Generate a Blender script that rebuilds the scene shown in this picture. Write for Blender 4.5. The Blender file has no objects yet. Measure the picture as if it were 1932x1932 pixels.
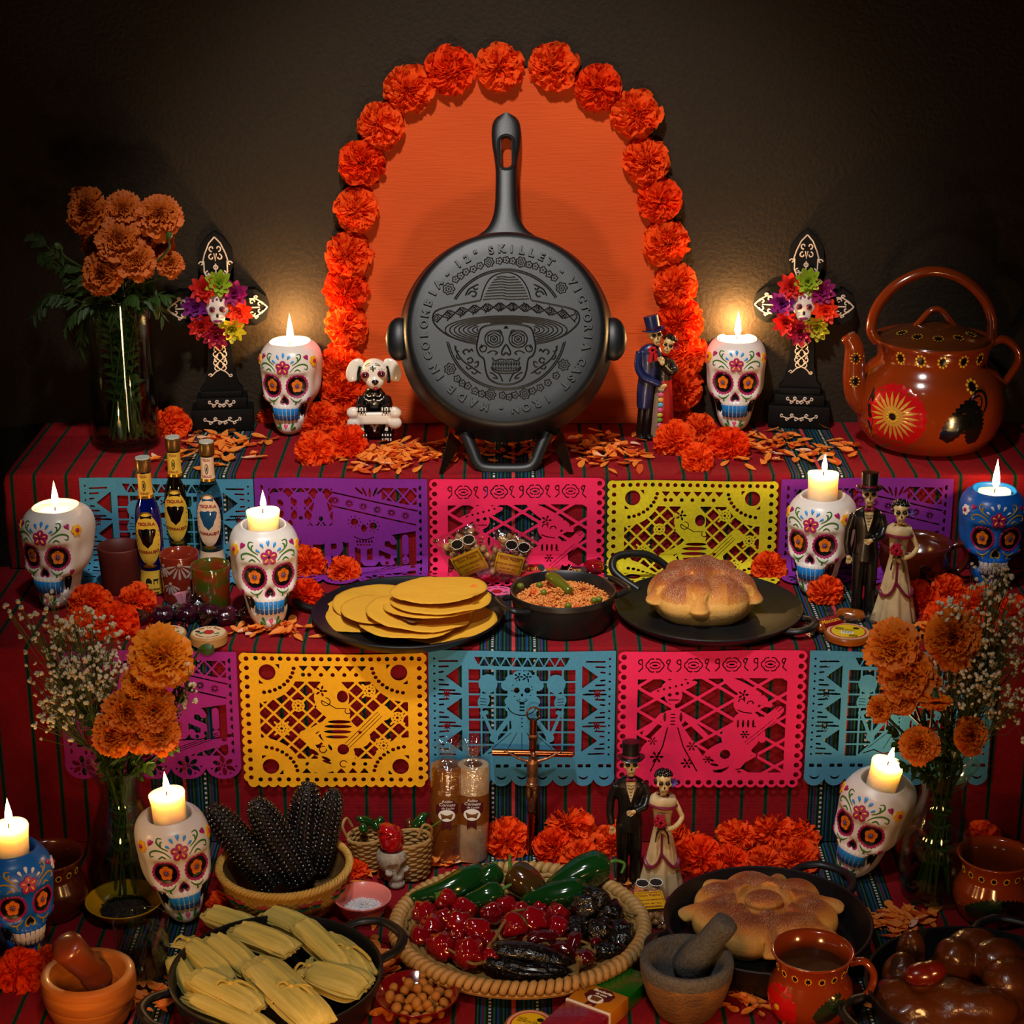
import bpy, bmesh, math, random
import numpy as np
from mathutils import Vector, Matrix, Euler, noise
from mathutils.bvhtree import BVHTree
# ------------------------------------------------------------------ camera
F = 3700.0
TH = math.radians(19.0)
SN, CS = math.sin(TH), math.cos(TH)
CAM = Vector((0.0, -2.4829, 1.3518))
scene = bpy.context.scene
cd = bpy.data.cameras.new('camera'); cam = bpy.data.objects.new('camera', cd)
scene.collection.objects.link(cam)
cd.sensor_width = 36.0; cd.lens = 36.0 * F / 1932.0
cd.clip_start = 0.05; cd.clip_end = 50
cam.location = CAM
cam.rotation_euler = (math.pi / 2 - TH, 0, 0)
scene.camera = cam
# ------------------------------------------------------------------ colour management, world
scene.view_settings.view_transform = 'Standard'
scene.view_settings.look = 'None'
scene.view_settings.exposure = 0.0
scene.view_settings.gamma = 1.0
scene.view_settings.use_curve_mapping = False
w = bpy.data.worlds.new('dim_room'); scene.world = w; w.use_nodes = True
w.node_tree.nodes['Background'].inputs[0].default_value = (0.012, 0.010, 0.009, 1)
w.node_tree.nodes['Background'].inputs[1].default_value = 0.6
# ------------------------------------------------------------------ studio lights
def lamp(name, kind, loc, target, power, col, size=0.3, sizey=None, **kw):
    d = bpy.data.lights.new(name, kind); o = bpy.data.objects.new(name, d)
    scene.collection.objects.link(o); o.location = loc
    d.energy = power; d.color = col
    if kind == 'AREA':
        d.shape = 'RECTANGLE'; d.size = size; d.size_y = sizey or size
    else:
        d.shadow_soft_size = size
    for k, v in kw.items(): setattr(d, k, v)
    if target is not None:
        o.rotation_euler = (Vector(target) - Vector(loc)).to_track_quat('-Z', 'Y').to_euler()
    return o
lamp('key_softbox', 'SPOT', (-0.20, -0.85, 2.45), (0.0, 0.34, 0.52), 175, (1.0, 0.96, 0.91), 0.07, spot_size=math.radians(42), spot_blend=0.75)
lamp('front_softbox', 'SPOT', (-0.12, -1.25, 1.75), (0.0, -0.24, 0.06), 34, (1.0, 0.97, 0.92), 0.08, spot_size=math.radians(58), spot_blend=1.0)
lamp('low_front_lamp', 'SPOT', (0.0, -1.25, 0.16), (0.0, 0.58, 0.80), 24, (1.0, 0.74, 0.46), 0.10, spot_size=math.radians(50), spot_blend=0.9)
for i, (lx, ly) in enumerate([(-0.5, -0.62), (-0.16, -0.66), (0.2, -0.66), (0.55, -0.64)]):
    lamp('front_candle_light', 'POINT', (lx, ly, 0.14), None, 1.2, (1.0, 0.48, 0.16), 0.02)

# ------------------------------------------------------------------ helpers
Z1, Z2, Z3 = 0.0, 0.30, 0.45          # bottom, middle and top shelf heights
YF2, YF1, YW = 0.0, 0.305, 0.586      # riser planes and wall plane
def ray(px, py):
    u = (px - 966) / F; v = (py - 966) / F
    return Vector((u, CS - v * SN, -SN - v * CS))
def onz(px, py, z=0.0):
    r = ray(px, py); return CAM + r * ((z - CAM.z) / r.z)
def ony(px, py, y):
    r = ray(px, py); return CAM + r * ((y - CAM.y) / r.y)
def mpp(p):
    d = (p - CAM); return (d.y * CS - d.z * SN) / F
RN = random.Random(7)
def U(a, b): return RN.uniform(a, b)
def lerp(a, b, t): return a + (b - a) * t
def cr(xs, ys):
    n = len(xs); m = [0] * n
    for i in range(n):
        a = max(i - 1, 0); b = min(i + 1, n - 1)
        m[i] = (ys[b] - ys[a]) / (xs[b] - xs[a])
    def f(x):
        if x <= xs[0]: return ys[0]
        if x >= xs[-1]: return ys[-1]
        i = 0
        while x > xs[i + 1]: i += 1
        h = xs[i + 1] - xs[i]; t = (x - xs[i]) / h
        return ((2*t**3 - 3*t*t + 1) * ys[i] + (t**3 - 2*t*t + t) * h * m[i] + (-2*t**3 + 3*t*t) * ys[i+1] + (t**3 - t*t) * h * m[i+1])
    return f
def smooth_path(pts, k=6, closed=False):
    P = [Vector(p) for p in pts]; n = len(P); out = []
    rng = n if closed else n - 1
    for i in range(rng):
        if closed: p0, p1, p2, p3 = P[(i-1) % n], P[i], P[(i+1) % n], P[(i+2) % n]
        else: p0, p1, p2, p3 = P[max(i-1, 0)], P[i], P[i+1], P[min(i+2, n-1)]
        for j in range(k):
            t = j / k
            out.append(0.5 * ((2*p1) + (p2 - p0)*t + (2*p0 - 5*p1 + 4*p2 - p3)*t*t + (3*p1 - p0 - 3*p2 + p3)*t**3))
    if not closed: out.append(P[-1])
    return out

class G:
    def __init__(s): s.v = []; s.f = []
    def add(s, v, f, M=None):
        n = len(s.v)
        s.v += [tuple(M @ Vector(p)) for p in v] if M is not None else [tuple(p) for p in v]
        s.f += [tuple(i + n for i in q) for q in f]
        return s
    def join(s, g, M=None): return s.add(g.v, g.f, M)
    def loft(s, rings, cap0=True, cap1=True, closed=True, M=None):
        v = []; f = []; n = len(rings[0])
        for r in rings: v += list(r)
        m = n if closed else n - 1
        for i in range(len(rings) - 1):
            for j in range(m):
                a = i*n + j; b = i*n + (j+1) % n
                f.append((a, b, b + n, a + n))
        if closed and cap0:
            c = Vector((0, 0, 0))
            for p in rings[0]: c += Vector(p)
            v.append(tuple(c / n)); k = len(v) - 1
            for j in range(n): f.append((k, (j+1) % n, j))
        if closed and cap1:
            c = Vector((0, 0, 0))
            for p in rings[-1]: c += Vector(p)
            v.append(tuple(c / n)); k = len(v) - 1; o = (len(rings)-1)*n
            for j in range(n): f.append((k, o + j, o + (j+1) % n))
        return s.add(v, f, M)
    def lathe(s, prof, n=32, sx=1, sy=1, M=None, cap0=True, cap1=True, fn=None):
        rings = []
        for r, z in prof:
            ring = []
            for j in range(n):
                a = 2*math.pi*j/n; rr = r; zz = z
                if fn: rr, zz = fn(r, z, a)
                ring.append((rr*math.cos(a)*sx, rr*math.sin(a)*sy, zz))
            rings.append(ring)
        return s.loft(rings, cap0 and prof[0][0] > 1e-6 or prof[0][0] <= 1e-6, cap1, True, M)
    def tube(s, pts, r, n=8, caps=True, flat=1.0, up=None, closed=False, M=None):
        P = [Vector(p) for p in pts]; k = len(P)
        rs = r if isinstance(r, (list, tuple)) else [r]*k
        T = []
        for i in range(k):
            if closed: t = P[(i+1) % k] - P[i-1]
            else: t = P[min(i+1, k-1)] - P[max(i-1, 0)]
            if t.length < 1e-9: t = Vector((0, 0, 1))
            T.append(t.normalized())
        N = Vector(up) if up is not None else (Vector((0, 0, 1)) if abs(T[0].z) < .9 else Vector((1, 0, 0)))
        rings = []
        for i in range(k):
            if up is not None and isinstance(up, Vector): N = up
            N = N - T[i]*N.dot(T[i])
            if N.length < 1e-6: N = T[i].orthogonal()
            N = N.normalized(); B = T[i].cross(N)
            rings.append([tuple(P[i] + (N*math.cos(2*math.pi*j/n)*flat + B*math.sin(2*math.pi*j/n))*rs[i]) for j in range(n)])
        if closed: rings.append(rings[0]); return s.loft(rings, False, False, True, M)
        return s.loft(rings, caps, caps, True, M)
    def ball(s, c, r, n=12, m=8, M=None):
        if not hasattr(r, '__len__'): r = (r, r, r)
        rings = []
        for i in range(1, m):
            p = math.pi*i/m - math.pi/2
            rings.append([(c[0]+r[0]*math.cos(p)*math.cos(2*math.pi*j/n), c[1]+r[1]*math.cos(p)*math.sin(2*math.pi*j/n), c[2]+r[2]*math.sin(p)) for j in range(n)])
        g = G(); g.loft(rings)
        g.v[-2] = (c[0], c[1], c[2]-r[2]); g.v[-1] = (c[0], c[1], c[2]+r[2])
        return s.join(g, M)
    def box(s, c, d, M=None, bev=0):
        x, y, z = [q/2 for q in d]
        if bev <= 0:
            v = [(c[0]+sx*x, c[1]+sy*y, c[2]+sz*z) for sx in (-1, 1) for sy in (-1, 1) for sz in (-1, 1)]
            f = [(0, 1, 3, 2), (4, 6, 7, 5), (0, 4, 5, 1), (2, 3, 7, 6), (0, 2, 6, 4), (1, 5, 7, 3)]
            return s.add(v, f, M)
        bm = bmesh.new(); bmesh.ops.create_cube(bm, size=1)
        for v in bm.verts: v.co = Vector((v.co.x*d[0]+c[0], v.co.y*d[1]+c[1], v.co.z*d[2]+c[2]))
        bmesh.ops.bevel(bm, geom=bm.edges[:] , offset=bev, segments=2, affect='EDGES', profile=.6)
        bm.verts.index_update()
        v = [tuple(q.co) for q in bm.verts]; f = [tuple(q.index for q in fc.verts) for fc in bm.faces]; bm.free()
        return s.add(v, f, M)
    def prism(s, pts, z0, z1, M=None):
        n = len(pts)
        v = [(p[0], p[1], z0) for p in pts] + [(p[0], p[1], z1) for p in pts]
        f = [tuple(range(n-1, -1, -1)), tuple(range(n, 2*n))] + [(i, (i+1) % n, (i+1) % n + n, i + n) for i in range(n)]
        return s.add(v, f, M)

def to_mesh(g, name='mesh', sharp=35):
    me = bpy.data.meshes.new(name)
    me.from_pydata(g.v, [], g.f); me.validate()
    me.polygons.foreach_set('use_smooth', [True]*len(me.polygons))
    if sharp: me.set_sharp_from_angle(angle=math.radians(sharp))
    return me
def fix_normals(me):
    bm = bmesh.new(); bm.from_mesh(me); bmesh.ops.recalc_face_normals(bm, faces=bm.faces[:]); bm.to_mesh(me); bm.free()
def remesh(g, voxel, it=4, disp=None):
    me = to_mesh(g, 'm', 0); fix_normals(me)
    o = bpy.data.objects.new('tmp', me); scene.collection.objects.link(o)
    m = o.modifiers.new('r', 'REMESH'); m.mode = 'VOXEL'; m.voxel_size = voxel; m.use_smooth_shade = True
    if it:
        m = o.modifiers.new('s', 'SMOOTH'); m.factor = .5; m.iterations = it
    dg = bpy.context.evaluated_depsgraph_get()
    me2 = bpy.data.meshes.new_from_object(o.evaluated_get(dg))
    bpy.data.objects.remove(o); 
    if disp:
        for v in me2.vertices: v.co = disp(v.co.copy(), v.normal.copy())
    me2.polygons.foreach_set('use_smooth', [True]*len(me2.polygons))
    return me2
def text_mesh(txt, size, ext=0.0003, bold=0.0, bev=0, align='CENTER', shear=0):
    c = bpy.data.curves.new('t', 'FONT'); c.body = txt; c.size = size; c.extrude = ext; c.offset = bold; c.bevel_depth = bev
    c.align_x = align; c.align_y = 'CENTER'; c.resolution_u = 3; c.shear = shear
    o = bpy.data.objects.new('t', c); scene.collection.objects.link(o)
    dg = bpy.context.evaluated_depsgraph_get(); dg.update()
    me = bpy.data.meshes.new_from_object(o.evaluated_get(dg)); bpy.data.objects.remove(o)
    g = G(); g.v = [tuple(v.co) for v in me.vertices]; g.f = [tuple(p.vertices) for p in me.polygons]
    bpy.data.meshes.remove(me)
    return g
def slot(me, m):
    me.materials.clear(); me.materials.append(m)
def ob(name, g, m, parent=None, loc=(0, 0, 0), rot=(0, 0, 0), sc=1, label=None, cat=None, group=None, kind=None, sharp=35):
    me = to_mesh(g, name, sharp) if isinstance(g, G) else g
    if m is not None: slot(me, m)
    o = bpy.data.objects.new(name, me); scene.collection.objects.link(o)
    o.parent = parent; o.location = loc; o.rotation_euler = rot
    o.scale = (sc, sc, sc) if not hasattr(sc, '__len__') else sc
    if label: o['label'] = label
    if cat: o['category'] = cat
    if group: o['group'] = group
    if kind: o['kind'] = kind
    return o
def thing(name, label, cat, loc=(0, 0, 0), rz=0, group=None, rot=None, sc=1):
    o = bpy.data.objects.new(name, None); scene.collection.objects.link(o); o.empty_display_size = .02
    o.location = loc; o.rotation_euler = rot or (0, 0, rz); o.scale = (sc, sc, sc)
    o['label'] = label; o['category'] = cat
    if group: o['group'] = group
    return o
KIDS = {}
def copy_tree(o, parent=None):
    c = o.copy(); scene.collection.objects.link(c); c.parent = parent
    for ch in [q for q in scene.collection.objects if q.parent == o]: copy_tree(ch, c)
    return c
def dup(proto, loc, rz=0, label=None, group=None, rot=None, sc=None):
    c = proto.copy(); scene.collection.objects.link(c)
    c.location = loc; c.rotation_euler = rot or (0, 0, rz)
    if sc is not None: c.scale = (sc, sc, sc) if not hasattr(sc, '__len__') else sc
    if label: c['label'] = label
    if group: c['group'] = group
    for ch in proto.children:
        k = ch.copy(); scene.collection.objects.link(k); k.parent = c
        for g2 in ch.children:
            q = g2.copy(); scene.collection.objects.link(q); q.parent = k
    return c

# ------------------------------------------------------------------ materials
def lin(h):
    h = h.lstrip('#'); r = [int(h[i:i+2], 16)/255 for i in (0, 2, 4)]
    return tuple(c/12.92 if c <= .04045 else ((c+.055)/1.055)**2.4 for c in r) + (1,)
MATS = {}
def M(name, col='#888888', rough=.5, metal=0, var=None, bump=None, sss=0, sssr=(1, .5, .3), tl=0, coat=0, spec=.5, trans=0, ior=1.45, emit=None, es=1, alpha=1, sheen=0, coords='Object'):
    """var=(scale, second colour, contrast[, stretch]) mixes a second colour by noise; bump=(scale, strength, distance)."""
    if name in MATS: return MATS[name]
    m = bpy.data.materials.new(name); m.use_nodes = True; MATS[name] = m
    nt = m.node_tree; b = nt.nodes['Principled BSDF']; N = nt.nodes; L = nt.links
    I = b.inputs
    c = lin(col) if isinstance(col, str) else col
    I['Base Color'].default_value = c; I['Roughness'].default_value = rough; I['Metallic'].default_value = metal
    I['Specular IOR Level'].default_value = spec; I['IOR'].default_value = ior
    I['Coat Weight'].default_value = coat; I['Coat Roughness'].default_value = .08
    I['Transmission Weight'].default_value = trans; I['Alpha'].default_value = alpha
    if sheen: I['Sheen Weight'].default_value = sheen
    if sss:
        I['Subsurface Weight'].default_value = sss; I['Subsurface Radius'].default_value = sssr; I['Subsurface Scale'].default_value = .01
    if emit: I['Emission Color'].default_value = lin(emit); I['Emission Strength'].default_value = es
    tc = N.new('ShaderNodeTexCoord')
    src = tc.outputs[coords]
    colout = None
    if var:
        mp = N.new('ShaderNodeMapping'); L.new(src, mp.inputs[0])
        if len(var) > 3: mp.inputs['Scale'].default_value = var[3]
        n = N.new('ShaderNodeTexNoise'); n.inputs['Scale'].default_value = var[0]; n.inputs['Detail'].default_value = 5
        L.new(mp.outputs[0], n.inputs['Vector'])
        r = N.new('ShaderNodeValToRGB'); L.new(n.outputs[0], r.inputs[0])
        k = var[2]; r.color_ramp.elements[0].position = .5 - .5*(1-k) if k < 1 else .49; r.color_ramp.elements[1].position = .5 + .5*(1-k) if k < 1 else .51
        r.color_ramp.elements[0].color = c; r.color_ramp.elements[1].color = lin(var[1])
        L.new(r.outputs[0], I['Base Color']); colout = r.outputs[0]
    if bump:
        n = N.new('ShaderNodeTexNoise'); n.inputs['Scale'].default_value = bump[0]; n.inputs['Detail'].default_value = 4
        L.new(src, n.inputs['Vector'])
        bp = N.new('ShaderNodeBump'); bp.inputs['Strength'].default_value = bump[1]; bp.inputs['Distance'].default_value = bump[2] if len(bump) > 2 else .001
        L.new(n.outputs[0], bp.inputs['Height']); L.new(bp.outputs[0], I['Normal'])
    if tl:
        t = N.new('ShaderNodeBsdfTranslucent'); t.inputs[0].default_value = c
        if colout: L.new(colout, t.inputs[0])
        mx = N.new('ShaderNodeMixShader'); mx.inputs[0].default_value = tl
        L.new(b.outputs[0], mx.inputs[1]); L.new(t.outputs[0], mx.inputs[2])
        L.new(mx.outputs[0], N['Material Output'].inputs[0])
    return m
def thin_film(name, tint='#ffffff', gloss=.12, rough=.12, bump=(60, .8, .002)):
    """clear wrapping film: mostly see-through with crumpled highlights"""
    if name in MATS: return MATS[name]
    m = bpy.data.materials.new(name); m.use_nodes = True; MATS[name] = m
    nt = m.node_tree; N = nt.nodes; L = nt.links; N.remove(N['Principled BSDF'])
    t = N.new('ShaderNodeBsdfTransparent'); t.inputs[0].default_value = lin(tint)
    g = N.new('ShaderNodeBsdfGlossy'); g.inputs['Roughness'].default_value = rough
    n = N.new('ShaderNodeTexNoise'); n.inputs['Scale'].default_value = bump[0]; n.inputs['Detail'].default_value = 3
    tc = N.new('ShaderNodeTexCoord'); L.new(tc.outputs['Object'], n.inputs[0])
    bp = N.new('ShaderNodeBump'); bp.inputs['Strength'].default_value = bump[1]; bp.inputs['Distance'].default_value = bump[2]
    L.new(n.outputs[0], bp.inputs['Height']); L.new(bp.outputs[0], g.inputs['Normal'])
    mx = N.new('ShaderNodeMixShader'); mx.inputs[0].default_value = gloss
    L.new(t.outputs[0], mx.inputs[1]); L.new(g.outputs[0], mx.inputs[2]); L.new(mx.outputs[0], N['Material Output'].inputs[0])
    return m

IRON = M('cast_iron', '#0b0c0e', .41, 0, bump=(900, .35, .0004), spec=.5, var=(90, '#131416', .3))
IRON_IN = M('seasoned_iron', '#0c0c0c', .36, 0, bump=(900, .2, .0003), spec=.5)

# ------------------------------------------------------------------ setting
def wall_material():
    m = M('dark_plaster', '#261a07', .8, var=(2.2, '#38270c', .2), bump=(140, .5, .004))
    nt = m.node_tree; N = nt.nodes; L = nt.links
    r = [n for n in N if n.type == 'VALTORGB'][0]
    n2 = N.new('ShaderNodeTexNoise'); n2.inputs['Scale'].default_value = 160; n2.inputs['Detail'].default_value = 6
    tc = [n for n in N if n.type == 'TEX_COORD'][0]; L.new(tc.outputs['Object'], n2.inputs[0])
    mx = N.new('ShaderNodeMix'); mx.data_type = 'RGBA'; mx.blend_type = 'MULTIPLY'; mx.inputs[0].default_value = .7
    L.new(r.outputs[0], mx.inputs[6]); L.new(n2.outputs[0], mx.inputs[7])
    L.new(mx.outputs[2], N['Principled BSDF'].inputs['Base Color'])
    return m
g = G(); g.box((0, YW + .05, .9), (5.0, .1, 2.6))
ob('wall_back', g, wall_material(), kind='structure')
g = G(); g.box((0, -.6, -.45), (5.0, 2.6, .1))
ob('floor', g, M('floor_dark', '#15110d', .7), kind='structure')

def cloth_material():
    m = bpy.data.materials.new('woven_cloth'); m.use_nodes = True; nt = m.node_tree; N = nt.nodes; L = nt.links
    b = N['Principled BSDF']; b.inputs['Roughness'].default_value = .85; b.inputs['Specular IOR Level'].default_value = .2
    uv = N.new('ShaderNodeUVMap'); uv.uv_map = 'thread'
    sp = N.new('ShaderNodeSeparateXYZ'); L.new(uv.outputs[0], sp.inputs[0])
    def mth(op, a, b_=None, c_=None):
        n = N.new('ShaderNodeMath'); n.operation = op
        for i, q in enumerate((a, b_, c_)):
            if q is None: continue
            if isinstance(q, (int, float)): n.inputs[i].default_value = q
            else: L.new(q, n.inputs[i])
        return n.outputs[0]
    X = sp.outputs[0]; Y = sp.outputs[1]
    PER = 0.462
    t = mth('FRACT', mth('DIVIDE', mth('ADD', X, 5*PER + PER/2 - 0.002), PER))       # 0.5 = band centre
    t = mth('MULTIPLY', mth('SUBTRACT', t, .5), PER)                     # metres from band centre
    at = mth('ABSOLUTE', t)
    inband = mth('LESS_THAN', at, .047)
    # thin green pairs outside the band
    q = mth('FRACT', mth('DIVIDE', mth('SUBTRACT', at, .047), .0335))
    dq = mth('ABSOLUTE', mth('SUBTRACT', q, .78))
    line = mth('LESS_THAN', dq, .085)
    dark = mth('LESS_THAN', dq, .022)
    red = N.new('ShaderNodeRGB'); red.outputs[0].default_value = lin('#840916')
    # band palette over distance from centre
    ramp = N.new('ShaderNodeValToRGB'); ramp.color_ramp.interpolation = 'CONSTANT'
    cols = ['#b8363c', '#0c2a20', '#0a0d12', '#0d2c4f', '#0a0d12', '#114a34', '#0a0d12', '#0c2d22', '#123c78', '#0a0d12', '#15523a', '#0a0d12', '#14264a', '#0d3a28', '#0a0d12', '#114a34', '#5a1020', '#123c78', '#0a0d12', '#114a34', '#0a0d12']
    els = ramp.color_ramp.elements
    els[0].position = 0; els[0].color = lin(cols[0]); els[1].position = .05; els[1].color = lin(cols[1])
    for i in range(2, len(cols)):
        e = els.new(i/len(cols)); e.color = lin(cols[i])
    L.new(mth('DIVIDE', at, .047), ramp.inputs[0])
    # dotted white threads inside the band
    dd = mth('LESS_THAN', mth('ABSOLUTE', mth('SUBTRACT', at, .029)), .0016)
    dash = mth('LESS_THAN', mth('FRACT', mth('DIVIDE', Y, .0075)), .45)
    dots = mth('MULTIPLY', dd, dash)
    def mix(f, a, b_):
        n = N.new('ShaderNodeMix'); n.data_type = 'RGBA'
        L.new(f, n.inputs[0]) if not isinstance(f, float) else setattr(n.inputs[0], 'default_value', f)
        for s_, q_ in ((6, a), (7, b_)):
            if isinstance(q_, str): n.inputs[s_].default_value = lin(q_)
            else: L.new(q_, n.inputs[s_])
        return n.outputs[2]
    c = mix(line, red.outputs[0], '#0f3a26')
    c = mix(dark, c, '#0c1210')
    bandc = mix(dots, ramp.outputs[0], '#c9b8b0')
    c = mix(inband, c, bandc)
    # weave variation
    n = N.new('ShaderNodeTexNoise'); n.inputs['Scale'].default_value = 1; n.inputs['Detail'].default_value = 2
    mp = N.new('ShaderNodeMapping'); mp.inputs['Scale'].default_value = (90, 900, 1); L.new(uv.outputs[0], mp.inputs[0]); L.new(mp.outputs[0], n.inputs[0])
    mp2 = N.new('ShaderNodeMapping'); mp2.inputs['Scale'].default_value = (900, 60, 1); L.new(uv.outputs[0], mp2.inputs[0])
    n2 = N.new('ShaderNodeTexNoise'); n2.inputs['Scale'].default_value = 1; L.new(mp2.outputs[0], n2.inputs[0])
    v = mth('ADD', mth('MULTIPLY', n.outputs[0], .9), mth('MULTIPLY', n2.outputs[0], .9))
    hs = N.new('ShaderNodeHueSaturation'); L.new(c, hs.inputs['Color']); L.new(mth('ADD', mth('MULTIPLY', v, .9), .2), hs.inputs['Value'])
    L.new(hs.outputs[0], b.inputs['Base Color'])
    wv = mth('ADD', mth('SINE', mth('MULTIPLY', Y, 6283/1.5)), mth('SINE', mth('MULTIPLY', X, 6283/1.6)))
    bp = N.new('ShaderNodeBump'); bp.inputs['Strength'].default_value = .35; bp.inputs['Distance'].default_value = .0006
    L.new(wv, bp.inputs['Height']); L.new(bp.outputs[0], b.inputs['Normal'])
    return m
CLOTH = cloth_material()
def cloth_piece(name, path, x0, x1, label, side0=None, side1=None, amp=.0012):
    """path of (y,z) extruded along x; the ends hang down as side drapes"""
    # rounded path with running length
    P = []
    for i, (y, z) in enumerate(path):
        if 0 < i < len(path) - 1:
            a = Vector(path[i-1]); b = Vector((y, z)); c = Vector(path[i+1])
            r = .007
            p0 = b + (a-b).normalized()*r; p2 = b + (c-b).normalized()*r
            for t in (0, .25, .5, .75, 1):
                P.append((p0*(1-t)**2 + b*2*t*(1-t) + p2*t*t))
        else: P.append(Vector((y, z)))
    Q = [P[0]]
    for p in P[1:]:
        d = (p - Q[-1]).length; k = max(1, int(d/.02)); a = Q[-1]
        for j in range(1, k+1): Q.append(a.lerp(p, j/k))
    S = [0]
    for i in range(1, len(Q)): S.append(S[-1] + (Q[i]-Q[i-1]).length)
    xs = [x0 + (x1-x0)*i/120 for i in range(121)]
    cols = [(x, x, 0) for x in xs]
    if side0 is not None: cols = [(x0 - .004, x0 - d, d) for d in (side0, side0*.6, side0*.3, .01)] + cols
    if side1 is not None: cols = cols + [(x1 + .004, x1 + d, d) for d in (.01, side1*.3, side1*.6, side1)]
    v = []; uvs = []
    for i, q in enumerate(Q):
        for (x, u, drop) in cols:
            w_ = amp*noise.noise(Vector((u*9, S[i]*7, 3.1)))*2
            y, z = q.x, q.y
            if drop: z = min(z, Q[0].y) - drop
            v.append((x + (amp*3*noise.noise(Vector((u*9, S[i]*7, 1))) if drop else 0), y - abs(w_) , z + (abs(w_)*.5 if not drop else 0))); uvs.append((u, S[i]))
    n = len(cols); f = [(i*n+j, i*n+j+1, (i+1)*n+j+1, (i+1)*n+j) for i in range(len(Q)-1) for j in range(n-1)]
    me = bpy.data.meshes.new(name); me.from_pydata(v, [], f)
    L = me.uv_layers.new(name='thread')
    li = [0]*len(me.loops); me.loops.foreach_get('vertex_index', li)
    flat = []
    for i in li: flat += uvs[i]
    L.data.foreach_set('uv', flat)
    me.polygons.foreach_set('use_smooth', [True]*len(me.polygons))
    return ob(name, me, CLOTH, label=label, cat='tablecloth')
root = thing('striped_tablecloth', 'red woven cloth with dark green stripes and blue bands covering the stepped altar', 'tablecloth')
def sub(o, nm, p=root):
    o.parent = p; o.name = nm
    for k in ('label', 'category'):
        if k in o.keys(): del o[k]
sub(cloth_piece('top_cloth', [(YW-.001, Z3), (YF1, Z3), (YF1, Z2+.002)], -.757, 1.05, 'x', side0=.14), 'top_cloth')
sub(cloth_piece('middle_cloth', [(YF1+.01, Z2), (YF2, Z2), (YF2, Z1+.002)], -1.15, 1.15, 'x'), 'middle_cloth')
sub(cloth_piece('bottom_cloth', [(YF2+.01, Z1), (-1.0, Z1), (-1.0, -.38)], -1.3, 1.3, 'x'), 'bottom_cloth')
# the altar's solid steps under the cloth
g = G(); g.box((0, (YF1+.004+YW)/2, Z3/2-.006), (1.5, YW-YF1-.02, Z3-.012)); g.box((0, (YF2+.008+YF1)/2, Z2/2-.006), (2.26, YF1-.02, Z2-.012)); g.box((0, -.5, -.2), (2.5, .96, .38))
ob('altar_steps', g, M('plain_wood', '#3a2a1a', .7), label='stepped wooden platform hidden beneath the striped cloth', cat='altar')

# orange crepe backing inside the flower arch
ARCH = [(646, 745), (645, 690), (650, 617), (652, 552), (658, 480), (670, 396), (682, 310), (716, 237), (768, 171), (850, 135), (944, 128), (1043, 130), (1130, 167), (1200, 215), (1222, 303), (1245, 377), (1259, 463), (1273, 540), (1284, 606), (1290, 668), (1287, 735)]
cre = M('orange_crepe', '#d8540f', .75, var=(6, '#c44408', .2), tl=0.0)
nt = cre.node_tree
wv = nt.nodes.new('ShaderNodeTexNoise'); wv.inputs['Scale'].default_value = 1; wv.inputs['Detail'].default_value = 3
mp = nt.nodes.new('ShaderNodeMapping'); mp.inputs['Scale'].default_value = (30, 30, 420)
tcn = [n for n in nt.nodes if n.type == 'TEX_COORD'][0]
nt.links.new(tcn.outputs['Object'], mp.inputs[0]); nt.links.new(mp.outputs[0], wv.inputs[0])
bp = nt.nodes.new('ShaderNodeBump'); bp.inputs['Strength'].default_value = .45; bp.inputs['Distance'].default_value = .0015
nt.links.new(wv.outputs[0], bp.inputs['Height']); nt.links.new(bp.outputs[0], nt.nodes['Principled BSDF'].inputs['Normal'])
pts = [ony(x, y, YW-.006) for x, y in [(648, 797)] + ARCH + [(1286, 797)]]
pz = [(p.x, p.z) for p in pts]
seam = ony(966, 632, YW).z
back = thing('orange_paper_backing', 'orange crepe paper sheets filling the flower arch behind the skillet', 'paper', (0, 0, 0))
lo = [p for p in pz if p[1] < seam]
up = [p for p in pz if p[1] >= seam]
up = [(up[0][0], seam)] + up + [(up[-1][0], seam)]
xl, xr = min(p[0] for p in lo), max(p[0] for p in lo)
g = G(); g.prism([(x, z) for x, z in up] , 0, .0012, Matrix(((1, 0, 0, 0), (0, 0, 1, YW-.007), (0, 1, 0, 0), (0, 0, 0, 1))))
ob('upper_sheet', g, cre, back, sharp=20)
g = G(); g.prism([(xl, Z3+.001), (xl, seam+.004), (xr, seam+.004), (xr, Z3+.001)], 0, .0012, Matrix(((1, 0, 0, 0), (0, 0, 1, YW-.010), (0, 1, 0, 0), (0, 0, 0, 1))))
ob('lower_sheet', g, cre, back, sharp=20)
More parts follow.
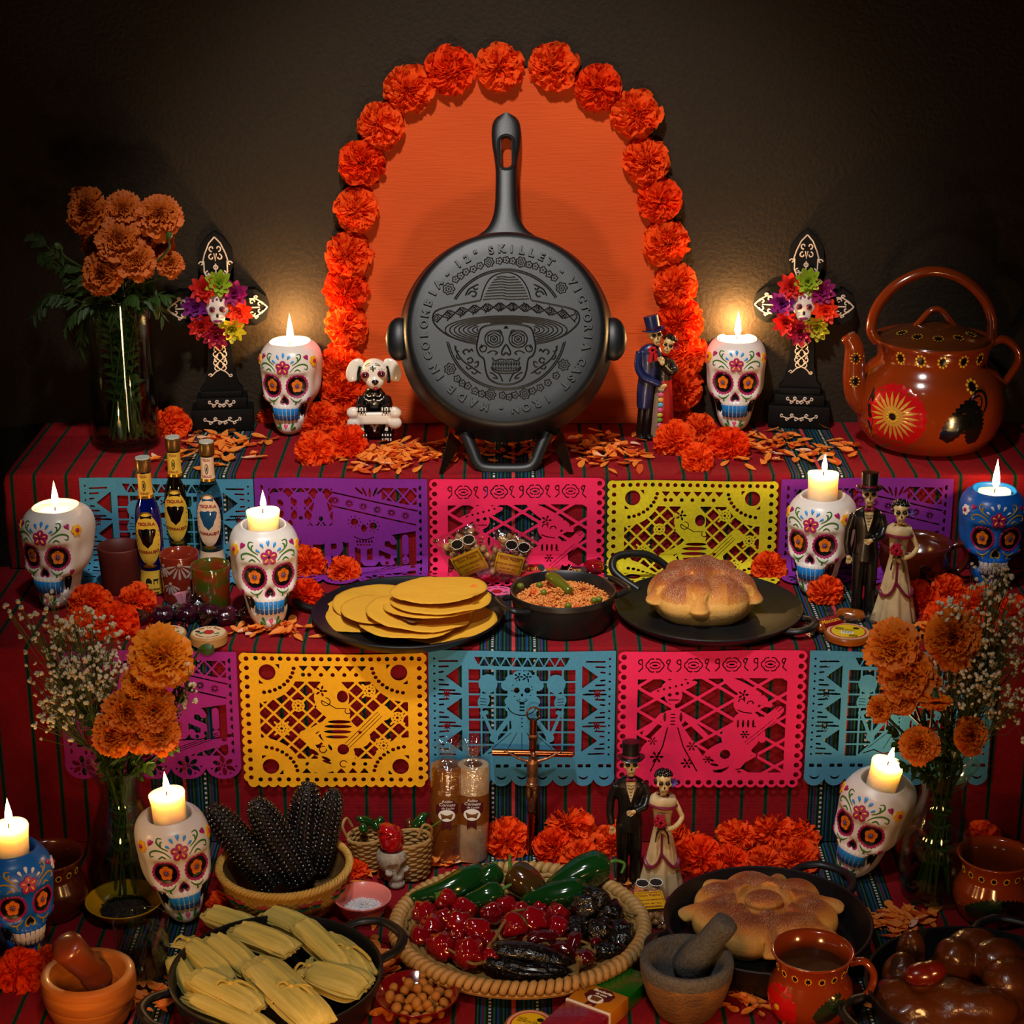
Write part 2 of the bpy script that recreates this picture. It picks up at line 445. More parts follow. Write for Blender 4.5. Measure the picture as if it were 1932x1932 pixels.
# ------------------------------------------------------------------ tissue paper flowers
TISSUE = M('orange_tissue', '#ff4a10', .7, var=(25, '#ff6a20', .3), tl=.42, spec=.15)
TISSUE_D = M('orange_tissue_red', '#fa3a0a', .7, var=(25, '#ff5412', .3), tl=.42, spec=.15)
def tissue_mesh(seed, layers=10, loose=0):
    g = G(); r = random.Random(seed); na = 84; ns = 7
    for k in range(layers):
        tilt = lerp(4, 84, k/(layers-1)); R = lerp(1.0, .80, k/(layers-1)) * r.uniform(.93, 1.07)
        nl = r.choice((5, 6, 7)); ph = r.uniform(0, 6.28); off = r.uniform(0, 50)
        v = []
        ox, oy = r.uniform(-.16, .16)*(k/layers), r.uniform(-.16, .16)*(k/layers); tx = r.uniform(-.35, .35)*(k/layers); ty = r.uniform(-.35, .35)*(k/layers)
        for i in range(ns+1):
            s = i/ns
            for j in range(na):
                a = 2*math.pi*j/na
                lob = abs(math.sin(nl*(a+ph)/2))
                rr = R*s*(1 - .20*(1-lob)**3*s)*(1+.10*noise.noise(Vector((math.cos(a)*1.5, math.sin(a)*1.5, off))))
                nz = noise.noise(Vector((math.cos(a)*2.5, math.sin(a)*2.5, off+s*.8)))
                nz2 = noise.noise(Vector((math.cos(a)*5.5*(.5+s), math.sin(a)*5.5*(.5+s), off+s*2.2)))
                t = math.radians(tilt + (nz*54 + nz2*15)*s**1.3 - 10*s*s)
                aa = a + .32*nz2*s
                v.append((ox + rr*math.cos(t)*math.cos(aa) + tx*s*.5, oy + rr*math.cos(t)*math.sin(aa) + ty*s*.5, rr*math.sin(t)*.78))
        f = [(i*na+j, i*na+(j+1) % na, (i+1)*na+(j+1) % na, (i+1)*na+j) for i in range(ns) for j in range(na)]
        g.add(v, f)
    return g
def crush(g, seed):
    return g
TM = [to_mesh(tissue_mesh(s, 10), 'tissue_flower', 0) for s in (1, 2, 3, 4, 5)]
for m_ in TM: slot(m_, TISSUE)
def tissue(px, py, rpx, yplane=None, z=None, aim=None, label='', group=None, var=0, lift=.0, mt=None):
    """rpx: visible radius in px; on a vertical plane (yplane) or resting on a shelf (z), py then is the flower centre"""
    if yplane is not None: p = ony(px, py, yplane)
    else:
        p = onz(px, py, z)            # first guess for scale
        r = rpx*mpp(p)
        p = onz(px, py, z + r*.62 + lift)
    r = rpx*mpp(p)
    d = Vector(aim if aim else (U(-.25, .25), -1, U(-.1, .35))).normalized()
    e = d.to_track_quat('Z', 'Y').to_euler()
    o = ob('tissue_flower', TM[var % 5], None, loc=p - d*r*.3, rot=e, sc=r, label=label, cat='paper flower', group=group)
    e2 = (Euler(e).to_matrix() @ Matrix.Rotation(U(0, 6.28), 3, 'Z')).to_euler(); o.rotation_euler = e2
    if mt:
        o.material_slots[0].link = 'OBJECT'; o.material_slots[0].material = mt
    return o
ordn = ['', 'first', 'second', 'third', 'fourth', 'fifth', 'sixth', 'seventh', 'eighth', 'ninth', 'tenth']
na_ = len(ARCH); mid_ = 10
for i, (x, y) in enumerate(ARCH):
    if i == mid_: lb = 'orange tissue flower at the very top of the wall arch'
    elif i < mid_: lb = f'{ordn[mid_-i]} orange tissue flower down the left limb of the wall arch'
    else: lb = f'{ordn[i-mid_]} orange tissue flower down the right limb of the wall arch'
    rp = 48 if 6 < i < 14 else 45
    tissue(x, y, rp, yplane=YW-.025, aim=(U(-.2, .2), -1, U(-.15, .3)), label=lb, group='tissue flowers of the wall arch', var=i, mt=TISSUE_D if i % 3 == 0 else None)
FL = [  # px, py, r, shelf, label
 (596, 848, 42, Z3, 'frontmost orange tissue flower of the heap below the left top skull'),
 (655, 835, 40, Z3, 'orange tissue flower at the heap end nearest the dog figurine'),
 (600, 795, 40, Z3, 'orange tissue flower touching the chin of the left top skull'),
 (650, 785, 40, Z3, 'upper orange tissue flower of the heap beside the dog figurine'),
 (500, 780, 26, Z3, 'half hidden tissue flower behind the left top skull'),
 (328, 765, 32, Z3, 'orange tissue flower behind, between tall vase and left cross'),
 (322, 802, 36, Z3, 'orange tissue flower in front, between tall vase and left cross'),
 (1272, 830, 42, Z3, 'orange tissue flower at the feet of the embracing couple'),
 (1325, 815, 38, Z3, 'orange tissue flower under the chin of the right top skull'),
 (1375, 838, 40, Z3, 'orange tissue flower at the heap end toward the right cross'),
 (1320, 866, 34, Z3, 'frontmost low tissue flower of the heap below the right top skull'),
 (1275, 780, 34, Z3, 'dark orange tissue flower behind the embracing couple base'),
 (165, 1140, 42, Z2, 'orange tissue flower beside the chin of the far left skull'),
 (215, 1175, 46, Z2, 'largest frontmost tissue flower of the heap below the tequila bottles'),
 (255, 1135, 36, Z2, 'orange tissue flower under the plain brown cup'),
 (145, 1190, 32, Z2, 'orange tissue flower at the shelf edge above the left baby breath'),
 (580, 1065, 38, Z2, 'orange tissue flower against the purple banner beside the tall candle skull'),
 (578, 1125, 34, Z2, 'orange tissue flower between tall candle skull and tortilla griddle'),
 (650, 1075, 33, Z2, 'small round tissue flower behind the tortilla griddle handle'),
 (1452, 1072, 34, Z2, 'orange tissue flower between bread griddle and right tall candle skull'),
 (1560, 1118, 36, Z2, 'orange tissue flower leaning on the groom of the middle shelf couple'),
 (1730, 1130, 38, Z2, 'orange tissue flower beside the bride skirt below the clay bowl'),
 (1790, 1115, 34, Z2, 'orange tissue flower below the handle of the clay bowl'),
 (1780, 1165, 40, Z2, 'orange tissue flower half behind the right baby breath'),
 (1860, 1140, 42, Z2, 'orange tissue flower below the blue skull on the middle shelf'),
 (1915, 1160, 40, Z2, 'orange tissue flower at the right end of the middle shelf'),
 (1862, 1195, 34, Z2, 'low tissue flower at the middle shelf edge on the right'),
 (958, 1585, 46, Z1, 'orange tissue flower at the foot of the crucifix'),
 (1068, 1560, 58, Z1, 'tallest tissue flower of the clump right of the crucifix'),
 (1045, 1600, 38, Z1, 'small ruffled tissue flower in front of the tall clump'),
 (1100, 1625, 44, Z1, 'low tissue flower at the back rim of the chile tray'),
 (1160, 1590, 38, Z1, 'orange tissue flower behind the bottom groom legs'),
 (1285, 1560, 46, Z1, 'orange tissue flower behind the bottom bride shoulder'),
 (1320, 1620, 48, Z1, 'orange tissue flower beside the bottom bride skirt'),
 (1390, 1580, 38, Z1, 'orange tissue flower at the left of the heap behind the bread skillet'),
 (1455, 1565, 50, Z1, 'broadest tissue flower of the heap behind the bread skillet'),
 (1515, 1570, 42, Z1, 'orange tissue flower touching the tilted skull right of bread skillet'),
 (1380, 1625, 36, Z1, 'low tissue flower behind the left rim of the bread skillet'),
 (1440, 1630, 36, Z1, 'low tissue flower in the middle behind the bread skillet'),
 (1508, 1620, 38, Z1, 'low tissue flower under the cheek of the tilted skull'),
 (1860, 1585, 42, Z1, 'dim tissue flower behind the right painted clay pot'),
 (1725, 1590, 34, Z1, 'dim tissue flower behind the right glass vase'),
 (1915, 1620, 34, Z1, 'dim tissue flower at the right edge beside the clay pot'),
 (672, 1640, 26, Z1, 'small tissue flower between corn basket and wicker baskets'),
 (425, 1710, 36, Z1, 'tissue flower behind the tamales beside the left skull'),
 (35, 1835, 52, Z1, 'orange tissue flower at the lower left corner beside the wooden mortar'),
 (95, 1810, 30, Z1, 'small tissue flower behind the wooden mortar'),
 (150, 1168, 26, Z2, 'small tissue flower low beside the far left skull'),
]
for i, (x, y, r, z, lb) in enumerate(FL):
    tissue(x, y, r, z=z, aim=(U(-.35, .35), -1, U(.35, .9)), label=lb, group='loose tissue flowers on the shelves', var=i+2, mt=TISSUE_D if i % 4 == 1 else None)

# ------------------------------------------------------------------ loose petals
def petal_mesh(seed):
    r = random.Random(seed); v = []; n = 7; m = 4; curl = r.uniform(.2, 1.0); tw = r.uniform(-.5, .5); roll = r.uniform(.3, 1.1)
    for i in range(n+1):
        t = i/n; wd = .8*math.sin(math.pi*min(1, t*.92+.04))**.7*(.35+.65*t)
        for j in range(m+1):
            s = (j/m-.5)*2
            x = t*2.6 - 1.3; y = s*wd; z = curl*.45*(t-.4)**2*2 + roll*.45*s*s*wd + .06*r.uniform(-1, 1) + .1
            a = tw*(t-.5); v.append((x, y*math.cos(a)-z*math.sin(a), z*math.cos(a)+y*math.sin(a)))
    f = [(i*(m+1)+j, i*(m+1)+j+1, (i+1)*(m+1)+j+1, (i+1)*(m+1)+j) for i in range(n) for j in range(m)]
    g = G(); g.v = v; g.f = f
    return g
PG = [petal_mesh(s) for s in range(8)]
PM = [to_mesh(g_, 'petal', 0) for g_ in PG]
PCOL = [M('petal_orange', '#f07a1e', .6, tl=.3, var=(120, '#ffa040', .3)), M('petal_deep', '#d8540e', .6, tl=.3), M('petal_pale', '#f3b98a', .6, tl=.3, var=(100, '#ffd9b8', .3))]
for i_, m_ in enumerate(PM): slot(m_, PCOL[(0, 0, 1, 0, 2, 0, 1, 0)[i_]])
PET = [ # px,py, sx,sy, n(individual), n(stuff), z, where
 (415, 842, 62, 26, 44, 20, Z3, 'strewn between the left cross and the left top skull'),
 (330, 875, 40, 12, 9, 0, Z3, 'strewn beside the tall glass vase'),
 (735, 865, 60, 22, 44, 30, Z3, 'strewn between the dog figurine and the skillet'),
 (900, 850, 90, 20, 0, 30, Z3, ''),
 (1150, 855, 65, 26, 40, 25, Z3, 'strewn between the skillet and the embracing couple'),
 (1455, 850, 62, 26, 40, 20, Z3, 'strewn below the right cross'),
 (1570, 855, 46, 16, 20, 0, Z3, 'strewn beside the kettle'),
 (520, 1192, 52, 10, 22, 10, Z2, 'strewn under the tall candle skull'),
 (130, 1190, 40, 10, 8, 0, Z2, 'strewn below the far left skull'),
 (1760, 1196, 90, 12, 20, 10, Z2, 'strewn at the middle shelf edge beside the bride'),
 (1340, 1068, 110, 6, 0, 14, Z2, ''),
 (735, 1640, 46, 24, 12, 16, Z1, 'strewn around the small skull cup'),
 (830, 1630, 40, 8, 6, 6, Z1, 'strewn before the cellophane candy rolls'),
 (725, 1830, 22, 60, 12, 10, Z1, 'strewn between tamale pan and peanut dish'),
 (1695, 1740, 52, 22, 26, 20, Z1, 'strewn between bread skillet and right vase'),
 (1400, 1895, 60, 26, 12, 10, Z1, 'strewn between stone mortar and clay mug'),
 (1600, 1890, 25, 26, 6, 4, Z1, 'strewn below the clay mug handle'),
 (270, 1885, 60, 25, 12, 10, Z1, 'strewn between wooden mortar and tamale pan'),
 (1200, 1680, 40, 12, 7, 3, Z1, 'strewn at the feet of the bottom couple'),
]
for (px, py, sx, sy, n1, n2, z, where) in PET:
    heap = G(); n2 = int(n2*2.2)
    for k in range(n1+n2):
        x = px + max(-1.6, min(1.6, RN.gauss(0, .72)))*sx; y = py + max(-1.5, min(1.5, RN.gauss(0, .62)))*sy
        p = onz(x, y, z); s = U(.0075, .0108)
        if z > .2: p.y = max(p.y, (YF1 if z == Z3 else YF2) + .006)
        dens = math.exp(-((x-px)/sx)**2 - ((y-py)/sy)**2)
        p.z += U(.001, .003) + U(0, .010)*dens
        rot = (U(-.35, .35), U(-.35, .35), U(0, 6.28))
        if k < n1:
            ob('petal', PM[k % 8], None, loc=p, rot=rot, sc=s, label='curled marigold petal '+where, cat='petal', group='petals '+where)
        else:
            heap.add(PG[k % 8].v, PG[k % 8].f, Matrix.LocRotScale(p, Euler(rot), Vector((s, s, s))))
    if heap.v:
        ob('petal_litter', heap, PCOL[0], kind='stuff', cat='petals', label={900: 'loose orange petals scattered behind the skillet stand', 1340: 'few loose petals fallen behind the round bread griddle'}.get(px, 'thin litter of broken petals '+where), sharp=0)

# ------------------------------------------------------------------ relief painting on curved surfaces
class Surf:
    def __init__(s, g, rl, zmap=None):
        s.zm = zmap
        s.b = BVHTree.FromPolygons([Vector(q) for q in g.v], g.f); s.rl = rl
    def pt(s, u, z, h=0, a0=0):
        a = a0 + u/s.rl
        if s.zm: z = s.zm(z)
        o = Vector((math.sin(a)*.6, -math.cos(a)*.6, z)); d = Vector((-math.sin(a), math.cos(a), 0))
        hit, n, _, _ = s.b.ray_cast(o, d)
        if hit is None: hit = Vector((math.sin(a)*s.rl, -math.cos(a)*s.rl, z)); n = -d
        if n.dot(d) > 0: n = -n
        return hit + n*h
    def fill(s, g, outline, h=.0006, c=None, a0=0, dome=1.5, rings=(.3, .6, .85)):
        n = len(outline)
        cx = c or (sum(p[0] for p in outline)/n, sum(p[1] for p in outline)/n)
        v = [s.pt(cx[0], cx[1], h*dome, a0)]
        for k in rings + (1.0, 1.04):
            hh = h*(dome + (1-dome)*k) if k < 1.01 else -h*.5
            for p in outline: v.append(s.pt(cx[0]+(p[0]-cx[0])*k, cx[1]+(p[1]-cx[1])*k, hh, a0))
        f = [(0, 1+j, 1+(j+1) % n) for j in range(n)]
        for i in range(len(rings)+1):
            for j in range(n):
                a = 1+i*n+j; b = 1+i*n+(j+1) % n
                f.append((a, a+n, b+n, b))
        g.add(v, f); return g
    def stroke(s, g, pts, r=.0009, h=0, a0=0, k=5, taper=True, closed=False):
        P = smooth_path([(p[0], p[1], 0) for p in pts], k, closed); n = len(P)
        W = [s.pt(p.x, p.y, h, a0) for p in P]
        rs = [r*(.45 + .55*math.sin(math.pi*min(1, max(0, i/(n-1)))) if taper else 1) for i in range(n)]
        g.tube(W, rs, 6, closed=closed); return g
def ell(cx, cz, rx, rz, n=20, rot=0, bump=0, nb=0):
    o = []
    for i in range(n):
        a = 2*math.pi*i/n; k = 1 + bump*abs(math.sin(nb*a/2)) if nb else 1
        x = rx*k*math.cos(a); z = rz*k*math.sin(a)
        o.append((cx + x*math.cos(rot) - z*math.sin(rot), cz + x*math.sin(rot) + z*math.cos(rot)))
    return o
def flower_o(cx, cz, r, nb=5, n=40, depth=.3, rot=0):
    return [(cx + r*(1-depth + depth*abs(math.cos(nb*(a-rot)/2))**.7)*math.cos(a), cz + r*(1-depth + depth*abs(math.cos(nb*(a-rot)/2))**.7)*math.sin(a)) for a in [2*math.pi*i/n for i in range(n)]]
def drop_o(cx, cz, ln, wd, ang, n=16):
    """teardrop with its fat end pointing along ang"""
    o = []
    for i in range(n):
        a = 2*math.pi*i/n; x = ln/2*math.cos(a); y = wd/2*math.sin(a)*(.5+.5*math.cos(a)*1.0 + .25)
        o.append((cx + x*math.cos(ang) - y*math.sin(ang), cz + x*math.sin(ang) + y*math.cos(ang)))
    return o
def heart_o(cx, cz, w_, h_, n=24, rot=0):
    o = []
    for i in range(n):
        t = 2*math.pi*i/n
        x = 16*math.sin(t)**3/17*w_/2; y = (13*math.cos(t)-5*math.cos(2*t)-2*math.cos(3*t)-math.cos(4*t))/15*h_/2
        o.append((cx + x*math.cos(rot)-y*math.sin(rot), cz + x*math.sin(rot)+y*math.cos(rot)))
    return o

# ------------------------------------------------------------------ sugar skull candle holder
ZK = [0, .006, .018, .034, .048, .060, .072, .090, .108, .124, .136, .1445]
fw_ = cr(ZK, [.012, .0205, .0265, .0300, .0335, .0420, .0458, .0472, .0482, .0468, .0412, .0325])
fd_ = cr(ZK, [.030, .040, .0435, .0450, .0465, .0470, .0475, .0490, .0500, .0478, .0420, .0330])
bd_ = cr(ZK, [.004, .010, .016, .020, .024, .038, .050, .060, .066, .062, .052, .038])
zm_ = cr([0, .0145, .034, .0562, .0765, .1045, .1255, .151], [0, .0180, .0380, .0610, .0840, .1150, .1325, .1445])
def gs(x, s, p=2): return math.exp(-abs(x/s)**p)
def skull_base():
    rows = 84; na = 120; rings = []
    for i in range(rows+1):
        z = .151*i/rows; ring = []; zz = zm_(z)
        for j in range(na):
            a = 2*math.pi*j/na                      # 0 = front
            s_, c_ = math.sin(a), math.cos(a)
            e = 2/2.35
            x = fw_(zz)*math.copysign(abs(s_)**e, s_); y = -(fd_(zz) if c_ > 0 else bd_(zz))*math.copysign(abs(c_)**e, c_)
            u = (a if a < math.pi else a-2*math.pi)*.048
            d = 0
            if abs(u) < .09:
                for q in (-1, 1):
                    d -= .0065*gs(u-q*.0215, .0165, 4)*gs(z-.0765, .0155, 4)
                    d += .0028*gs(u-q*.036, .010)*gs(z-.055, .008)
                    d += .0022*gs(u-q*.020, .017)*gs(z-.0975, .006)
                    d -= .0035*gs(u-q*.064, .012)*gs(z-.082, .018)
                    d -= .0085*gs(u-q*.037, .0075, 4)*gs(z-.037, .012, 4)
                d += .0020*gs(u, .006)*gs(z-.068, .012)
                d -= .0045*gs(u, .0065, 3)*gs(z-.0565, .007, 3)
                d += .0030*gs(u, .027, 4)*gs(z-.036, .012, 4)
                d -= .0018*gs(u, .030, 4)*gs(z-.018, .004)
                d += .0018*gs(u, .012)*gs(z-.009, .007)
            L = math.hypot(x, y); k = (L+d)/L
            ring.append((x*k, y*k, zz))
        rings.append(ring)
    # thick lip and inner well
    def ring_at(z, k): return [(p[0]*k, p[1]*k, z) for p in rings[-1]]
    base = list(rings)
    rings += [ring_at(.1457, .97), ring_at(.1457, .90), ring_at(.1435, .86), ring_at(.130, .84), ring_at(.108, .82)]
    g = G(); g.loft(rings)
    return g
SKG = skull_base(); SKS = Surf(SKG, .048, zm_)
SKM = to_mesh(SKG, 'skull_shell', 0)
PAL = {
 'white': dict(shell=M('ceramic_white', '#e6dcd2', .32, bump=(120, .12, .001), var=(14, '#d8ccc4', .2), spec=.5), drop='#2f8fe0', vine='#2f6b1e', tooth='#1f86d8', tooth2='#16508f', nose='#a01c58', sflower='#e8a812', gum='#e6dcd2'),
 'blue': dict(shell=M('ceramic_blue', '#1266c8', .32, bump=(120, .12, .001), var=(14, '#0f58b4', .2), spec=.5), drop='#dcdde6', vine='#b08a1c', tooth='#e4dcd6', tooth2='#b9a8a0', nose='#b08a1c', sflower='#e6dfe2', gum='#1266c8')}
def build_skull(pal, label, loc, rot, group='painted skull candle holders', sc=1.0):
    P = PAL[pal]; k = pal
    t = thing('skull_candle_holder', label, 'candle holder', loc, rot=rot, group=group, sc=sc)
    ob('shell', SKM.copy(), P['shell'], t)
    maroon = M('paint_maroon', '#a3195a', .35); black = M('paint_black', '#070606', .3); orange = M('paint_orange', '#e8781c', .4)
    purple = M('paint_purple', '#5c4a8c', .4); yel = M('paint_yellow', '#f0b23c', .4)
    S = SKS
    for q in (-1, 1):
        u, z = q*.0215, .0765
        g = G(); S.fill(g, ell(u, z, .0170, .0158, 84, bump=.08, nb=22), .0012, dome=.2, rings=(.5, .8, .9)); rim = ob('eye_rim', g, maroon, t)
        g = G(); S.fill(g, ell(u, z, .0154, .0140, 32), .0018, dome=.7); ob('eye_socket', g, black, t)
        g = G(); S.fill(g, flower_o(u, z, .0100, 5, 50, .28, 1.57), .0030, dome=1.0); fl = ob('eye_flower', g, orange, t)
        g = G()
        for i in range(10):
            a = i*math.pi/5; g.tube([S.pt(u+.0025*math.cos(a), z+.0025*math.sin(a), .0031), S.pt(u+.0052*math.cos(a), z+.0052*math.sin(a), .0031)], [.0005, .0003], 5)
        ob('stamen', g, black, t)
        g = G(); S.fill(g, ell(u, z, .0025, .0025, 14), .0037, dome=1.3); ob('pupil', g, purple, t)
        # forehead and cheek scrolls
        for pts in ([(.014, .1080), (.022, .1135), (.0285, .1215), (.0275, .1285), (.0215, .1275)], [(.0225, .1145), (.0235, .1205), (.021, .1225)],
                    [(.011, .0985), (.019, .1060), (.029, .1095), (.037, .1060), (.036, .1005), (.032, .1020)], [(.017, .0985), (.0215, .1015), (.026, .0985)],
                    [(.010, .0605), (.0155, .0555), (.022, .0545), (.0275, .0580)], [(.017, .0550), (.0185, .0515), (.0165, .0480)]):
            g = G(); S.stroke(g, [(q*a_, b_) for a_, b_ in pts], .0012); ob('vine', g, M('paint_vine_'+k, P['vine'], .4), t)
        g = G(); S.fill(g, heart_o(q*.0375, .1205, .0085, .0110, rot=q*.35), .0012); ob('temple_heart', g, maroon, t)
        g = G(); S.fill(g, heart_o(q*.0400, .0560, .0075, .0090), .0012); ob('cheek_heart', g, maroon, t)
        g = G(); S.fill(g, flower_o(q*.0510, .1115, .0088, 6, 48, .3), .0018, dome=1.1); sf = ob('side_flower', g, M('paint_side_'+k, P['sflower'], .4), t)
        g = G(); S.fill(g, ell(q*.0510, .1115, .0030, .0030, 14), .0030, dome=1.4); ob('side_flower_centre', g, maroon, sf)
        for (lx, lz, an) in ((.0105, .0150, .9), (.0125, .0110, .3)):
            g = G(); S.fill(g, drop_o(q*lx, lz, .0095, .0040, math.pi/2 - q*(math.pi/2-an)), .0009); ob('chin_leaf', g, M('paint_vine_'+k, P['vine'], .4), t)
        g = G(); S.fill(g, [(q*a_, b_) for a_, b_ in [(.0315, .048), (.040, .050), (.0435, .044), (.042, .034), (.038, .026), (.033, .027), (.0305, .035)]], .0006, dome=1); ob('jaw_gap_shade', g, black, t)  # black patch over the dent, painting the shade of an open jaw gap
    for a_, ln, rr in ((-52, .0070, .0215), (-26, .0095, .0240), (0, .0115, .0255), (26, .0095, .0240), (52, .0070, .0215)):
        an = math.radians(90-a_); cx = rr*math.cos(an)*.85; cz = .1005 + rr*math.sin(an)
        g = G(); S.fill(g, drop_o(cx, cz, ln, ln*.52, an), .0013); ob('teardrop', g, M('paint_drop_'+k, P['drop'], .35), t)
    g = G(); S.fill(g, flower_o(0, .1045, .0112, 5, 60, .34, 1.57), .0019, dome=1.1); ff = ob('forehead_flower', g, maroon, t)
    g = G()
    for i in range(5):
        a = math.pi/2 + i*2*math.pi/5; S.fill(g, drop_o(.0058*math.cos(a), .1045+.0058*math.sin(a), .0058, .0030, a, 10), .0026, rings=(.5,))
    ob('petal_mark', g, yel, ff)
    g = G(); S.fill(g, ell(0, .1045, .0016, .0016, 10), .003, rings=(.5,)); ob('flower_centre', g, black, ff)
    g = G(); S.fill(g, heart_o(0, .0560, .0165, .0165, rot=math.pi), .0008, dome=1); ob('nose_rim', g, M('paint_nose_'+k, P['nose'], .35), t)
    g = G(); S.fill(g, heart_o(0, .0562, .0125, .0130, rot=math.pi), .0016, dome=1); ob('nose_hollow', g, black, t)
    g = G(); S.fill(g, heart_o(0, .0145, .0075, .0070), .0010); ob('chin_heart', g, M('paint_pink', '#d84a72', .4), t)
    gum = G(); up_ = G(); lo_ = G(); ln_ = G()
    for i in range(9):
        u = (i-4)*.0061
        S.fill(gum, ell(u, .0455, .0030, .0042, 14), .0010)
        S.fill(up_, [(u-.0026, .0428), (u-.0018, .0442), (u+.0018, .0442), (u+.0026, .0428), (u+.0024, .0345), (u+.0012, .0330), (u-.0012, .0330), (u-.0024, .0345)], .0016)
        S.fill(lo_, [(u-.0024, .0318), (u+.0024, .0318), (u+.0023, .0262), (u+.001, .0245), (u-.001, .0245), (u-.0023, .0262)], .0013)
    S.fill(ln_, [(-.0275, .0445), (0, .0450), (.0275, .0445), (.0280, .0335), (.0270, .0250), (0, .0235), (-.0270, .0250), (-.0280, .0335)], .0004, dome=1, rings=(.15, .3, .45, .6, .75, .9))
    ob('gum', gum, P['shell'], t); ob('upper_teeth', up_, M('paint_tooth_'+k, P['tooth'], .3), t); ob('lower_teeth', lo_, M('paint_tooth2_'+k, P['tooth2'], .3), t)
    ob('mouth', ln_, M('paint_mouth', '#b9c4cc' if pal == 'white' else '#14243c', .4), t)
    return t

WAX = M('candle_wax', '#f4dfc0', .45, sss=1.0, sssr=(1.0, .72, .46), spec=.4)
WAX.node_tree.nodes['Principled BSDF'].inputs['Subsurface Scale'].default_value = .06
def flame_mat():
    m = bpy.data.materials.new('candle_flame'); m.use_nodes = True; nt = m.node_tree; N = nt.nodes; L = nt.links
    N.remove(N['Principled BSDF'])
    tr = N.new('ShaderNodeBsdfTransparent'); em = N.new('ShaderNodeEmission'); ad = N.new('ShaderNodeAddShader')
    tc = N.new('ShaderNodeTexCoord'); sp = N.new('ShaderNodeSeparateXYZ'); L.new(tc.outputs['Generated'], sp.inputs[0])
    r = N.new('ShaderNodeValToRGB'); L.new(sp.outputs[2], r.inputs[0])
    r.color_ramp.elements[0].position = 0; r.color_ramp.elements[0].color = (.5, .22, .08, 1)
    r.color_ramp.elements[1].position = 1; r.color_ramp.elements[1].color = (1, .42, .10, 1)
    e = r.color_ramp.elements.new(.3); e.color = (1, .74, .36, 1)
    e = r.color_ramp.elements.new(.75); e.color = (1, .66, .26, 1)
    L.new(r.outputs[0], em.inputs[0]); em.inputs[1].default_value = 7
    L.new(tr.outputs[0], ad.inputs[0]); L.new(em.outputs[0], ad.inputs[1]); L.new(ad.outputs[0], N['Material Output'].inputs[0])
    return m
FLAME = flame_mat()
def build_candle(r, top, label, loc, rot=(0, 0, 0), h=.046, flare=0, fl=1.0, power=.42, lean=0, sc=1):
    """loc is the skull base; top is the wax surface height above it"""
    t = thing('candle', label, 'candle', loc, rot=rot, group='lit candles', sc=sc)
    z0 = top-h
    prof = [(r*.96, z0), (r*.98, z0+.004)] + [(r*(1.0 + flare*(max(0, (k-.55)/.45))**2), z0+.004+(h-.006)*k) for k in (.2, .4, .6, .8, .92, 1)] + [(r*(1+flare)*.985, top-.0004), (r*.93, top-.0006), (r*.84, top-.0026), (r*.5, top-.0036), (r*.12, top-.0038)]
    g = G(); g.lathe(prof, 40, fn=lambda rr, z, a: (rr*(1+.012*math.sin(3*a+z*90)), z + (.0012*math.sin(2*a+1) if z > top-.006 and rr > r*.8 else 0)))
    ob('wax', g, WAX, t, sharp=60)
    g = G(); g.tube([(0, 0, top-.006), (0, 0, top), (.0008+lean*.5, 0, top+.004), (.0016+lean, -.0005, top+.007)], [.0009, .0009, .0008, .0006], 6)
    ob('wick', g, M('wick_char', '#120d0a', .9), t)
    fh = .034*fl; fw = .0048*fl**.5
    prof = [(.0006, 0), (fw*.72, fh*.10), (fw, fh*.25), (fw*.86, fh*.45), (fw*.52, fh*.68), (fw*.22, fh*.87), (.0002, fh)]
    g = G(); g.lathe(prof, 16, M=Matrix.Translation((.0010+lean*.6, 0, top+.0022)))
    ob('flame', g, FLAME, t)
    d = bpy.data.lights.new('candle_glow', 'POINT'); d.energy = power; d.color = (1.0, .56, .20); d.shadow_soft_size = .004
    lo_ = bpy.data.objects.new('candle_glow', d); scene.collection.objects.link(lo_); lo_.parent = t; lo_.location = (.001, 0, top+.0022+fh*.5)
    return t
R_ = math.radians
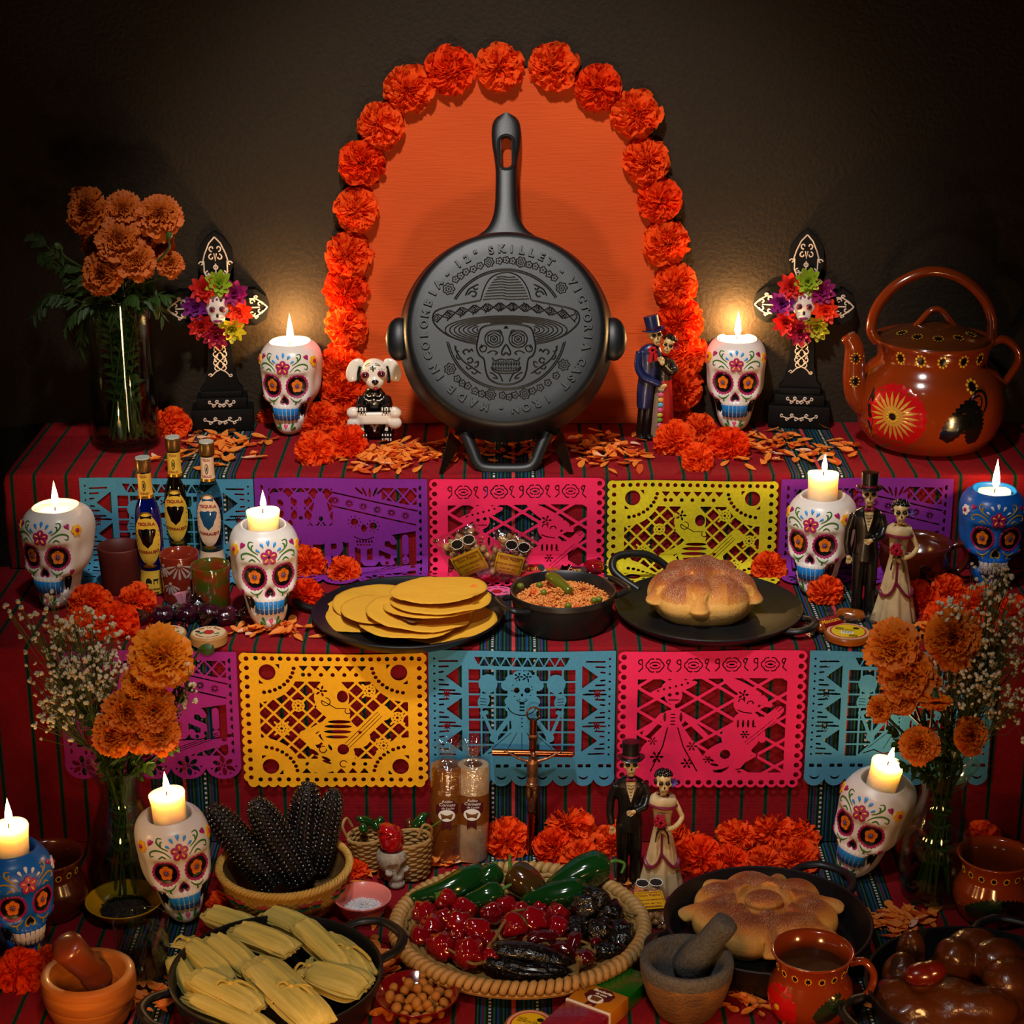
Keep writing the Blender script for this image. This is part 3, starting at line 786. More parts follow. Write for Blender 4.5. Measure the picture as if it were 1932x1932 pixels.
SK = [ # pal, px, py(base centre), z, yaw, roll, pitch, label, candle(r, top, flare, fl), candle label, power
 ('white', 553, 812, Z3, -8, 0, 0, 'white painted skull holder on the top shelf beside the dog figurine', (.0275, .1425, 0, 1.35), 'low wide candle filling the skull beside the dog figurine', 1.7),
 ('white', 1384, 806, Z3, -6, 0, 0, 'white painted skull holder on the top shelf beside the embracing couple', (.0265, .1465, 0, 1.25), 'low candle in the skull beside the embracing couple', 1.7),
 ('white', 118, 1136, Z2, -14, 0, 0, 'white painted skull holder at the left end of the middle shelf', (.0280, .1428, 0, 1.15), 'low wide candle in the skull at the left end of the middle shelf', .30),
 ('white', 505, 1174, Z2, 14, 0, 0, 'white painted skull holder beside the tortilla griddle', (.0215, .1660, .09, .8), 'tall flared candle in the skull beside the tortilla griddle', .30),
 ('white', 1542, 1112, Z2, -26, 0, 0, 'white painted skull holder behind the groom of the middle shelf couple', (.0215, .1790, .05, .8), 'tall candle in the skull behind the middle shelf groom', .30),
 ('blue', 1862, 1100, Z2, -4, 0, 0, 'bright blue painted skull holder behind the right baby breath', (.0235, .1440, 0, 1.35), 'low candle in the blue skull on the middle shelf', .34),
 ('white', 346, 1722, Z1, 20, 4, 0, 'white painted skull holder between corn basket and yellow saucer', (.0220, .1760, .08, .85), 'tall candle with a notched rim in the skull beside the corn', .30),
 ('white', 1616, 1640, Z1, -36, -12, 0, 'white painted skull holder tilted behind the bread skillet', (.0210, .1740, .06, .8), 'tall candle in the tilted skull behind the bread skillet', .30),
 ('blue', 38, 1790, Z1, 36, 0, 0, 'bright blue painted skull holder at the left edge above the wooden mortar', (.0230, .1760, .06, 1.05), 'tall candle in the blue skull at the left edge', .36)]
for (pal, px, py, z, yaw, roll, pitch, lb, (cr_, top, flr, fl), clb, pw) in SK:
    p = onz(px, py, z); p.z += .0015
    rot = (R_(pitch), R_(-roll), R_(yaw))
    if roll: p.z += .002
    build_skull(pal, lb, p, rot)
    build_candle(cr_, top, clb, p, rot, flare=flr, fl=fl, power=pw)
# ------------------------------------------------------------------ cut paper banners
CW, CH, CC = 258.0, 204.0, .85
GX, GY = np.meshgrid(np.arange(-2, CW+3, CC), np.arange(-2, CH+3, CC))
def c_(cx, cy, r): return r - np.hypot(GX-cx, GY-cy)
def e_(cx, cy, rx, ry, rot=0):
    x = GX-cx; y = GY-cy; c, s = math.cos(rot), math.sin(rot)
    return (1 - np.hypot((x*c+y*s)/rx, (-x*s+y*c)/ry))*min(rx, ry)
def s_(x0, y0, x1, y1, w_):
    dx, dy = x1-x0, y1-y0; L = dx*dx+dy*dy+1e-9
    t = np.clip(((GX-x0)*dx+(GY-y0)*dy)/L, 0, 1)
    return w_/2 - np.hypot(GX-x0-t*dx, GY-y0-t*dy)
def b_(x0, y0, x1, y1): return np.minimum(np.minimum(GX-x0, x1-GX), np.minimum(GY-y0, y1-GY))
def p_(pts):
    d = np.full(GX.shape, 1e9); ins = np.zeros(GX.shape, bool); n = len(pts)
    for i in range(n):
        x0, y0 = pts[i]; x1, y1 = pts[(i+1) % n]
        d = np.minimum(d, -s_(x0, y0, x1, y1, 0))
        if y0 != y1:
            cr2 = ((y0 > GY) != (y1 > GY)) & (GX < (x1-x0)*(GY-y0)/(y1-y0)+x0); ins ^= cr2
    return np.where(ins, d, -d)
def un(*a):
    r = a[0]
    for q in a[1:]: r = np.maximum(r, q)
    return r
def it(*a):
    r = a[0]
    for q in a[1:]: r = np.minimum(r, q)
    return r
def pl_(pts, w_):
    return un(*[s_(*pts[i], *pts[i+1], w_) for i in range(len(pts)-1)])
def lattice(ang, sp, w_):
    a = math.radians(ang); r = None
    for q in (a, -a):
        t = GX*math.sin(q) + GY*math.cos(q)
        d = w_/2 - np.abs((t/sp - np.round(t/sp))*sp); r = d if r is None else np.maximum(r, d)
    return r
def arcp(cx, cy, r, a0, a1, n=12, ry=None):
    return [(cx+r*math.cos(math.radians(lerp(a0, a1, i/(n-1)))), cy+(ry or r)*math.sin(math.radians(lerp(a0, a1, i/(n-1))))) for i in range(n)]
def daisy(cx, cy, r, n=6):
    return un(c_(cx, cy, r*.22), *[e_(cx+r*.62*math.cos(i*2*math.pi/n), cy+r*.62*math.sin(i*2*math.pi/n), r*.34, r*.17, i*2*math.pi/n) for i in range(n)])
def design_b():
    P = b_(8, 4, 250, 196)
    for y in np.arange(11, 196, 13.6): P = un(P, c_(8.5, y, 7.6), c_(249.5, y, 7.6))
    for x in np.arange(14, 250, 13.6): P = un(P, c_(x, 196, 7.6))
    H = [c_(11, y, 3.3) for y in np.arange(12, 196, 13.6)] + [c_(247, y, 3.3) for y in np.arange(12, 196, 13.6)]
    H += [c_(x, 11, 3.2) for x in np.arange(24, 240, 11.2)] + [c_(x, 192, 3.2) for x in np.arange(24, 240, 13)]
    reg = b_(27, 19, 231, 184)
    cut = None
    for sx in (0, 1):
        for sy in (0, 1):
            cx = 27+12 if not sx else 231-12; cy = 19+12 if not sy else 184-12
            kx = 27 if not sx else 231; ky = 19 if not sy else 184
            cut = c_(kx, ky, 56) if cut is None else un(cut, c_(kx, ky, 56))
            H.append(c_(cx, cy, 11.5))
            for i in range(9):
                a = math.radians(8 + 74*i/8); H.append(c_(kx + (1-2*sx)*49*math.cos(a), ky + (1-2*sy)*49*math.sin(a)*.86, 2.8))
            H.append(p_([(kx+(1-2*sx)*29, ky), (kx+(1-2*sx)*23, ky), (kx+(1-2*sx)*29, ky+(1-2*sy)*7)])); H.append(p_([(kx, ky+(1-2*sy)*29), (kx, ky+(1-2*sy)*23), (kx+(1-2*sx)*7, ky+(1-2*sy)*29)]))
    bandt = it(b_(75, 19, 183, 44)); bandb = b_(75, 160, 183, 184)
    for i in range(6):
        x = 82+i*16; H.append(p_([(x, 21), (x+13, 21), (x+6.5, 29)])); H.append(c_(x+6.5+8, 34, 2.9) if i < 5 else c_(88, 34, 2.9))
        H.append(p_([(x, 182), (x+13, 182), (x+6.5, 174)])); H.append(c_(x+8, 168, 2.9))
    L = it(reg, -cut, -bandt, -bandb, -lattice(45, 16.2, 3.2))
    H.append(L)
    Q = it(P, *[-h for h in H])
    # little snowflake stars
    for (x, y) in ((80, 80), (56, 114), (178, 58), (216, 98), (196, 140)):
        Q = un(Q, c_(x, y, 9)); Q = un(Q, *[s_(x-13*math.cos(a), y-13*math.sin(a), x+13*math.cos(a), y+13*math.sin(a), 3) for a in (.78, 2.35)])
        Q = it(Q, -c_(x, y, 2), *[-c_(x+5.5*math.cos(i*.785), y+5.5*math.sin(i*.785), 1.0) for i in range(8)])
    # guitarist
    fig = un(e_(126, 68, 24, 28), e_(138, 92, 13, 16), e_(133, 118, 24, 26), e_(130, 154, 26, 22), e_(95, 128, 16, 9, .5), s_(88, 124, 118, 106, 10), s_(88, 126, 104, 152, 9), e_(160, 128, 18, 16), s_(140, 146, 196, 88, 17), e_(196, 92, 12, 10), e_(110, 172, 20, 10))
    Q = un(Q, it(fig, reg))
    cuts = [e_(141, 66, 7.5, 9), daisy(112, 58, 9, 5), pl_(arcp(118, 74, 6, -90, 200)+[(132, 84), (146, 84)], 1.3), pl_(arcp(148, 88, 4, -60, 220), 1.3), *[c_(99+q*1.5, 60+q*7, 1.5) for q in range(4)],
            e_(136, 104, 16, 2.6), e_(134, 111, 19, 2.8), e_(133, 119, 19, 2.8), e_(132, 127, 16, 2.4), c_(140, 146, 8), pl_([(146, 140), (192, 92)], 1), pl_([(149, 143), (195, 95)], 1), pl_([(143, 137), (189, 89)], 1),
            pl_(arcp(112, 146, 5, 0, 300), 1.5), e_(122, 143, 5, 2, 1.1), e_(116, 160, 7, 2.2, .5), e_(117, 165, 7, 1.8, .4), pl_(arcp(140, 168, 5, 60, 330), 1.5), c_(164, 120, 2.4), e_(99, 150, 8, 3, .6)]
    return it(Q, *[-h for h in cuts])
def design_a():
    P = b_(0, 0, 258, 190)
    for i in range(9): P = un(P, c_(14.3+i*28.7, 189, 14.8))
    H = []
    for i in range(9):
        x = 14.3+i*28.7; H.append(it(c_(x, 187, 7), -c_(x, 183, 8)))
        for q in (-7, 4): H.append(b_(x+q-1, 170, x+q+6, 175))
    for m in (0, 1):
        X = lambda x: x if not m else 258-x
        for y in range(12, 165, 11): H.append(c_(X(8), y, 1.6))
        for k, y in enumerate((40, 88, 136)):
            H.append(p_([(X(46), y-19), (X(46), y+15), (X(24), y-2)]))
            for (dy, xa, xb) in ((-24, 15, 40), (-16, 15, 27), (10, 15, 27), (18, 15, 36), (-8, 15, 20), (3, 15, 20)): H.append(s_(X(xa), y+dy, X(xb), y+dy+(.6 if dy > 0 else -.6), 2.6))
        for y in (64, 112):
            H.append(un(*[s_(X(25)-5*math.cos(a), y-5*math.sin(a), X(25)+5*math.cos(a), y+5*math.sin(a), 1.6) for a in (0, .785, 1.57, 2.36)])); H.append(s_(X(34), y, X(44), y, 2.4)); H.append(s_(X(13), y, X(18), y, 2.2))
    for i in range(9):
        x = 62+i*15; H.append(p_([(x+1, 9), (x+13, 9), (x+7, 21)]));
        if i < 8: H.append(p_([(x+8.5, 22), (x+21, 22), (x+14.8, 11)]))
    reg = b_(54, 26, 204, 160)
    gx = 1.3 - np.abs(((GX-54)/18.75 - np.round((GX-54)/18.75))*18.75); gy = 1.3 - np.abs(((GY-26)/19 - np.round((GY-26)/19))*19)
    H.append(it(reg, -un(gx, gy)))
    Q = it(P, *[-h for h in H])
    fig = [e_(129, 58, 18, 20), p_([(112, 88), (146, 88), (143, 118), (115, 118)]), p_([(115, 114), (143, 114), (186, 158), (129, 164), (72, 158)]), e_(129, 84, 24, 10), s_(129, 70, 129, 84, 9)]
    fig += [c_(x, y, 8) for x, y in ((114, 42), (124, 36), (135, 36), (145, 42), (108, 50), (151, 50), (113, 74), (146, 74))]
    for m in (0, 1):
        X = lambda x: x if not m else 258-x
        fig += [e_(X(82), 48, 13, 14), s_(X(82), 62, X(78), 70, 5), e_(X(76), 74, 8, 11, .3), s_(X(76), 94, X(90), 130, 4.5), c_(X(74), 92, 3.4), c_(X(79), 91, 3.4), s_(X(90), 130, X(113), 96, 7), c_(X(90), 130, 6)]
    Q = un(Q, it(un(*fig), b_(50, 22, 208, 166)))
    cuts = [c_(121.5, 57, 4.2), c_(136.5, 57, 4.2), e_(129, 64, 1.6, 2.4), pl_(arcp(129, 66, 9, 35, 145), 1.3), daisy(124, 37, 7, 5), daisy(136, 37, 7, 5), *[c_(129+14*math.cos(a), 56+15*math.sin(a), 1) for a in np.arange(0, 6.28, .6)],
            *[b_(125.5, y, 132.5, y+2.6) for y in (76, 81, 86)], pl_(arcp(129, 80, 20, 15, 165, ry=15), 1.5), *[c_(129, y, 1.2) for y in (100, 106, 112)], *[s_(129+q*.5, 122, 129+q*1.4, 146, 1) for q in (-30, -14, 0, 14, 30)],
            pl_([(82, 153), (96, 148), (110, 155), (129, 148), (148, 155), (163, 148), (177, 153)], 1.8)]
    for m in (0, 1):
        X = lambda x: x if not m else 258-x
        cuts += [pl_([(X(71), 70+k*4.5), (X(80), 71+k*4.5)], 1.1) for k in range(3)]
    return it(Q, *[-h for h in cuts])
def design_c():
    P = b_(9, 0, 249, 196)
    ys = np.arange(8, 192, 14.6); xs = np.arange(14, 250, 14.4)
    P = un(P, *[c_(9, y, 7.7) for y in ys], *[c_(249, y, 7.7) for y in ys], *[c_(x, 195, 7.7) for x in xs])
    H = [c_(9, y, 3.7) for y in ys] + [c_(249, y, 3.7) for y in ys] + [c_(x, 195, 3.7) for x in xs]
    for i in range(4):
        x = 51+i*52; lob = un(*[c_(x+7*math.cos(a), 20+5*math.sin(a), 6) for a in np.arange(0, 6.28, 1.047)])
        H.append(it(lob, -(lob-1.6), -b_(x-1, 0, x+1, 40)))
        H.append(it(e_(x, 20, 8, 5.5), -e_(x, 20, 6.4, 4), -b_(x-10, 19, x+10, 21))); H.append(e_(x, 20, 4, 1.4))
        for q in (-1, 1):
            if 20 < x+q*26 < 240: H.append(pl_(arcp(x+q*19, 15, 3.4, 90, 380)[:9]+[(x+q*17, 24), (x+q*22, 29)], 1.7))
    reg = b_(28, 40, 231, 180)
    H.append(it(reg, -lattice(32, 29, 4.2)))
    Q = it(P, *[-h for h in H])
    f1 = un(e_(76, 54, 34, 7, -.28), e_(78, 48, 17, 8, -.2), e_(77, 64, 12, 13), s_(77, 72, 77, 88, 5), e_(77, 98, 17, 13), s_(62, 94, 40, 120, 8), s_(92, 94, 122, 124, 8), p_([(66, 106), (88, 106), (136, 180), (24, 180), (36, 140)]))
    f2 = un(e_(178, 60, 40, 9, .55), e_(176, 76, 17, 18), e_(178, 100, 18, 12), e_(170, 126, 26, 22), e_(146, 154, 30, 19, -.5), e_(170, 138, 22, 16, -.5), s_(170, 134, 220, 92, 9), s_(196, 108, 222, 86, 12), s_(180, 150, 160, 178, 14), s_(198, 100, 200, 130, 9))
    Q = un(Q, it(un(f1, f2), reg))
    cuts = [c_(72, 63, 2.6), c_(82, 61, 2.6), b_(70, 70, 85, 71.4), *[c_(56+i*8, 57-i*2.2, 1.7) for i in range(6)], *[e_(77, 92+i*5, 4, 1) for i in range(4)], e_(66, 96, 2, 7), e_(88, 96, 2, 7), daisy(56, 156, 10), daisy(104, 140, 8), daisy(98, 166, 9), daisy(126, 160, 7), daisy(50, 132, 7),
            pl_([(70, 112), (64, 140), (48, 178)], 1.8), pl_([(84, 112), (92, 140), (112, 178)], 1.8), pl_(arcp(170, 74, 4, 180, 360), 1.6), pl_(arcp(182, 77, 4, 180, 360), 1.6), pl_([(165, 86), (172, 89), (184, 91)], 1.6), daisy(172, 64, 8, 5), *[p_([(196+i*9, 58+i*9), (201+i*9, 60+i*9), (197+i*9, 66+i*9)]) for i in range(3)],
            c_(150, 152, 7), pl_([(176, 134), (214, 100)], .9), pl_([(179, 137), (217, 103)], .9), pl_(arcp(160, 150, 34, -10, 80, ry=26), 1.8), *[e_(166+i*7, 106, 1.6, 6) for i in range(4)], e_(130, 160, 6, 2, .5), e_(136, 168, 6, 2, .2), daisy(176, 122, 7), *[s_(214+i*3, 82+i*3, 222+i*3, 74+i*3, 1.3) for i in range(3)]]
    return it(Q, *[-h for h in cuts])
LET = {'D': [[(0, 0), (0, 10)], [(0, 0), (4, 0), (6, 2), (6, 8), (4, 10), (0, 10)]], 'I': [[(1, 0), (5, 0)], [(3, 0), (3, 10)], [(1, 10), (5, 10)]], 'A': [[(0, 10), (2.5, 0), (3.5, 0), (6, 10)], [(1, 6.5), (5, 6.5)]], 'M': [[(0, 10), (0, 0), (3, 5), (6, 0), (6, 10)]],
 'U': [[(0, 0), (0, 9), (1, 10), (5, 10), (6, 9), (6, 0)]], 'E': [[(6, 0), (0, 0), (0, 10), (6, 10)], [(0, 5), (4.5, 5)]], 'R': [[(0, 10), (0, 0), (5, 0), (6, 1.5), (6, 3.5), (5, 5), (0, 5)], [(3, 5), (6, 10)]], 'T': [[(0, 0), (6, 0)], [(3, 0), (3, 10)]], 'O': [[(0, 1), (1, 0), (5, 0), (6, 1), (6, 9), (5, 10), (1, 10), (0, 9), (0, 1)]],
 'S': [[(6, 1.5), (5, 0), (1, 0), (0, 1.5), (0, 4), (6, 6), (6, 8.5), (5, 10), (1, 10), (0, 8.5)]], '!': [[(3, 0), (3, 6.5)], [(3, 9), (3, 10)]]}
def word(w_, x0, y0, lw, lh, pitch, sw, slope=0, grow=0):
    r = None
    for i, ch in enumerate(w_):
        if ch == ' ': continue
        for st in LET[ch]:
            q = pl_([(x0+i*pitch+a*lw/6, y0+slope*i+b*(lh+grow*i)/10) for a, b in st], sw); r = q if r is None else un(r, q)
    return r
def design_d():
    P = b_(0, 0, 258, 182)
    for i in range(5): P = un(P, e_(26+i*51.5, 180, 26, 22))
    H = []
    for i in range(5):
        x = 26+i*51.5; H += [e_(x+10.5*math.cos(a), 180+10*math.sin(a), 6, 3.4, a) for a in np.arange(.4, 6.3, 1.047)] + [it(c_(x, 180, 3.2), -c_(x, 180, 1.6))]; H += [c_(x+19*math.cos(a), 178+17*math.sin(a), 1.5) for a in np.arange(.2, 3.1, .42)]
    for y in range(14, 170, 13): H += [it(c_(9, y, 4), GX-9), it(c_(249, y, 4), 249-GX)]
    r1 = b_(20, 16, 116, 74); H.append(it(r1, -lattice(50, 15, 2.4), -(word('DIA', 28, 28, 20, 40, 30, 9)+1.2)))
    H.append(it(b_(190, 14, 242, 40), -lattice(50, 17, 2.6), GX*.22-GY+(-10)))
    H.append(it(r1, c_(68, 62, 3)))
    H += [s_(108, 20, 243, 50, 2.2), s_(112, 42, 240, 72, 2.2)]
    for i in range(6):
        x, y = 120+i*21, 34+i*4.7
        H.append(un(*[it(s_(x-6*math.cos(a), y-6*math.sin(a), x+6*math.cos(a), y+6*math.sin(a), 1.2), -c_(x, y, 1.8)) for a in np.arange(.3, 3.2, .52)]))
    H += [e_(172+q*8, 22-abs(q)*1.6, 1.7, 8, q*.42) for q in (-2, -1, 0, 1, 2)]
    for q, y in ((-14, 68), (14, 74)): H += [c_(162+q, y, 5.5)] + [c_(162+q+9*math.cos(a), y+9*math.sin(a), 1.1) for a in np.arange(0, 6.28, .7)]
    H += [e_(162, 78, 4, 6), pl_(arcp(162, 70, 26, 55, 125), 1.5)] + [b_(150+i*4.4, 97, 152.6+i*4.4, 101) for i in range(6)] + [b_(151+i*4.4, 103, 153.6+i*4.4, 106) for i in range(5)]
    band = p_([(20, 96), (130, 100), (240, 82), (240, 136), (130, 142), (20, 150)])
    H.append(it(band, -(word('MUERTOS!', 26, 102, 18, 36, 27, 8, slope=-1.4, grow=.4)+.8), -c_(162, 86, 26)))
    H.append(it(b_(150, 140, 240, 164), -lattice(50, 18, 2.6), GY-(168-.32*(GX-150))-6))
    H += [pl_([(150, 158), (226, 128)], 1.1), pl_([(150, 161), (227, 131)], 1.1), pl_([(150, 164), (228, 134)], 1.1), *[c_(196+i*13, 133-i*5, 3) for i in range(2)], *[e_(238+q, 136-q, 4, 2.4) for q in (-3, 4)]]
    H += [e_(112+q*7, 156+abs(q)*2.4, 2.4, 11, q*.45) for q in (-2, -1, 1, 2)] + [c_(72, 160, 9), c_(60, 150, 2), c_(84, 150, 2)]
    H += [b_(30+q*9, 156, 34+q*9, 162) for q in range(3)]
    Q = it(P, *[-h for h in H]); return un(Q, c_(250, 140, 13)*1.0 if False else Q)
def march(Q):
    ny, nx = Q.shape; Q = Q + 1e-4
    ins = Q > 0
    cnt = ins[:-1, :-1].astype(int)+ins[:-1, 1:]+ins[1:, :-1]+ins[1:, 1:]
    vi = {}; V = []; Fc = []
    def vert(key, x, y):
        if key not in vi: vi[key] = len(V); V.append((x, y))
        return vi[key]
    def gp(i, j): return vert((i, j), GX[i, j], GY[i, j])
    def ep(i, j, k, l):
        key = (i, j, k, l) if (i, j) < (k, l) else (k, l, i, j)
        a, b = Q[i, j], Q[k, l]; t = min(.98, max(.02, a/(a-b)))
        return vert(key, GX[i, j]+(GX[k, l]-GX[i, j])*t, GY[i, j]+(GY[k, l]-GY[i, j])*t)
    for i, j in zip(*np.nonzero(cnt)):
        i = int(i); j = int(j)
        if cnt[i, j] == 4: Fc.append((gp(i, j), gp(i+1, j), gp(i+1, j+1), gp(i, j+1))); continue
        cs = [(i, j), (i+1, j), (i+1, j+1), (i, j+1)]; poly = []
        for k in range(4):
            a = cs[k]; b = cs[(k+1) % 4]
            if ins[a]: poly.append(gp(*a))
            if ins[a] != ins[b]: poly.append(ep(*a, *b))
        if len(poly) >= 3: Fc.append(tuple(poly))
    return V, Fc
DES = {k: march(f()) for k, f in (('a', design_a), ('b', design_b), ('c', design_c), ('d', design_d))}
FELT = dict(bump=(700, .3, .0006))
PC = {'blue': M('paper_blue', '#458eb0', .85, var=(260, '#3a7c9c', .3), **FELT), 'purple': M('paper_purple', '#7d1a94', .85, var=(260, '#6c1580', .3), **FELT), 'magenta': M('paper_magenta', '#a81a80', .85, var=(260, '#951670', .3), **FELT),
      'pink': M('paper_pink', '#ee1f5c', .85, var=(260, '#de1a54', .3), **FELT), 'yellow': M('paper_yellow', '#dccc14', .85, var=(200, '#b8a80e', .3), **FELT), 'gold': M('paper_gold', '#ffb90c', .85, var=(200, '#eba406', .3), **FELT)}
def banner(des, col, x0, x1, row, label):
    V, Fc = DES[des]
    yp = YF1 if row == 1 else YF2
    zt = (Z3 if row == 1 else Z2) - (.004 if row == 1 else .0035)
    py = 905 if row == 1 else 1227
    xa = ony(x0, py, yp).x; xb = ony(x1, py, yp).x; s = (xb-xa)/CW
    drop = zt - Z2 - .004; sd = U(0, 9); R0 = .022
    lean = 0
    v = []
    for X, Y in V:
        x = xa + X*s; L = Y*s; wv = .0012*noise.noise(Vector((X*.02, Y*.02, sd)))
        bulge = .0035 + .0025*math.sin(math.pi*min(1, L/.2))
        if row == 1 and L > drop - R0:
            a = min((L-(drop-R0))/R0, math.pi/2); k = L - (drop-R0) - a*R0
            y = yp - bulge - R0*(1-math.cos(a)) - k; z = zt - (drop-R0) - R0*math.sin(a) + (0 if a < 1.57 else .0015*math.sin(k*60))
        else: y = yp - bulge - wv - (0 if row == 1 else .004*(L/.2)**2); z = zt - L
        v.append((x + (.0 if row == 1 else -.00*L), y, z + .0015*math.sin(X*.02+sd)*max(0, 1-L*8)*.8))
    g = G(); g.v = v; g.f = Fc
    me = to_mesh(g, 'banner', 0)
    return ob('cut_paper_banner', me, PC[col], label=label, cat='paper banner', group='cut paper banners on the step fronts')
banner('a', 'blue', 150, 478, 1, 'blue cut paper banner with maraca dancer behind the tequila bottles')
banner('d', 'purple', 480, 806, 1, 'purple lettered cut paper banner behind the tortilla griddle')
banner('c', 'pink', 808, 1143, 1, 'pink cut paper banner below the skillet stand behind the nut bags')
banner('b', 'yellow', 1145, 1470, 1, 'greenish yellow cut paper banner behind the round bread griddle')
banner('d', 'purple', 1474, 1799, 1, 'purple magenta cut paper banner behind the middle shelf couple')
banner('d', 'magenta', 108, 446, 2, 'magenta lettered cut paper banner behind the left marigold vase')
banner('b', 'gold', 449, 806, 2, 'golden yellow cut paper banner above the black corn')
banner('a', 'blue', 808, 1162, 2, 'blue cut paper banner with maraca dancer behind the crucifix')
banner('c', 'pink', 1165, 1525, 2, 'reddish pink cut paper banner behind the bottom bride')
banner('a', 'blue', 1528, 1880, 2, 'blue cut paper banner behind the right marigold vase')

# ------------------------------------------------------------------ big skillet on its stand
TA = R_(27); SQ = .234e-3
NZ = Vector((0, -math.cos(TA), math.sin(TA))); NUP = Vector((0, math.sin(TA), math.cos(TA)))
C0 = Vector((ony(955, 640, .43).x, .427, .632))
MSK = Matrix.Translation(C0) @ Matrix(((1, 0, 0), (0, NUP.y, NZ.y), (0, NUP.z, NZ.z))).to_4x4()   # local x right, y up the pan, z out of the base
sk = thing('skillet', 'large black cast iron skillet standing upside on a metal stand with embossed sombrero skull base', 'skillet')
sk.matrix_world = MSK
D0 = .052
g = G(); prof = [(0, D0), (.06, D0), (.12, D0), (.140, D0), (.1455, D0-.0012), (.1500, D0-.005), (.1530, D0-.012), (.157, D0-.030), (.161, D0-.046), (.1635, D0-.050), (.1635, 0), (.160, -.001), (.157, .004), (.150, .040), (.14, .045), (0, .045)]
g.lathe(prof, 120); ob('pan_body', g, IRON, sk, sharp=50)
def band_shape(outer, inner, z0, z1, bev=.003):
    """closed strap of metal between two outlines (same count)"""
    n = len(outer); zm = (z0+z1)/2; rings = []
    for k, (t, z) in enumerate(((.12, z0), (0, lerp(z0, z1, .3)), (0, lerp(z0, z1, .7)), (.12, z1), (.88, z1), (1, lerp(z0, z1, .7)), (1, lerp(z0, z1, .3)), (.88, z0))):
        rings.append([(lerp(o[0], i[0], t), lerp(o[1], i[1], t), z) for o, i in zip(outer, inner)])
    rings.append(rings[0]); gg = G(); gg.loft(rings, False, False); return gg
# long handle with its hanging slot, built as loft along y
g = G(); rings = []
hw = cr([.150, .165, .19, .23, .27, .30, .325, .340, .348, .352], [.052, .031, .0195, .0165, .0168, .0215, .0225, .0195, .0130, .005])
ht = cr([.150, .20, .28, .352], [.020, .018, .016, .014]); hz = cr([.150, .2, .28, .352], [.012, .010, .006, .002])
for i in range(34):
    y = lerp(.150, .352, i/33); w2 = hw(y); t = ht(y)/2; zc = hz(y)
    rings.append([(w2*math.copysign(abs(math.cos(a))**.8, math.cos(a)), y, zc + t*math.copysign(abs(math.sin(a))**.8, math.sin(a))) for a in [2*math.pi*j/24 for j in range(24)]])
g.loft(rings)
hm = to_mesh(g, 'long_handle', 0); fix_normals(hm)
o = ob('long_handle', hm, IRON, sk)
cut = G(); cut.prism([(q[0]*.0082, .287+q[1]) for q in [(math.cos(a), .0105*math.sin(a)+(.017 if math.sin(a) > 0 else -.017)) for a in [2*math.pi*j/24 for j in range(24)]]], -.1, .1)
co = bpy.data.objects.new('cut', to_mesh(cut, 'cut', 0)); scene.collection.objects.link(co); fix_normals(co.data)
o.parent = None; o.matrix_world = Matrix.Identity(4)
md = o.modifiers.new('b', 'BOOLEAN'); md.object = co; md.operation = 'DIFFERENCE'; md.solver = 'EXACT'
dg = bpy.context.evaluated_depsgraph_get(); dg.update(); nm = bpy.data.meshes.new_from_object(o.evaluated_get(dg)); o.modifiers.clear(); o.data = nm; bpy.data.objects.remove(co); slot(nm, IRON); nm.set_sharp_from_angle(angle=R_(50)); o.parent = sk
g = G(); n = 28
slotp = [(.0112*math.cos(a), .287 + .0105*math.sin(a)+(.0172 if math.sin(a) > 0 else -.0172)) for a in [2*math.pi*j/n for j in range(n)]]
g.tube([(x, y, hz(y)+ht(y)/2-.0008) for x, y in slotp], .0028, 8, closed=True); ob('handle_slot_rim', g, IRON, sk)
# helper handle: a trapezoid loop below
pts = [(-.062, -.150), (-.050, -.178), (-.042, -.197), (-.030, -.205), (0, -.206), (.030, -.205), (.042, -.197), (.050, -.178), (.062, -.150)]
g = G(); g.tube([(x, y, .008) for x, y in smooth_path([(a, b, 0) for a, b in pts], 4) for _ in [0]] if False else [(p.x, p.y, .008) for p in smooth_path([(a, b, 0) for a, b in pts], 4)], .0095, 14, flat=.8); ob('helper_handle', g, IRON, sk)
for q in (-1, 1):   # pouring lips
    g = G(); g.ball((0, 0, 0), (.020, .034, .014), 20, 12); ob('pour_lip', g, IRON, sk, loc=(q*.163, -.006, .010))
def L2(x, y): return ((x-907)*.000228, (737-y)*SQ)
def rel(name, strokes, r=.0010, closed=False, taper=False):
    g = G()
    for st in strokes:
        P = smooth_path([(x, y, D0) for x, y in [L2(*q) for q in st]], 4, closed); n = len(P)
        g.tube([(p.x, p.y, D0+.0002) for p in P], r, 6, flat=.9, closed=closed)
    return ob(name, g, IRON, sk)
def mir(st): return [(1814-x, y) for x, y in st]
for w_, a0, da in (('12"', -36, 7.3), ('SKILLET', -10.6, 7.25), ('VICTORIA', 53.6, 7.05), ('CAST', 114, 6.9), ('IRON', 150, 7.9), ('MADE', 195, 8.7), ('IN', 233, 7.4), ('COLOMBIA', 250.5, 7.65), ('-', -46.5, 0), ('-', 43.5, 0), ('-', 183.5, 0)):
    for i, ch in enumerate(w_):
        a = R_(a0 + da*i); r = .1225
        g = G(); g.join(text_mesh(ch, .0160, .0015, .0004, .0005), Matrix.Translation((r*math.sin(a), r*math.cos(a), D0+.0006)) @ Matrix.Rotation(-a, 4, 'Z'))
        ob('raised_letter', g, IRON, sk, sharp=40)
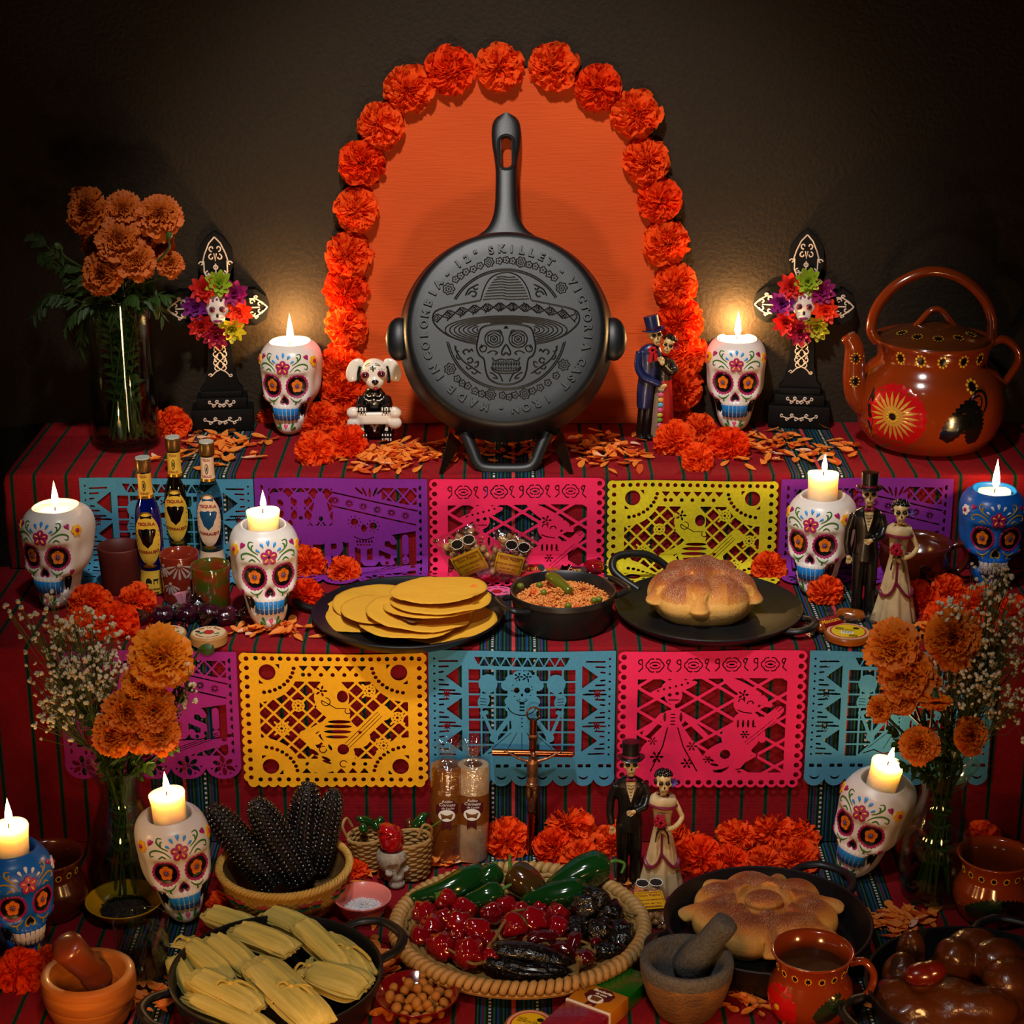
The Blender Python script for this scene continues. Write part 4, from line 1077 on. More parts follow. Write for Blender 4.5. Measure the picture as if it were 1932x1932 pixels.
for (x, y, rr) in ((530, 475, 36), (795, 298, 30), (1005, 298, 32), (1272, 468, 34), (540, 998, 34), (805, 1165, 32), (1030, 1160, 32), (1285, 972, 34)):
    cx, cy = L2(x, y); rr *= .00023; g = G()
    g.tube([(cx+rr*(1+.13*math.cos(7*a))*math.cos(a), cy+rr*(1+.13*math.cos(7*a))*math.sin(a), D0+.0002) for a in [2*math.pi*j/42 for j in range(42)]], .0009, 6, closed=True)
    for k in range(7): a = 2*math.pi*k/7; g.ball((cx+rr*.52*math.cos(a), cy+rr*.52*math.sin(a), D0), (rr*.2, rr*.2, .0012), 8, 6)
    g.ball((cx, cy, D0), (rr*.2, rr*.2, .0014), 8, 6); ob('raised_flower', g, IRON, sk)
g = G()
for (x, y) in ((575, 412), (608, 388), (642, 362), (690, 345), (735, 322), (862, 290), (908, 284), (950, 290), (1058, 315), (1100, 325), (1150, 350), (1190, 378), (1225, 402), (588, 1062), (622, 1092), (656, 1108), (704, 1142), (748, 1160), (884, 1170), (928, 1180), (965, 1168), (1080, 1142), (1130, 1120), (1180, 1088), (1235, 1042)):
    cx, cy = L2(x, y); rr = .0048
    g.tube([(cx+rr*(1+.2*math.cos(5*a))*math.cos(a), cy+rr*(1+.2*math.cos(5*a))*math.sin(a), D0+.0002) for a in [2*math.pi*j/20 for j in range(20)]], .0008, 5, closed=True); g.ball((cx, cy, D0), (rr*.35, rr*.35, .001), 8, 6)
ob('raised_blossoms', g, IRON, sk)
def arc_st(r, a0, a1, n=14): return [(907+r*math.sin(R_(lerp(a0, a1, i/n))), 737-r*math.cos(R_(lerp(a0, a1, i/n)))) for i in range(n+1)]
rel('ring_line', [arc_st(393, -60, 58), arc_st(382, -60, 58), arc_st(398, 102, 258), arc_st(387, 103, 257)], .0010)
rel('hat_crown', [[(740, 550), (768, 460), (815, 395), (905, 366), (985, 388), (1040, 455), (1072, 546)]] + [[(lerp(907, 1072, 0) - w_, y+4), (880, y-4), (920, y+3), (907+w_, y)] for y, w_ in ((396, 62), (412, 80), (430, 96), (448, 108), (466, 118), (484, 128), (503, 136), (522, 144), (541, 152))], .0010)
brim = [(740, 550), (600, 578), (470, 608), (428, 645), (438, 705), (520, 775), (630, 818), (722, 836)]
rel('hat_brim', [brim], .0013); rel('hat_brim', [mir(brim)], .0013)
xs_ = [448+i*83.5 for i in range(12)]
def bandy(x): return 592 + 75*((x-907)/460)**2
st = []
for i in range(11):
    xa, xb = xs_[i], xs_[i+1]; ya, yb = bandy(xa), bandy(xb); xm = (xa+xb)/2; ym = bandy(xm)
    st += [[(xa+6, ya-27), (xb-6, yb+27)], [(xa+6, ya+27), (xb-6, yb-27)], [(xm+30, ym-30), (xm+50, ym-8), (xm+42, ym)], [(xm+30, ym+30), (xm+50, ym+8), (xm+42, ym)]]
g = G()
for q in st: g.tube([(*L2(*p), D0+.0002) for p in q], .0009, 5)
for i in range(11):
    x = xs_[i]; y = bandy(x)
    for k in (26, 13): g.tube([(*L2(x+k*a, y+k*b), D0+.0002) for a, b in ((1, 0), (0, 1), (-1, 0), (0, -1))], .0008, 5, closed=True)
ob('brim_pattern', g, IRON, sk)
skull_o = [(742, 735), (800, 712), (907, 704), (1014, 712), (1072, 735), (1092, 800), (1100, 858), (1083, 908), (1052, 935), (1042, 1000), (1020, 1058), (970, 1090), (907, 1100), (844, 1090), (794, 1058), (772, 1000), (762, 935), (731, 908), (714, 858), (722, 800)]
rel('skull_outline', [skull_o], .0014, closed=True)
st = []
for k in range(9):
    rx = 400-k*30; ry = 92-k*8.6; seg = []
    for i in range(73):
        a = 2*math.pi*i/72; x = 907+rx*math.cos(a); y = 744-ry*math.sin(a)*(1 if math.sin(a) > 0 else 1.05)
        inside = 728 < x < 1086 and y > 700
        if not inside: seg.append((x, y))
        else:
            if len(seg) > 3: st.append(seg)
            seg = []
    if len(seg) > 3: st.append(seg)
g = G()
for q in st: g.tube([(*L2(*p), D0+.0001) for p in q], .0009, 5)
ob('brim_rings', g, IRON, sk)
g = G()
for cx in (828, 986):
    for rr, m_ in ((60, 1), (46, 1), (26, 1)): g.tube([(*L2(cx+rr*math.cos(R_(60*j+30))*(1 if rr < 50 else 1), 803+rr*.92*math.sin(R_(60*j+30))), D0+.0003) for j in range(6)] if rr < 50 else [(*L2(cx+rr*math.cos(R_(15*j)), 803+rr*.92*math.sin(R_(15*j))), D0+.0003) for j in range(24)], .0011, 6, closed=True)
    x, y = L2(cx, 803); g.ball((x, y, D0), (.0028, .0028, .0018), 10, 6)
for q in (0, 1):
    for stq in ([(745, 862), (760, 845), (780, 858), (770, 882), (745, 885), (735, 862), (750, 840)], [(785, 895), (820, 880), (850, 892), (835, 905)], [(815, 925), (835, 945), (870, 935), (905, 940)], [(800, 1020), (830, 1035), (850, 1060), (820, 1055)], [(850, 1020), (870, 1045), (885, 1080)], [(880, 765), (865, 745), (845, 750)], [(895, 735), (905, 720), (907, 735)]):
        s2 = mir(stq) if q else stq; g.tube([(p.x, p.y, D0+.0002) for p in smooth_path([(*L2(*z), 0) for z in s2], 3)], .0010, 5)
hx = [(907, 840), (890, 862), (878, 890), (886, 908), (907, 892), (928, 908), (936, 890), (924, 862)]
g.tube([(p.x, p.y, D0+.0003) for p in smooth_path([(*L2(*z), 0) for z in hx], 3, True)], .0013, 6, closed=True)
ob('skull_features', g, IRON, sk)
g = G()
for i in range(11):
    x0, y0 = L2(822+i*17, 962+ (0 if 1 else 0)); g.ball((x0, y0, D0), (.0017, .0042, .0015), 8, 6); x0, y0 = L2(824+i*16.6, 992); g.ball((x0, y0, D0), (.0016, .0026, .0013), 8, 6)
g.tube([(p.x, p.y, D0+.0002) for p in smooth_path([(*L2(*z), 0) for z in [(815, 985), (835, 1005), (907, 1012), (980, 1005), (1000, 985), (1000, 1000), (970, 1022), (907, 1028), (845, 1022), (815, 1000)]], 3, True)], .0010, 5, closed=True)
ob('raised_teeth', g, IRON, sk)
g = G()
for q in (0, 1):
    for stq in ([(570, 845), (590, 900), (630, 950), (680, 985), (745, 1030)], [(600, 885), (575, 875), (580, 850)], [(620, 935), (590, 930), (580, 905)], [(640, 905), (625, 885), (650, 870), (665, 890)], [(690, 985), (660, 1000), (645, 980)], [(700, 960), (725, 950), (720, 980), (700, 985)], [(650, 940), (675, 925), (690, 945), (670, 960), (655, 950)], [(720, 1015), (700, 1030), (680, 1015)], [(665, 890), (680, 870), (690, 885)],
                [(640, 520), (660, 480), (700, 455), (725, 445)], [(655, 515), (680, 490), (710, 500), (700, 525), (680, 520)], [(690, 465), (705, 480), (720, 470)]):
        s2 = mir(stq) if q else stq; g.tube([(p.x, p.y, D0+.0002) for p in smooth_path([(*L2(*z), 0) for z in s2], 4)], [.0006]+[.0012]*(len(smooth_path([(0, 0, 0)]*len(s2), 4))-2)+[.0006], 6)
ob('raised_foliage', g, IRON, sk)
# stand: two splayed sheet legs and a back rest bar
stn = thing('skillet_stand', 'black metal easel stand with two splayed blade legs under the skillet', 'stand')
STM = M('stand_metal', '#1c130a', .38, .6, bump=(500, .2, .0003))
for q in (-1, 1):
    top = ony(955+q*62, 822, .385); tip = ony(955+q*132, 906, YF1+.010); tip.z = Z3+.001
    tip2 = onz(955+q*118, 905, Z3)
    a = Vector((top.x, .385, .49)); 
    w0 = Vector((q*.022, .0, .004)); 
    top_o = ony(955+q*107, 815, .375); top_i = ony(955+q*85, 838, .375); 
    tipp = onz(955+q*126, 910, Z3); tipp.y = max(tipp.y, YF1+.004)
    g = G(); A = [top_o, top_i, tipp+Vector((-q*.004, 0, 0.0005)), tipp+Vector((q*.002, 0, .0005))]
    off = Vector((0, .003, .001)); v = [tuple(p) for p in A]+[tuple(p+off) for p in A]
    g.add(v, [(0, 1, 2, 3), (7, 6, 5, 4), (0, 4, 5, 1), (1, 5, 6, 2), (2, 6, 7, 3), (3, 7, 4, 0)]); ob('front_leg', g, STM, stn)
    g = G(); g.tube([(q*.05+C0.x, .40, .48), (q*.07+C0.x, .52, Z3+.003)], .003, 8); ob('rear_leg', g, STM, stn)
g = G(); g.tube([(-.078+C0.x, .392, .490), (.078+C0.x, .392, .490)], .004, 8); ob('cross_bar', g, STM, stn)
# ------------------------------------------------------------------ vertex painting on turned ware
def lathe_surf(prof, n=64, rl=None):
    g = G(); g.lathe(prof, n); return g, Surf(g, rl or max(p[0] for p in prof))
def stext(S, g, txt, u, z, size, h=.0004, a0=0, bold=0, shear=0, arch=0):
    t = text_mesh(txt, size, 0, bold, shear=shear)
    v = []
    for p in t.v: v.append(S.pt(u+p[0], z+p[1]-arch*(p[0]**2), h, a0))
    g.add(v, t.f); return g
CLAY = M('glazed_clay', '#8f350a', .16, coat=.7, var=(9, '#6e2606', .15), bump=(40, .12, .002), spec=.6)
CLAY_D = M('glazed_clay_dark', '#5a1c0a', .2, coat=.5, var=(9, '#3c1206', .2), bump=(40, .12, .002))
CLAY_IN = M('glazed_clay_inside', '#6b2409', .22, coat=.4)
P_BLACK = M('glaze_black', '#0b0a07', .2, coat=.5); P_YEL = M('glaze_yellow', '#d9a92c', .25, coat=.5); P_RED = M('glaze_red', '#b30e12', .2, coat=.5); P_GOLD = M('glaze_gold', '#c08e34', .25, coat=.5); P_GRN = M('glaze_green', '#1c2b10', .2, coat=.5)
def dotted(S, t, u, z, r, a0=0, n=9, m=P_YEL, h=.0004):
    g = G(); S.fill(g, ell(u, z, r*.66, r*.72, 14), h, a0=a0, rings=(.5,)); b = ob('painted_spot', g, P_BLACK, t)
    g = G()
    for i in range(n):
        a = 2*math.pi*i/n; S.fill(g, ell(u+r*math.cos(a), z+r*math.sin(a), r*.25, r*.25, 8), h*1.3, a0=a0, rings=(.5,))
    ob('spot_dots', g, m, b)
def strap(t, name, pts, r, m, flat=.8, n=12, k=6):
    g = G(); P = smooth_path(pts, k); rr = r if not isinstance(r, list) else [lerp(r[0], r[1], i/(len(P)-1)) for i in range(len(P))]
    g.tube(P, rr, n, flat=flat); return ob(name, g, m, t)

# ---- kettle
kp = onz(1748, 838, Z3)
kt = thing('clay_kettle', 'large glazed brown clay kettle with hoop handle, spout and painted sunflower', 'kettle', kp); kt.scale = (1, 1, .93)
prof = [(0, 0), (.070, 0), (.092, .010), (.107, .032), (.114, .060), (.1155, .088), (.110, .115), (.098, .136), (.086, .148), (.0845, .158), (.088, .176), (.0925, .182), (.0915, .186), (.086, .183), (.080, .170), (.08, .155), (0, .15)]
g, KS = lathe_surf(prof, 80, .112); ob('kettle_body', g, CLAY, kt, sharp=0)
g = G(); g.lathe([(.0845, .180), (.085, .184), (.078, .187), (.060, .196), (.040, .204), (.020, .209), (0, .211)], 60); lid = ob('lid', g, M('glazed_clay_lid', '#5c2a0c', .18, coat=.6, var=(9, '#42200a', .2)), kt, sharp=0)
LS = Surf(g, .06)
strap(lid, 'lid_handle', [(-.030, 0, .203), (-.020, 0, .216), (-.008, 0, .230), (.004, 0, .232), (.016, 0, .222), (.030, 0, .203)], .0065, CLAY)
for i, a in enumerate((-70, -38, -6, 26, 58)):
    bb = R_(a); c = Vector((.058*math.sin(bb), -.058*math.cos(bb), 0)); z = .1975
    g = G(); g.lathe([(0, .0006), (.0052, .0002), (.0052, 0)], 12, M=Matrix.Translation((c.x, c.y, z)) @ Matrix.Rotation(R_(18), 4, Vector((math.cos(bb), math.sin(bb), 0)))); s1 = ob('painted_spot', g, P_BLACK, kt)
    g = G()
    for k in range(10): q = 2*math.pi*k/10; g.ball((c.x+.0075*math.cos(q), c.y+.0075*math.sin(q), z+.0008 - .32*.0075*(math.cos(q)*math.sin(bb)-math.sin(q)*math.cos(bb))), (.0015, .0015, .0006), 6, 4)
    ob('spot_dots', g, P_YEL, s1)
strap(kt, 'hoop_handle', [(-.087, 0, .178), (-.098, 0, .200), (-.089, 0, .240), (-.060, 0, .276), (-.015, 0, .296), (.030, 0, .287), (.066, 0, .258), (.086, 0, .220), (.088, 0, .178)], .0105, CLAY, k=8)
strap(kt, 'side_handle', [(.086, 0, .175), (.108, 0, .182), (.128, 0, .166), (.133, 0, .145), (.123, 0, .122), (.112, 0, .104), (.110, 0, .092)], [.0085, .0075], CLAY)
g = G(); P = smooth_path([(-.092, -.010, .070), (-.112, -.015, .085), (-.122, -.018, .115), (-.124, -.018, .150), (-.126, -.018, .175), (-.136, -.018, .192)], 6); nP = len(P)
g.tube(P, [lerp(.026, .0125, (i/(nP-1))**.6) for i in range(nP)], 18); ob('spout', g, CLAY, kt, sharp=0)
for dz, dy in ((.158, -.034), (.120, -.038)):
    c = Vector((-.125, dy, dz)); g = G(); g.ball(c, (.0045, .0012, .0060), 12, 8); s1 = ob('painted_spot', g, P_BLACK, kt)
    g = G()
    for k in range(10): q = 2*math.pi*k/10; g.ball((c.x+.0072*math.cos(q), c.y+.0004+.0012*abs(math.cos(q)), c.z+.0088*math.sin(q)), .0014, 6, 4)
    ob('spot_dots', g, P_YEL, s1)
for a in (-46, -24, -2, 20, 42): dotted(KS, kt, 0, .166, .0092, a0=R_(a))
dotted(KS, kt, 0, .128, .0098, a0=R_(24))
AF = R_(-40)
g = G(); KS.fill(g, flower_o(0, .076, .052, 22, 110, .09), .0004, a0=AF, dome=1, rings=(.2, .4, .6, .8)); sun = ob('sunflower_disc', g, P_RED, kt)
g = G()
for i in range(22): a = 2*math.pi*i/22; KS.fill(g, [(.016*math.cos(a-.1), .076+.016*math.sin(a-.1)), (.029*math.cos(a-.085), .076+.029*math.sin(a-.085)), (.041*math.cos(a), .076+.041*math.sin(a)), (.029*math.cos(a+.085), .076+.029*math.sin(a+.085)), (.016*math.cos(a+.1), .076+.016*math.sin(a+.1))], .0008, a0=AF, rings=(.5,))
KS.fill(g, ell(0, .076, .0165, .0165, 30), .0007, a0=AF); ob('sunflower_rays', g, P_GOLD, sun)
g = G(); KS.fill(g, ell(0, .076, .0058, .0058, 16), .0012, a0=AF); ob('sunflower_eye', g, P_BLACK, sun)
g = G()
for i in range(11): a = 2*math.pi*i/11; KS.fill(g, ell(.0088*math.cos(a), .076+.0088*math.sin(a), .0019, .0019, 8), .0013, a0=AF, rings=(.5,))
ob('sunflower_seeds', g, P_YEL, sun)
def feather(S, t, base, tip, wd, n, m, a0=0, nm='painted_leaf'):
    bx, bz = base; tx, tz = tip; L = math.hypot(tx-bx, tz-bz); dx, dz = (tx-bx)/L, (tz-bz)/L; o1 = []; o2 = []
    for i in range(n+1):
        f = i/n; ww = wd*math.sin(math.pi*min(1, f*.85+.08))**.6
        for k, sft in ((0, 1.0), (1, .78)):
            ff = min(1, f + k*.5/n); o1.append((bx+dx*L*ff - dz*ww*sft, bz+dz*L*ff + dx*ww*sft)); o2.append((bx+dx*L*ff + dz*ww*sft, bz+dz*L*ff - dx*ww*sft))
    g = G(); S.fill(g, o1 + o2[::-1], .0005, a0=a0, dome=1, rings=(.25, .5, .75)); ob(nm, g, m, t)
AL = R_(21)
feather(KS, kt, (.004, .108), (-.040, .042), .020, 9, P_BLACK, AL); feather(KS, kt, (.002, .102), (.010, .034), .019, 9, P_BLACK, AL)
g = G(); KS.stroke(g, [(.0, .108), (.010, .120), (.024, .118), (.028, .100), (.018, .082)], .0028, a0=AL); KS.stroke(g, [(.004, .110), (.014, .114), (.019, .104), (.014, .090)], .0018, a0=AL); ob('painted_stalk', g, P_BLACK, kt)
g = G(); KS.fill(g, [(-.004, .035), (.006, .06), (.006, .10), (-.001, .115), (-.007, .09), (-.008, .055)], .0005, a0=R_(-62), dome=1); ob('painted_stripe', g, P_BLACK, kt)

# ---- clay jars and mugs
def jar(name, label, cat, px, py, z, R, mat=CLAY, handle=None, fill=None, yaw=0, paint=True, sq=1.0, extra_handle=False):
    t = thing(name, label, cat, onz(px, py, z), R_(yaw)); h = R*1.85*sq
    prof = [(0, 0), (R*.62, 0), (R*.80, h*.05), (R*.98, h*.22), (R*1.04, h*.38), (R*.98, h*.54), (R*.86, h*.66), (R*.83, h*.74), (R*.88, h*.88), (R*.97, h*.97), (R*1.0, h), (R*.96, h*1.01), (R*.88, h*.96), (R*.78, h*.80), (R*.76, h*.66), (R*.90, h*.5), (R*.9, h*.3), (0, h*.1)]
    g, S = lathe_surf(prof, 64, R); ob('jar_body', g, mat, t, sharp=0)
    if paint:
        for a in range(-80, 81, 22): dotted(S, t, 0, h*.80, R*.085, a0=R_(a))
    if fill: g = G(); g.lathe([(R*.78, h*.78), (R*.6, h*.785), (R*.3, h*.78), (0, h*.782)], 48, cap0=False); ob('drink', g, fill, t)
    if handle:
        for q in (1, -1)[:2 if extra_handle else 1]:
            hd = strap(t, 'mug_handle', [(q*R*.90, 0, h*.86), (q*R*1.22, 0, h*.90), (q*R*1.46, 0, h*.74), (q*R*1.42, 0, h*.50), (q*R*1.18, 0, h*.34), (q*R*1.0, 0, h*.30)], R*.115, mat); hd.rotation_euler = (0, 0, R_(handle))
    return t, S, h
ATOLE = M('chocolate_drink', '#3c1a0a', .5, spec=.2, bump=(160, .3, .001), var=(60, '#55290f', .3))
t, S, h = jar('clay_mug', 'orange glazed clay mug of brown drink with painted black spots, in front of the bread', 'mug', 1526, 1918, Z1, .0500, handle=-10, fill=ATOLE)
feather(S, t, (.026, h*.56), (-.012, h*.30), .014, 8, P_GRN, R_(12)); g = G(); S.fill(g, flower_o(0, h*.34, .028, 14, 84, .12), .0005, a0=R_(-58), dome=1, rings=(.3, .6)); ob('painted_flower', g, P_RED, t); 
g = G(); S.fill(g, ell(0, h*.34, .004, .004, 12), .001, a0=R_(-58)); ob('painted_spot', g, P_YEL, t)
t, S, h = jar('clay_pot', 'dark glazed clay pot with painted spots at the right edge above the chicken', 'pot', 1868, 1728, Z1, .0500, handle=8)
feather(S, t, (.022, h*.50), (-.030, h*.26), .014, 8, P_GRN, R_(-20)); feather(S, t, (-.02, h*.50), (.03, h*.26), .012, 8, P_BLACK, R_(22))
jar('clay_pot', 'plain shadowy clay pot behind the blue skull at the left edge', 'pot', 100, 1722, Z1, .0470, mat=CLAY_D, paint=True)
# wide cup on the middle shelf
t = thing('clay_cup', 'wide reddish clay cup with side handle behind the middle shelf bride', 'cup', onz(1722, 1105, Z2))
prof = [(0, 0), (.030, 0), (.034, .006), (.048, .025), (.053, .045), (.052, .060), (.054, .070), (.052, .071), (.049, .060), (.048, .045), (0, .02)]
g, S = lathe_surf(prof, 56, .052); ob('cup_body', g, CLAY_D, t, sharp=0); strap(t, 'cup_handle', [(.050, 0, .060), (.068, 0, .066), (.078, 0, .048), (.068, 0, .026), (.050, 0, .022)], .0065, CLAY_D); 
feather(S, t, (.0, .05), (.022, .02), .010, 7, P_BLACK)

# ---- tumblers
def tumbler(label, px, py, mat, r, h, z=Z2):
    t = thing('clay_tumbler', label, 'cup', onz(px, py, z)); t['group'] = 'small clay cups beside the bottles'
    g, S = lathe_surf([(0, 0), (r*.84, 0), (r*.87, .003), (r*.90, h*.3), (r*.96, h*.7), (r, h*.97), (r*.98, h), (r*.92, h*.99), (r*.88, h*.7), (r*.80, h*.15), (0, h*.1)], 48, r)
    ob('cup_wall', g, mat, t, sharp=0); return t, S
tumbler('plain dull brown clay tumbler left of the bottles', 231, 1112, M('clay_plain', '#5a1a12', .55, var=(30, '#4a140e', .3)), .0325, .070)
t, S = tumbler('brown clay tumbler painted with white drops between two tequila bottles', 343, 1132, M('clay_brown', '#7a2414', .18, coat=.6), .0285, .074)
wp = M('slip_white', '#a89488', .4); g = G(); rw = random.Random(4)
for (cu, cz, n_, L) in ((.004, .064, 7, .024), (-.012, .034, 6, .018), (.018, .026, 6, .018), (.0, .006, 6, .016), (-.024, .060, 5, .018), (.028, .055, 5, .018)):
    for i in range(n_):
        a = math.pi*1.5 + (i-(n_-1)/2)*.42; S.fill(g, drop_o(cu+L*.6*math.cos(a), cz+L*.6*math.sin(a), L*.75, .0042, a), .0006, rings=(.5,))
    S.fill(g, ell(cu, cz, .0028, .0028, 10), .0006, rings=(.5,))
ob('painted_drops', g, wp, t)
t, S = tumbler('brown clay tumbler mottled with green glaze in front of the clear bottle', 401, 1150, M('clay_green', '#7a2a0e', .14, coat=.7, var=(45, '#3c4a0c', .8)), .0285, .070)

# ---- tequila bottles
GLB = {'blue': M('glass_blue', '#0a1a8c', .05, trans=.75, spec=.8, coat=.5), 'brown': M('glass_dark', '#0c0503', .05, trans=.2, spec=.8, coat=.5), 'clear': M('glass_clear_blue', '#9fd0ea', .03, trans=1.0, spec=.6)}
GOLD = M('gold_foil', '#b8882c', .28, .85); CAPM = M('cap_bronze', '#7a5a30', .35, .8); CAPT = M('cap_top', '#b9c2b8', .4, .3); INK = M('ink_black', '#100c08', .6); INKR = M('ink_red', '#8c1c14', .6)
LAB = {'yellow': M('label_yellow', '#e0b840', .5, var=(50, '#c99a28', .3)), 'cream': M('label_cream', '#e6c8a8', .5, var=(50, '#d8b08c', .3))}
def bottle(label, px, py, glass, lab, tilt=0, yaw=0):
    p = onz(px, py, Z2); t = thing('tequila_bottle', label, 'bottle', p, rot=(0, R_(tilt), R_(yaw)), group='tequila bottles on the middle shelf')
    prof = [(0, .001), (.0175, 0), (.0190, .004), (.0185, .020), (.0165, .038), (.0175, .052), (.0192, .072), (.0195, .096), (.0188, .118), (.0165, .134), (.0120, .146), (.0098, .154), (.0092, .170), (.0092, .192), (0, .193)]
    f = cr([q[1] for q in prof[1:-1]], [q[0] for q in prof[1:-1]])
    P2 = [(0, .001)] + [(f(z), z) for z in np.linspace(0.0001, .192, 46)] + [(0, .193)]
    g, S = lathe_surf(P2, 48, .0188); ob('bottle_glass', g, GLB[glass], t, sharp=0)
    g = G(); g.lathe([(.0104, .188), (.0112, .190), (.0112, .206), (.0105, .208), (0, .208)], 32, fn=lambda r, z, a: (r*(1+.03*math.cos(26*a)*(z < .2065)), z)); c = ob('cap', g, CAPM, t)
    g = G(); g.lathe([(.0108, .2072), (.0104, .2092), (0, .2092)], 28); ob('cap_top', g, CAPT, c)
    # neck label
    g = G(); prf = [(f(z)+.0007, z) for z in np.linspace(.150, .186, 10)]; g.lathe(prf, 40, cap0=False, cap1=False); nl = ob('neck_label', g, LAB[lab], t)
    g = G(); g.lathe([(f(.150)+.0010, .149), (f(.153)+.0010, .153)], 40, cap0=False, cap1=False); ob('gold_band', g, GOLD, nl)
    g = G(); stext(S, g, 'TEQUILA', 0, .182, .0052, .0010, bold=.00012); stext(S, g, 'CORRALEJO', 0, .1565, .0050, .0010, bold=.00012); ob('neck_lettering', g, INKR, nl)
    g = G(); S.stroke(g, [(-.004, .172), (-.0035, .165), (0, .161), (.0035, .165), (.004, .172), (0, .176), (-.004, .172)], .0006, .0009); S.fill(g, ell(0, .1685, .002, .004, 10), .0009, rings=(.5,)); ob('neck_crest', g, INK, nl)
    # front label with the shield window
    g = G(); S.fill(g, [(.0195*math.cos(a)*(1 if math.sin(a) < .5 else .72+.28*(1-math.sin(a))*2), .090+.040*math.sin(a)) for a in [2*math.pi*i/40 for i in range(40)]], .0006, dome=1, rings=(.2, .4, .6, .8)); fl = ob('front_label', g, LAB[lab], t)
    g = G(); S.stroke(g, [(-.010, .125), (-.005, .1295), (0, .1305), (.005, .1295), (.010, .125)], .0008, .0009, taper=False); ob('gold_arch', g, GOLD, fl)
    g = G(); S.fill(g, [(-.0085, .1205), (.0085, .1205), (.0085, .1255), (-.0085, .1255)], .0009, dome=1); S.fill(g, [(-.013, .103), (-.010, .1055), (-.004, .1050), (0, .1065), (.004, .1050), (.010, .1055), (.013, .103), (.0115, .096), (.0085, .090), (.0065, .083), (0, .0765), (-.0065, .083), (-.0085, .090), (-.0115, .096)], .0010, dome=1.6); ob('shield', g, M('shield_'+glass, {'clear': '#1c4a6c'}.get(glass, '#0a0706'), .12, coat=.6), fl)
    g = G(); stext(S, g, 'TEQUILA', 0, .1135, .0062, .0010, bold=.00022, arch=8); stext(S, g, 'CORRALEJO', 0, .0700, .0056, .0010, bold=.00022, arch=-8); ob('label_lettering', g, INKR, fl)
    g = G(); 
    for q in (-1, 1):
        for k in range(6): S.fill(g, ell(q*(.0175-.0006*k*k*.2), .108-.007*k, .0005, .0009, 6), .0009, rings=(.5,))
    ob('label_dots', g, INK, fl)
    g = G(); prf = [(f(z)+.0006, z) for z in np.linspace(.004, .040, 10)]; g.lathe(prf, 40, cap0=False, cap1=False); bl = ob('base_label', g, LAB[lab], t)
    g = G(); S.fill(g, ell(0, .0475, .011, .0028, 14), .001); ob('gold_band', g, GOLD, fl)
    g = G(); stext(S, g, 'HECHO EN MEXICO', 0, .0125, .0026, .0010, bold=.00012)
    S.fill(g, [(-.008, .021), (.001, .021), (.001, .0255), (-.002, .029), (-.006, .029), (-.008, .0255)], .0010, dome=1); S.fill(g, [(.003, .0245), (.010, .0245), (.0115, .0285), (.0095, .0275), (.004, .0278)], .0010, dome=1)
    for q in (.0035, .0045, .0085, .0095): S.stroke(g, [(q, .0245), (q, .020)], .0004, .0009)
    for k in range(4): S.stroke(g, [(-.008+.001*k, .0080-k*.0014), (.010, .0080-k*.0014)], .0003, .0009, taper=False)
    ob('base_print', g, INK, bl)
bottle('cobalt blue tequila bottle, frontmost of the three miniature bottles', 292, 1118, 'blue', 'yellow', -1.5)
bottle('dark brown tequila bottle, in the middle of the three bottles', 342, 1072, 'brown', 'yellow', -.5)
bottle('clear tequila bottle with cream label, in front of the blue banner end', 402, 1082, 'clear', 'cream', 0)

# ---- crosses
def spiral(cx, cz, r, a0, turns, k=16, grow=.25):
    return [(cx + r*lerp(1, grow, i/k)*math.cos(a0+turns*2*math.pi*i/k), cz + r*lerp(1, grow, i/k)*math.sin(a0+turns*2*math.pi*i/k)) for i in range(k+1)]
def make_wreath_flower(col, name, r, seed):
    g = G(); rr = random.Random(seed)
    for lay, (n, L, tilt) in enumerate(((9, 1.0, 18), (8, .85, 38), (6, .62, 58), (4, .4, 75))):
        for i in range(n):
            a = 2*math.pi*i/n + lay*.4 + rr.uniform(-.1, .1); tl_ = R_(tilt+rr.uniform(-8, 8)); v = []
            for k in range(5):
                s = k/4; w_ = .26*L*math.sin(math.pi*min(1, .12+s*.80))
                for q in (-1, -.4, .4, 1):
                    rad = s*L; up = .18*s*s*L - .10*abs(q)*w_*3 + .1*abs(q)
                    x = rad; y = q*w_; z = up*.6
                    x2 = x*math.cos(tl_) - z*math.sin(tl_); z2 = x*math.sin(tl_) + z*math.cos(tl_)
                    v.append(((x2*math.cos(a) - y*math.sin(a))*r, (x2*math.sin(a) + y*math.cos(a))*r, z2*r*.8))
            g.add(v, [(k*4+j, k*4+j+1, k*4+j+5, k*4+j+4) for k in range(4) for j in range(3)])
    return g
CROSSM = M('cross_black', '#060505', .6, spec=.25); FIL = M('filigree_cream', '#e8cdb4', .4)
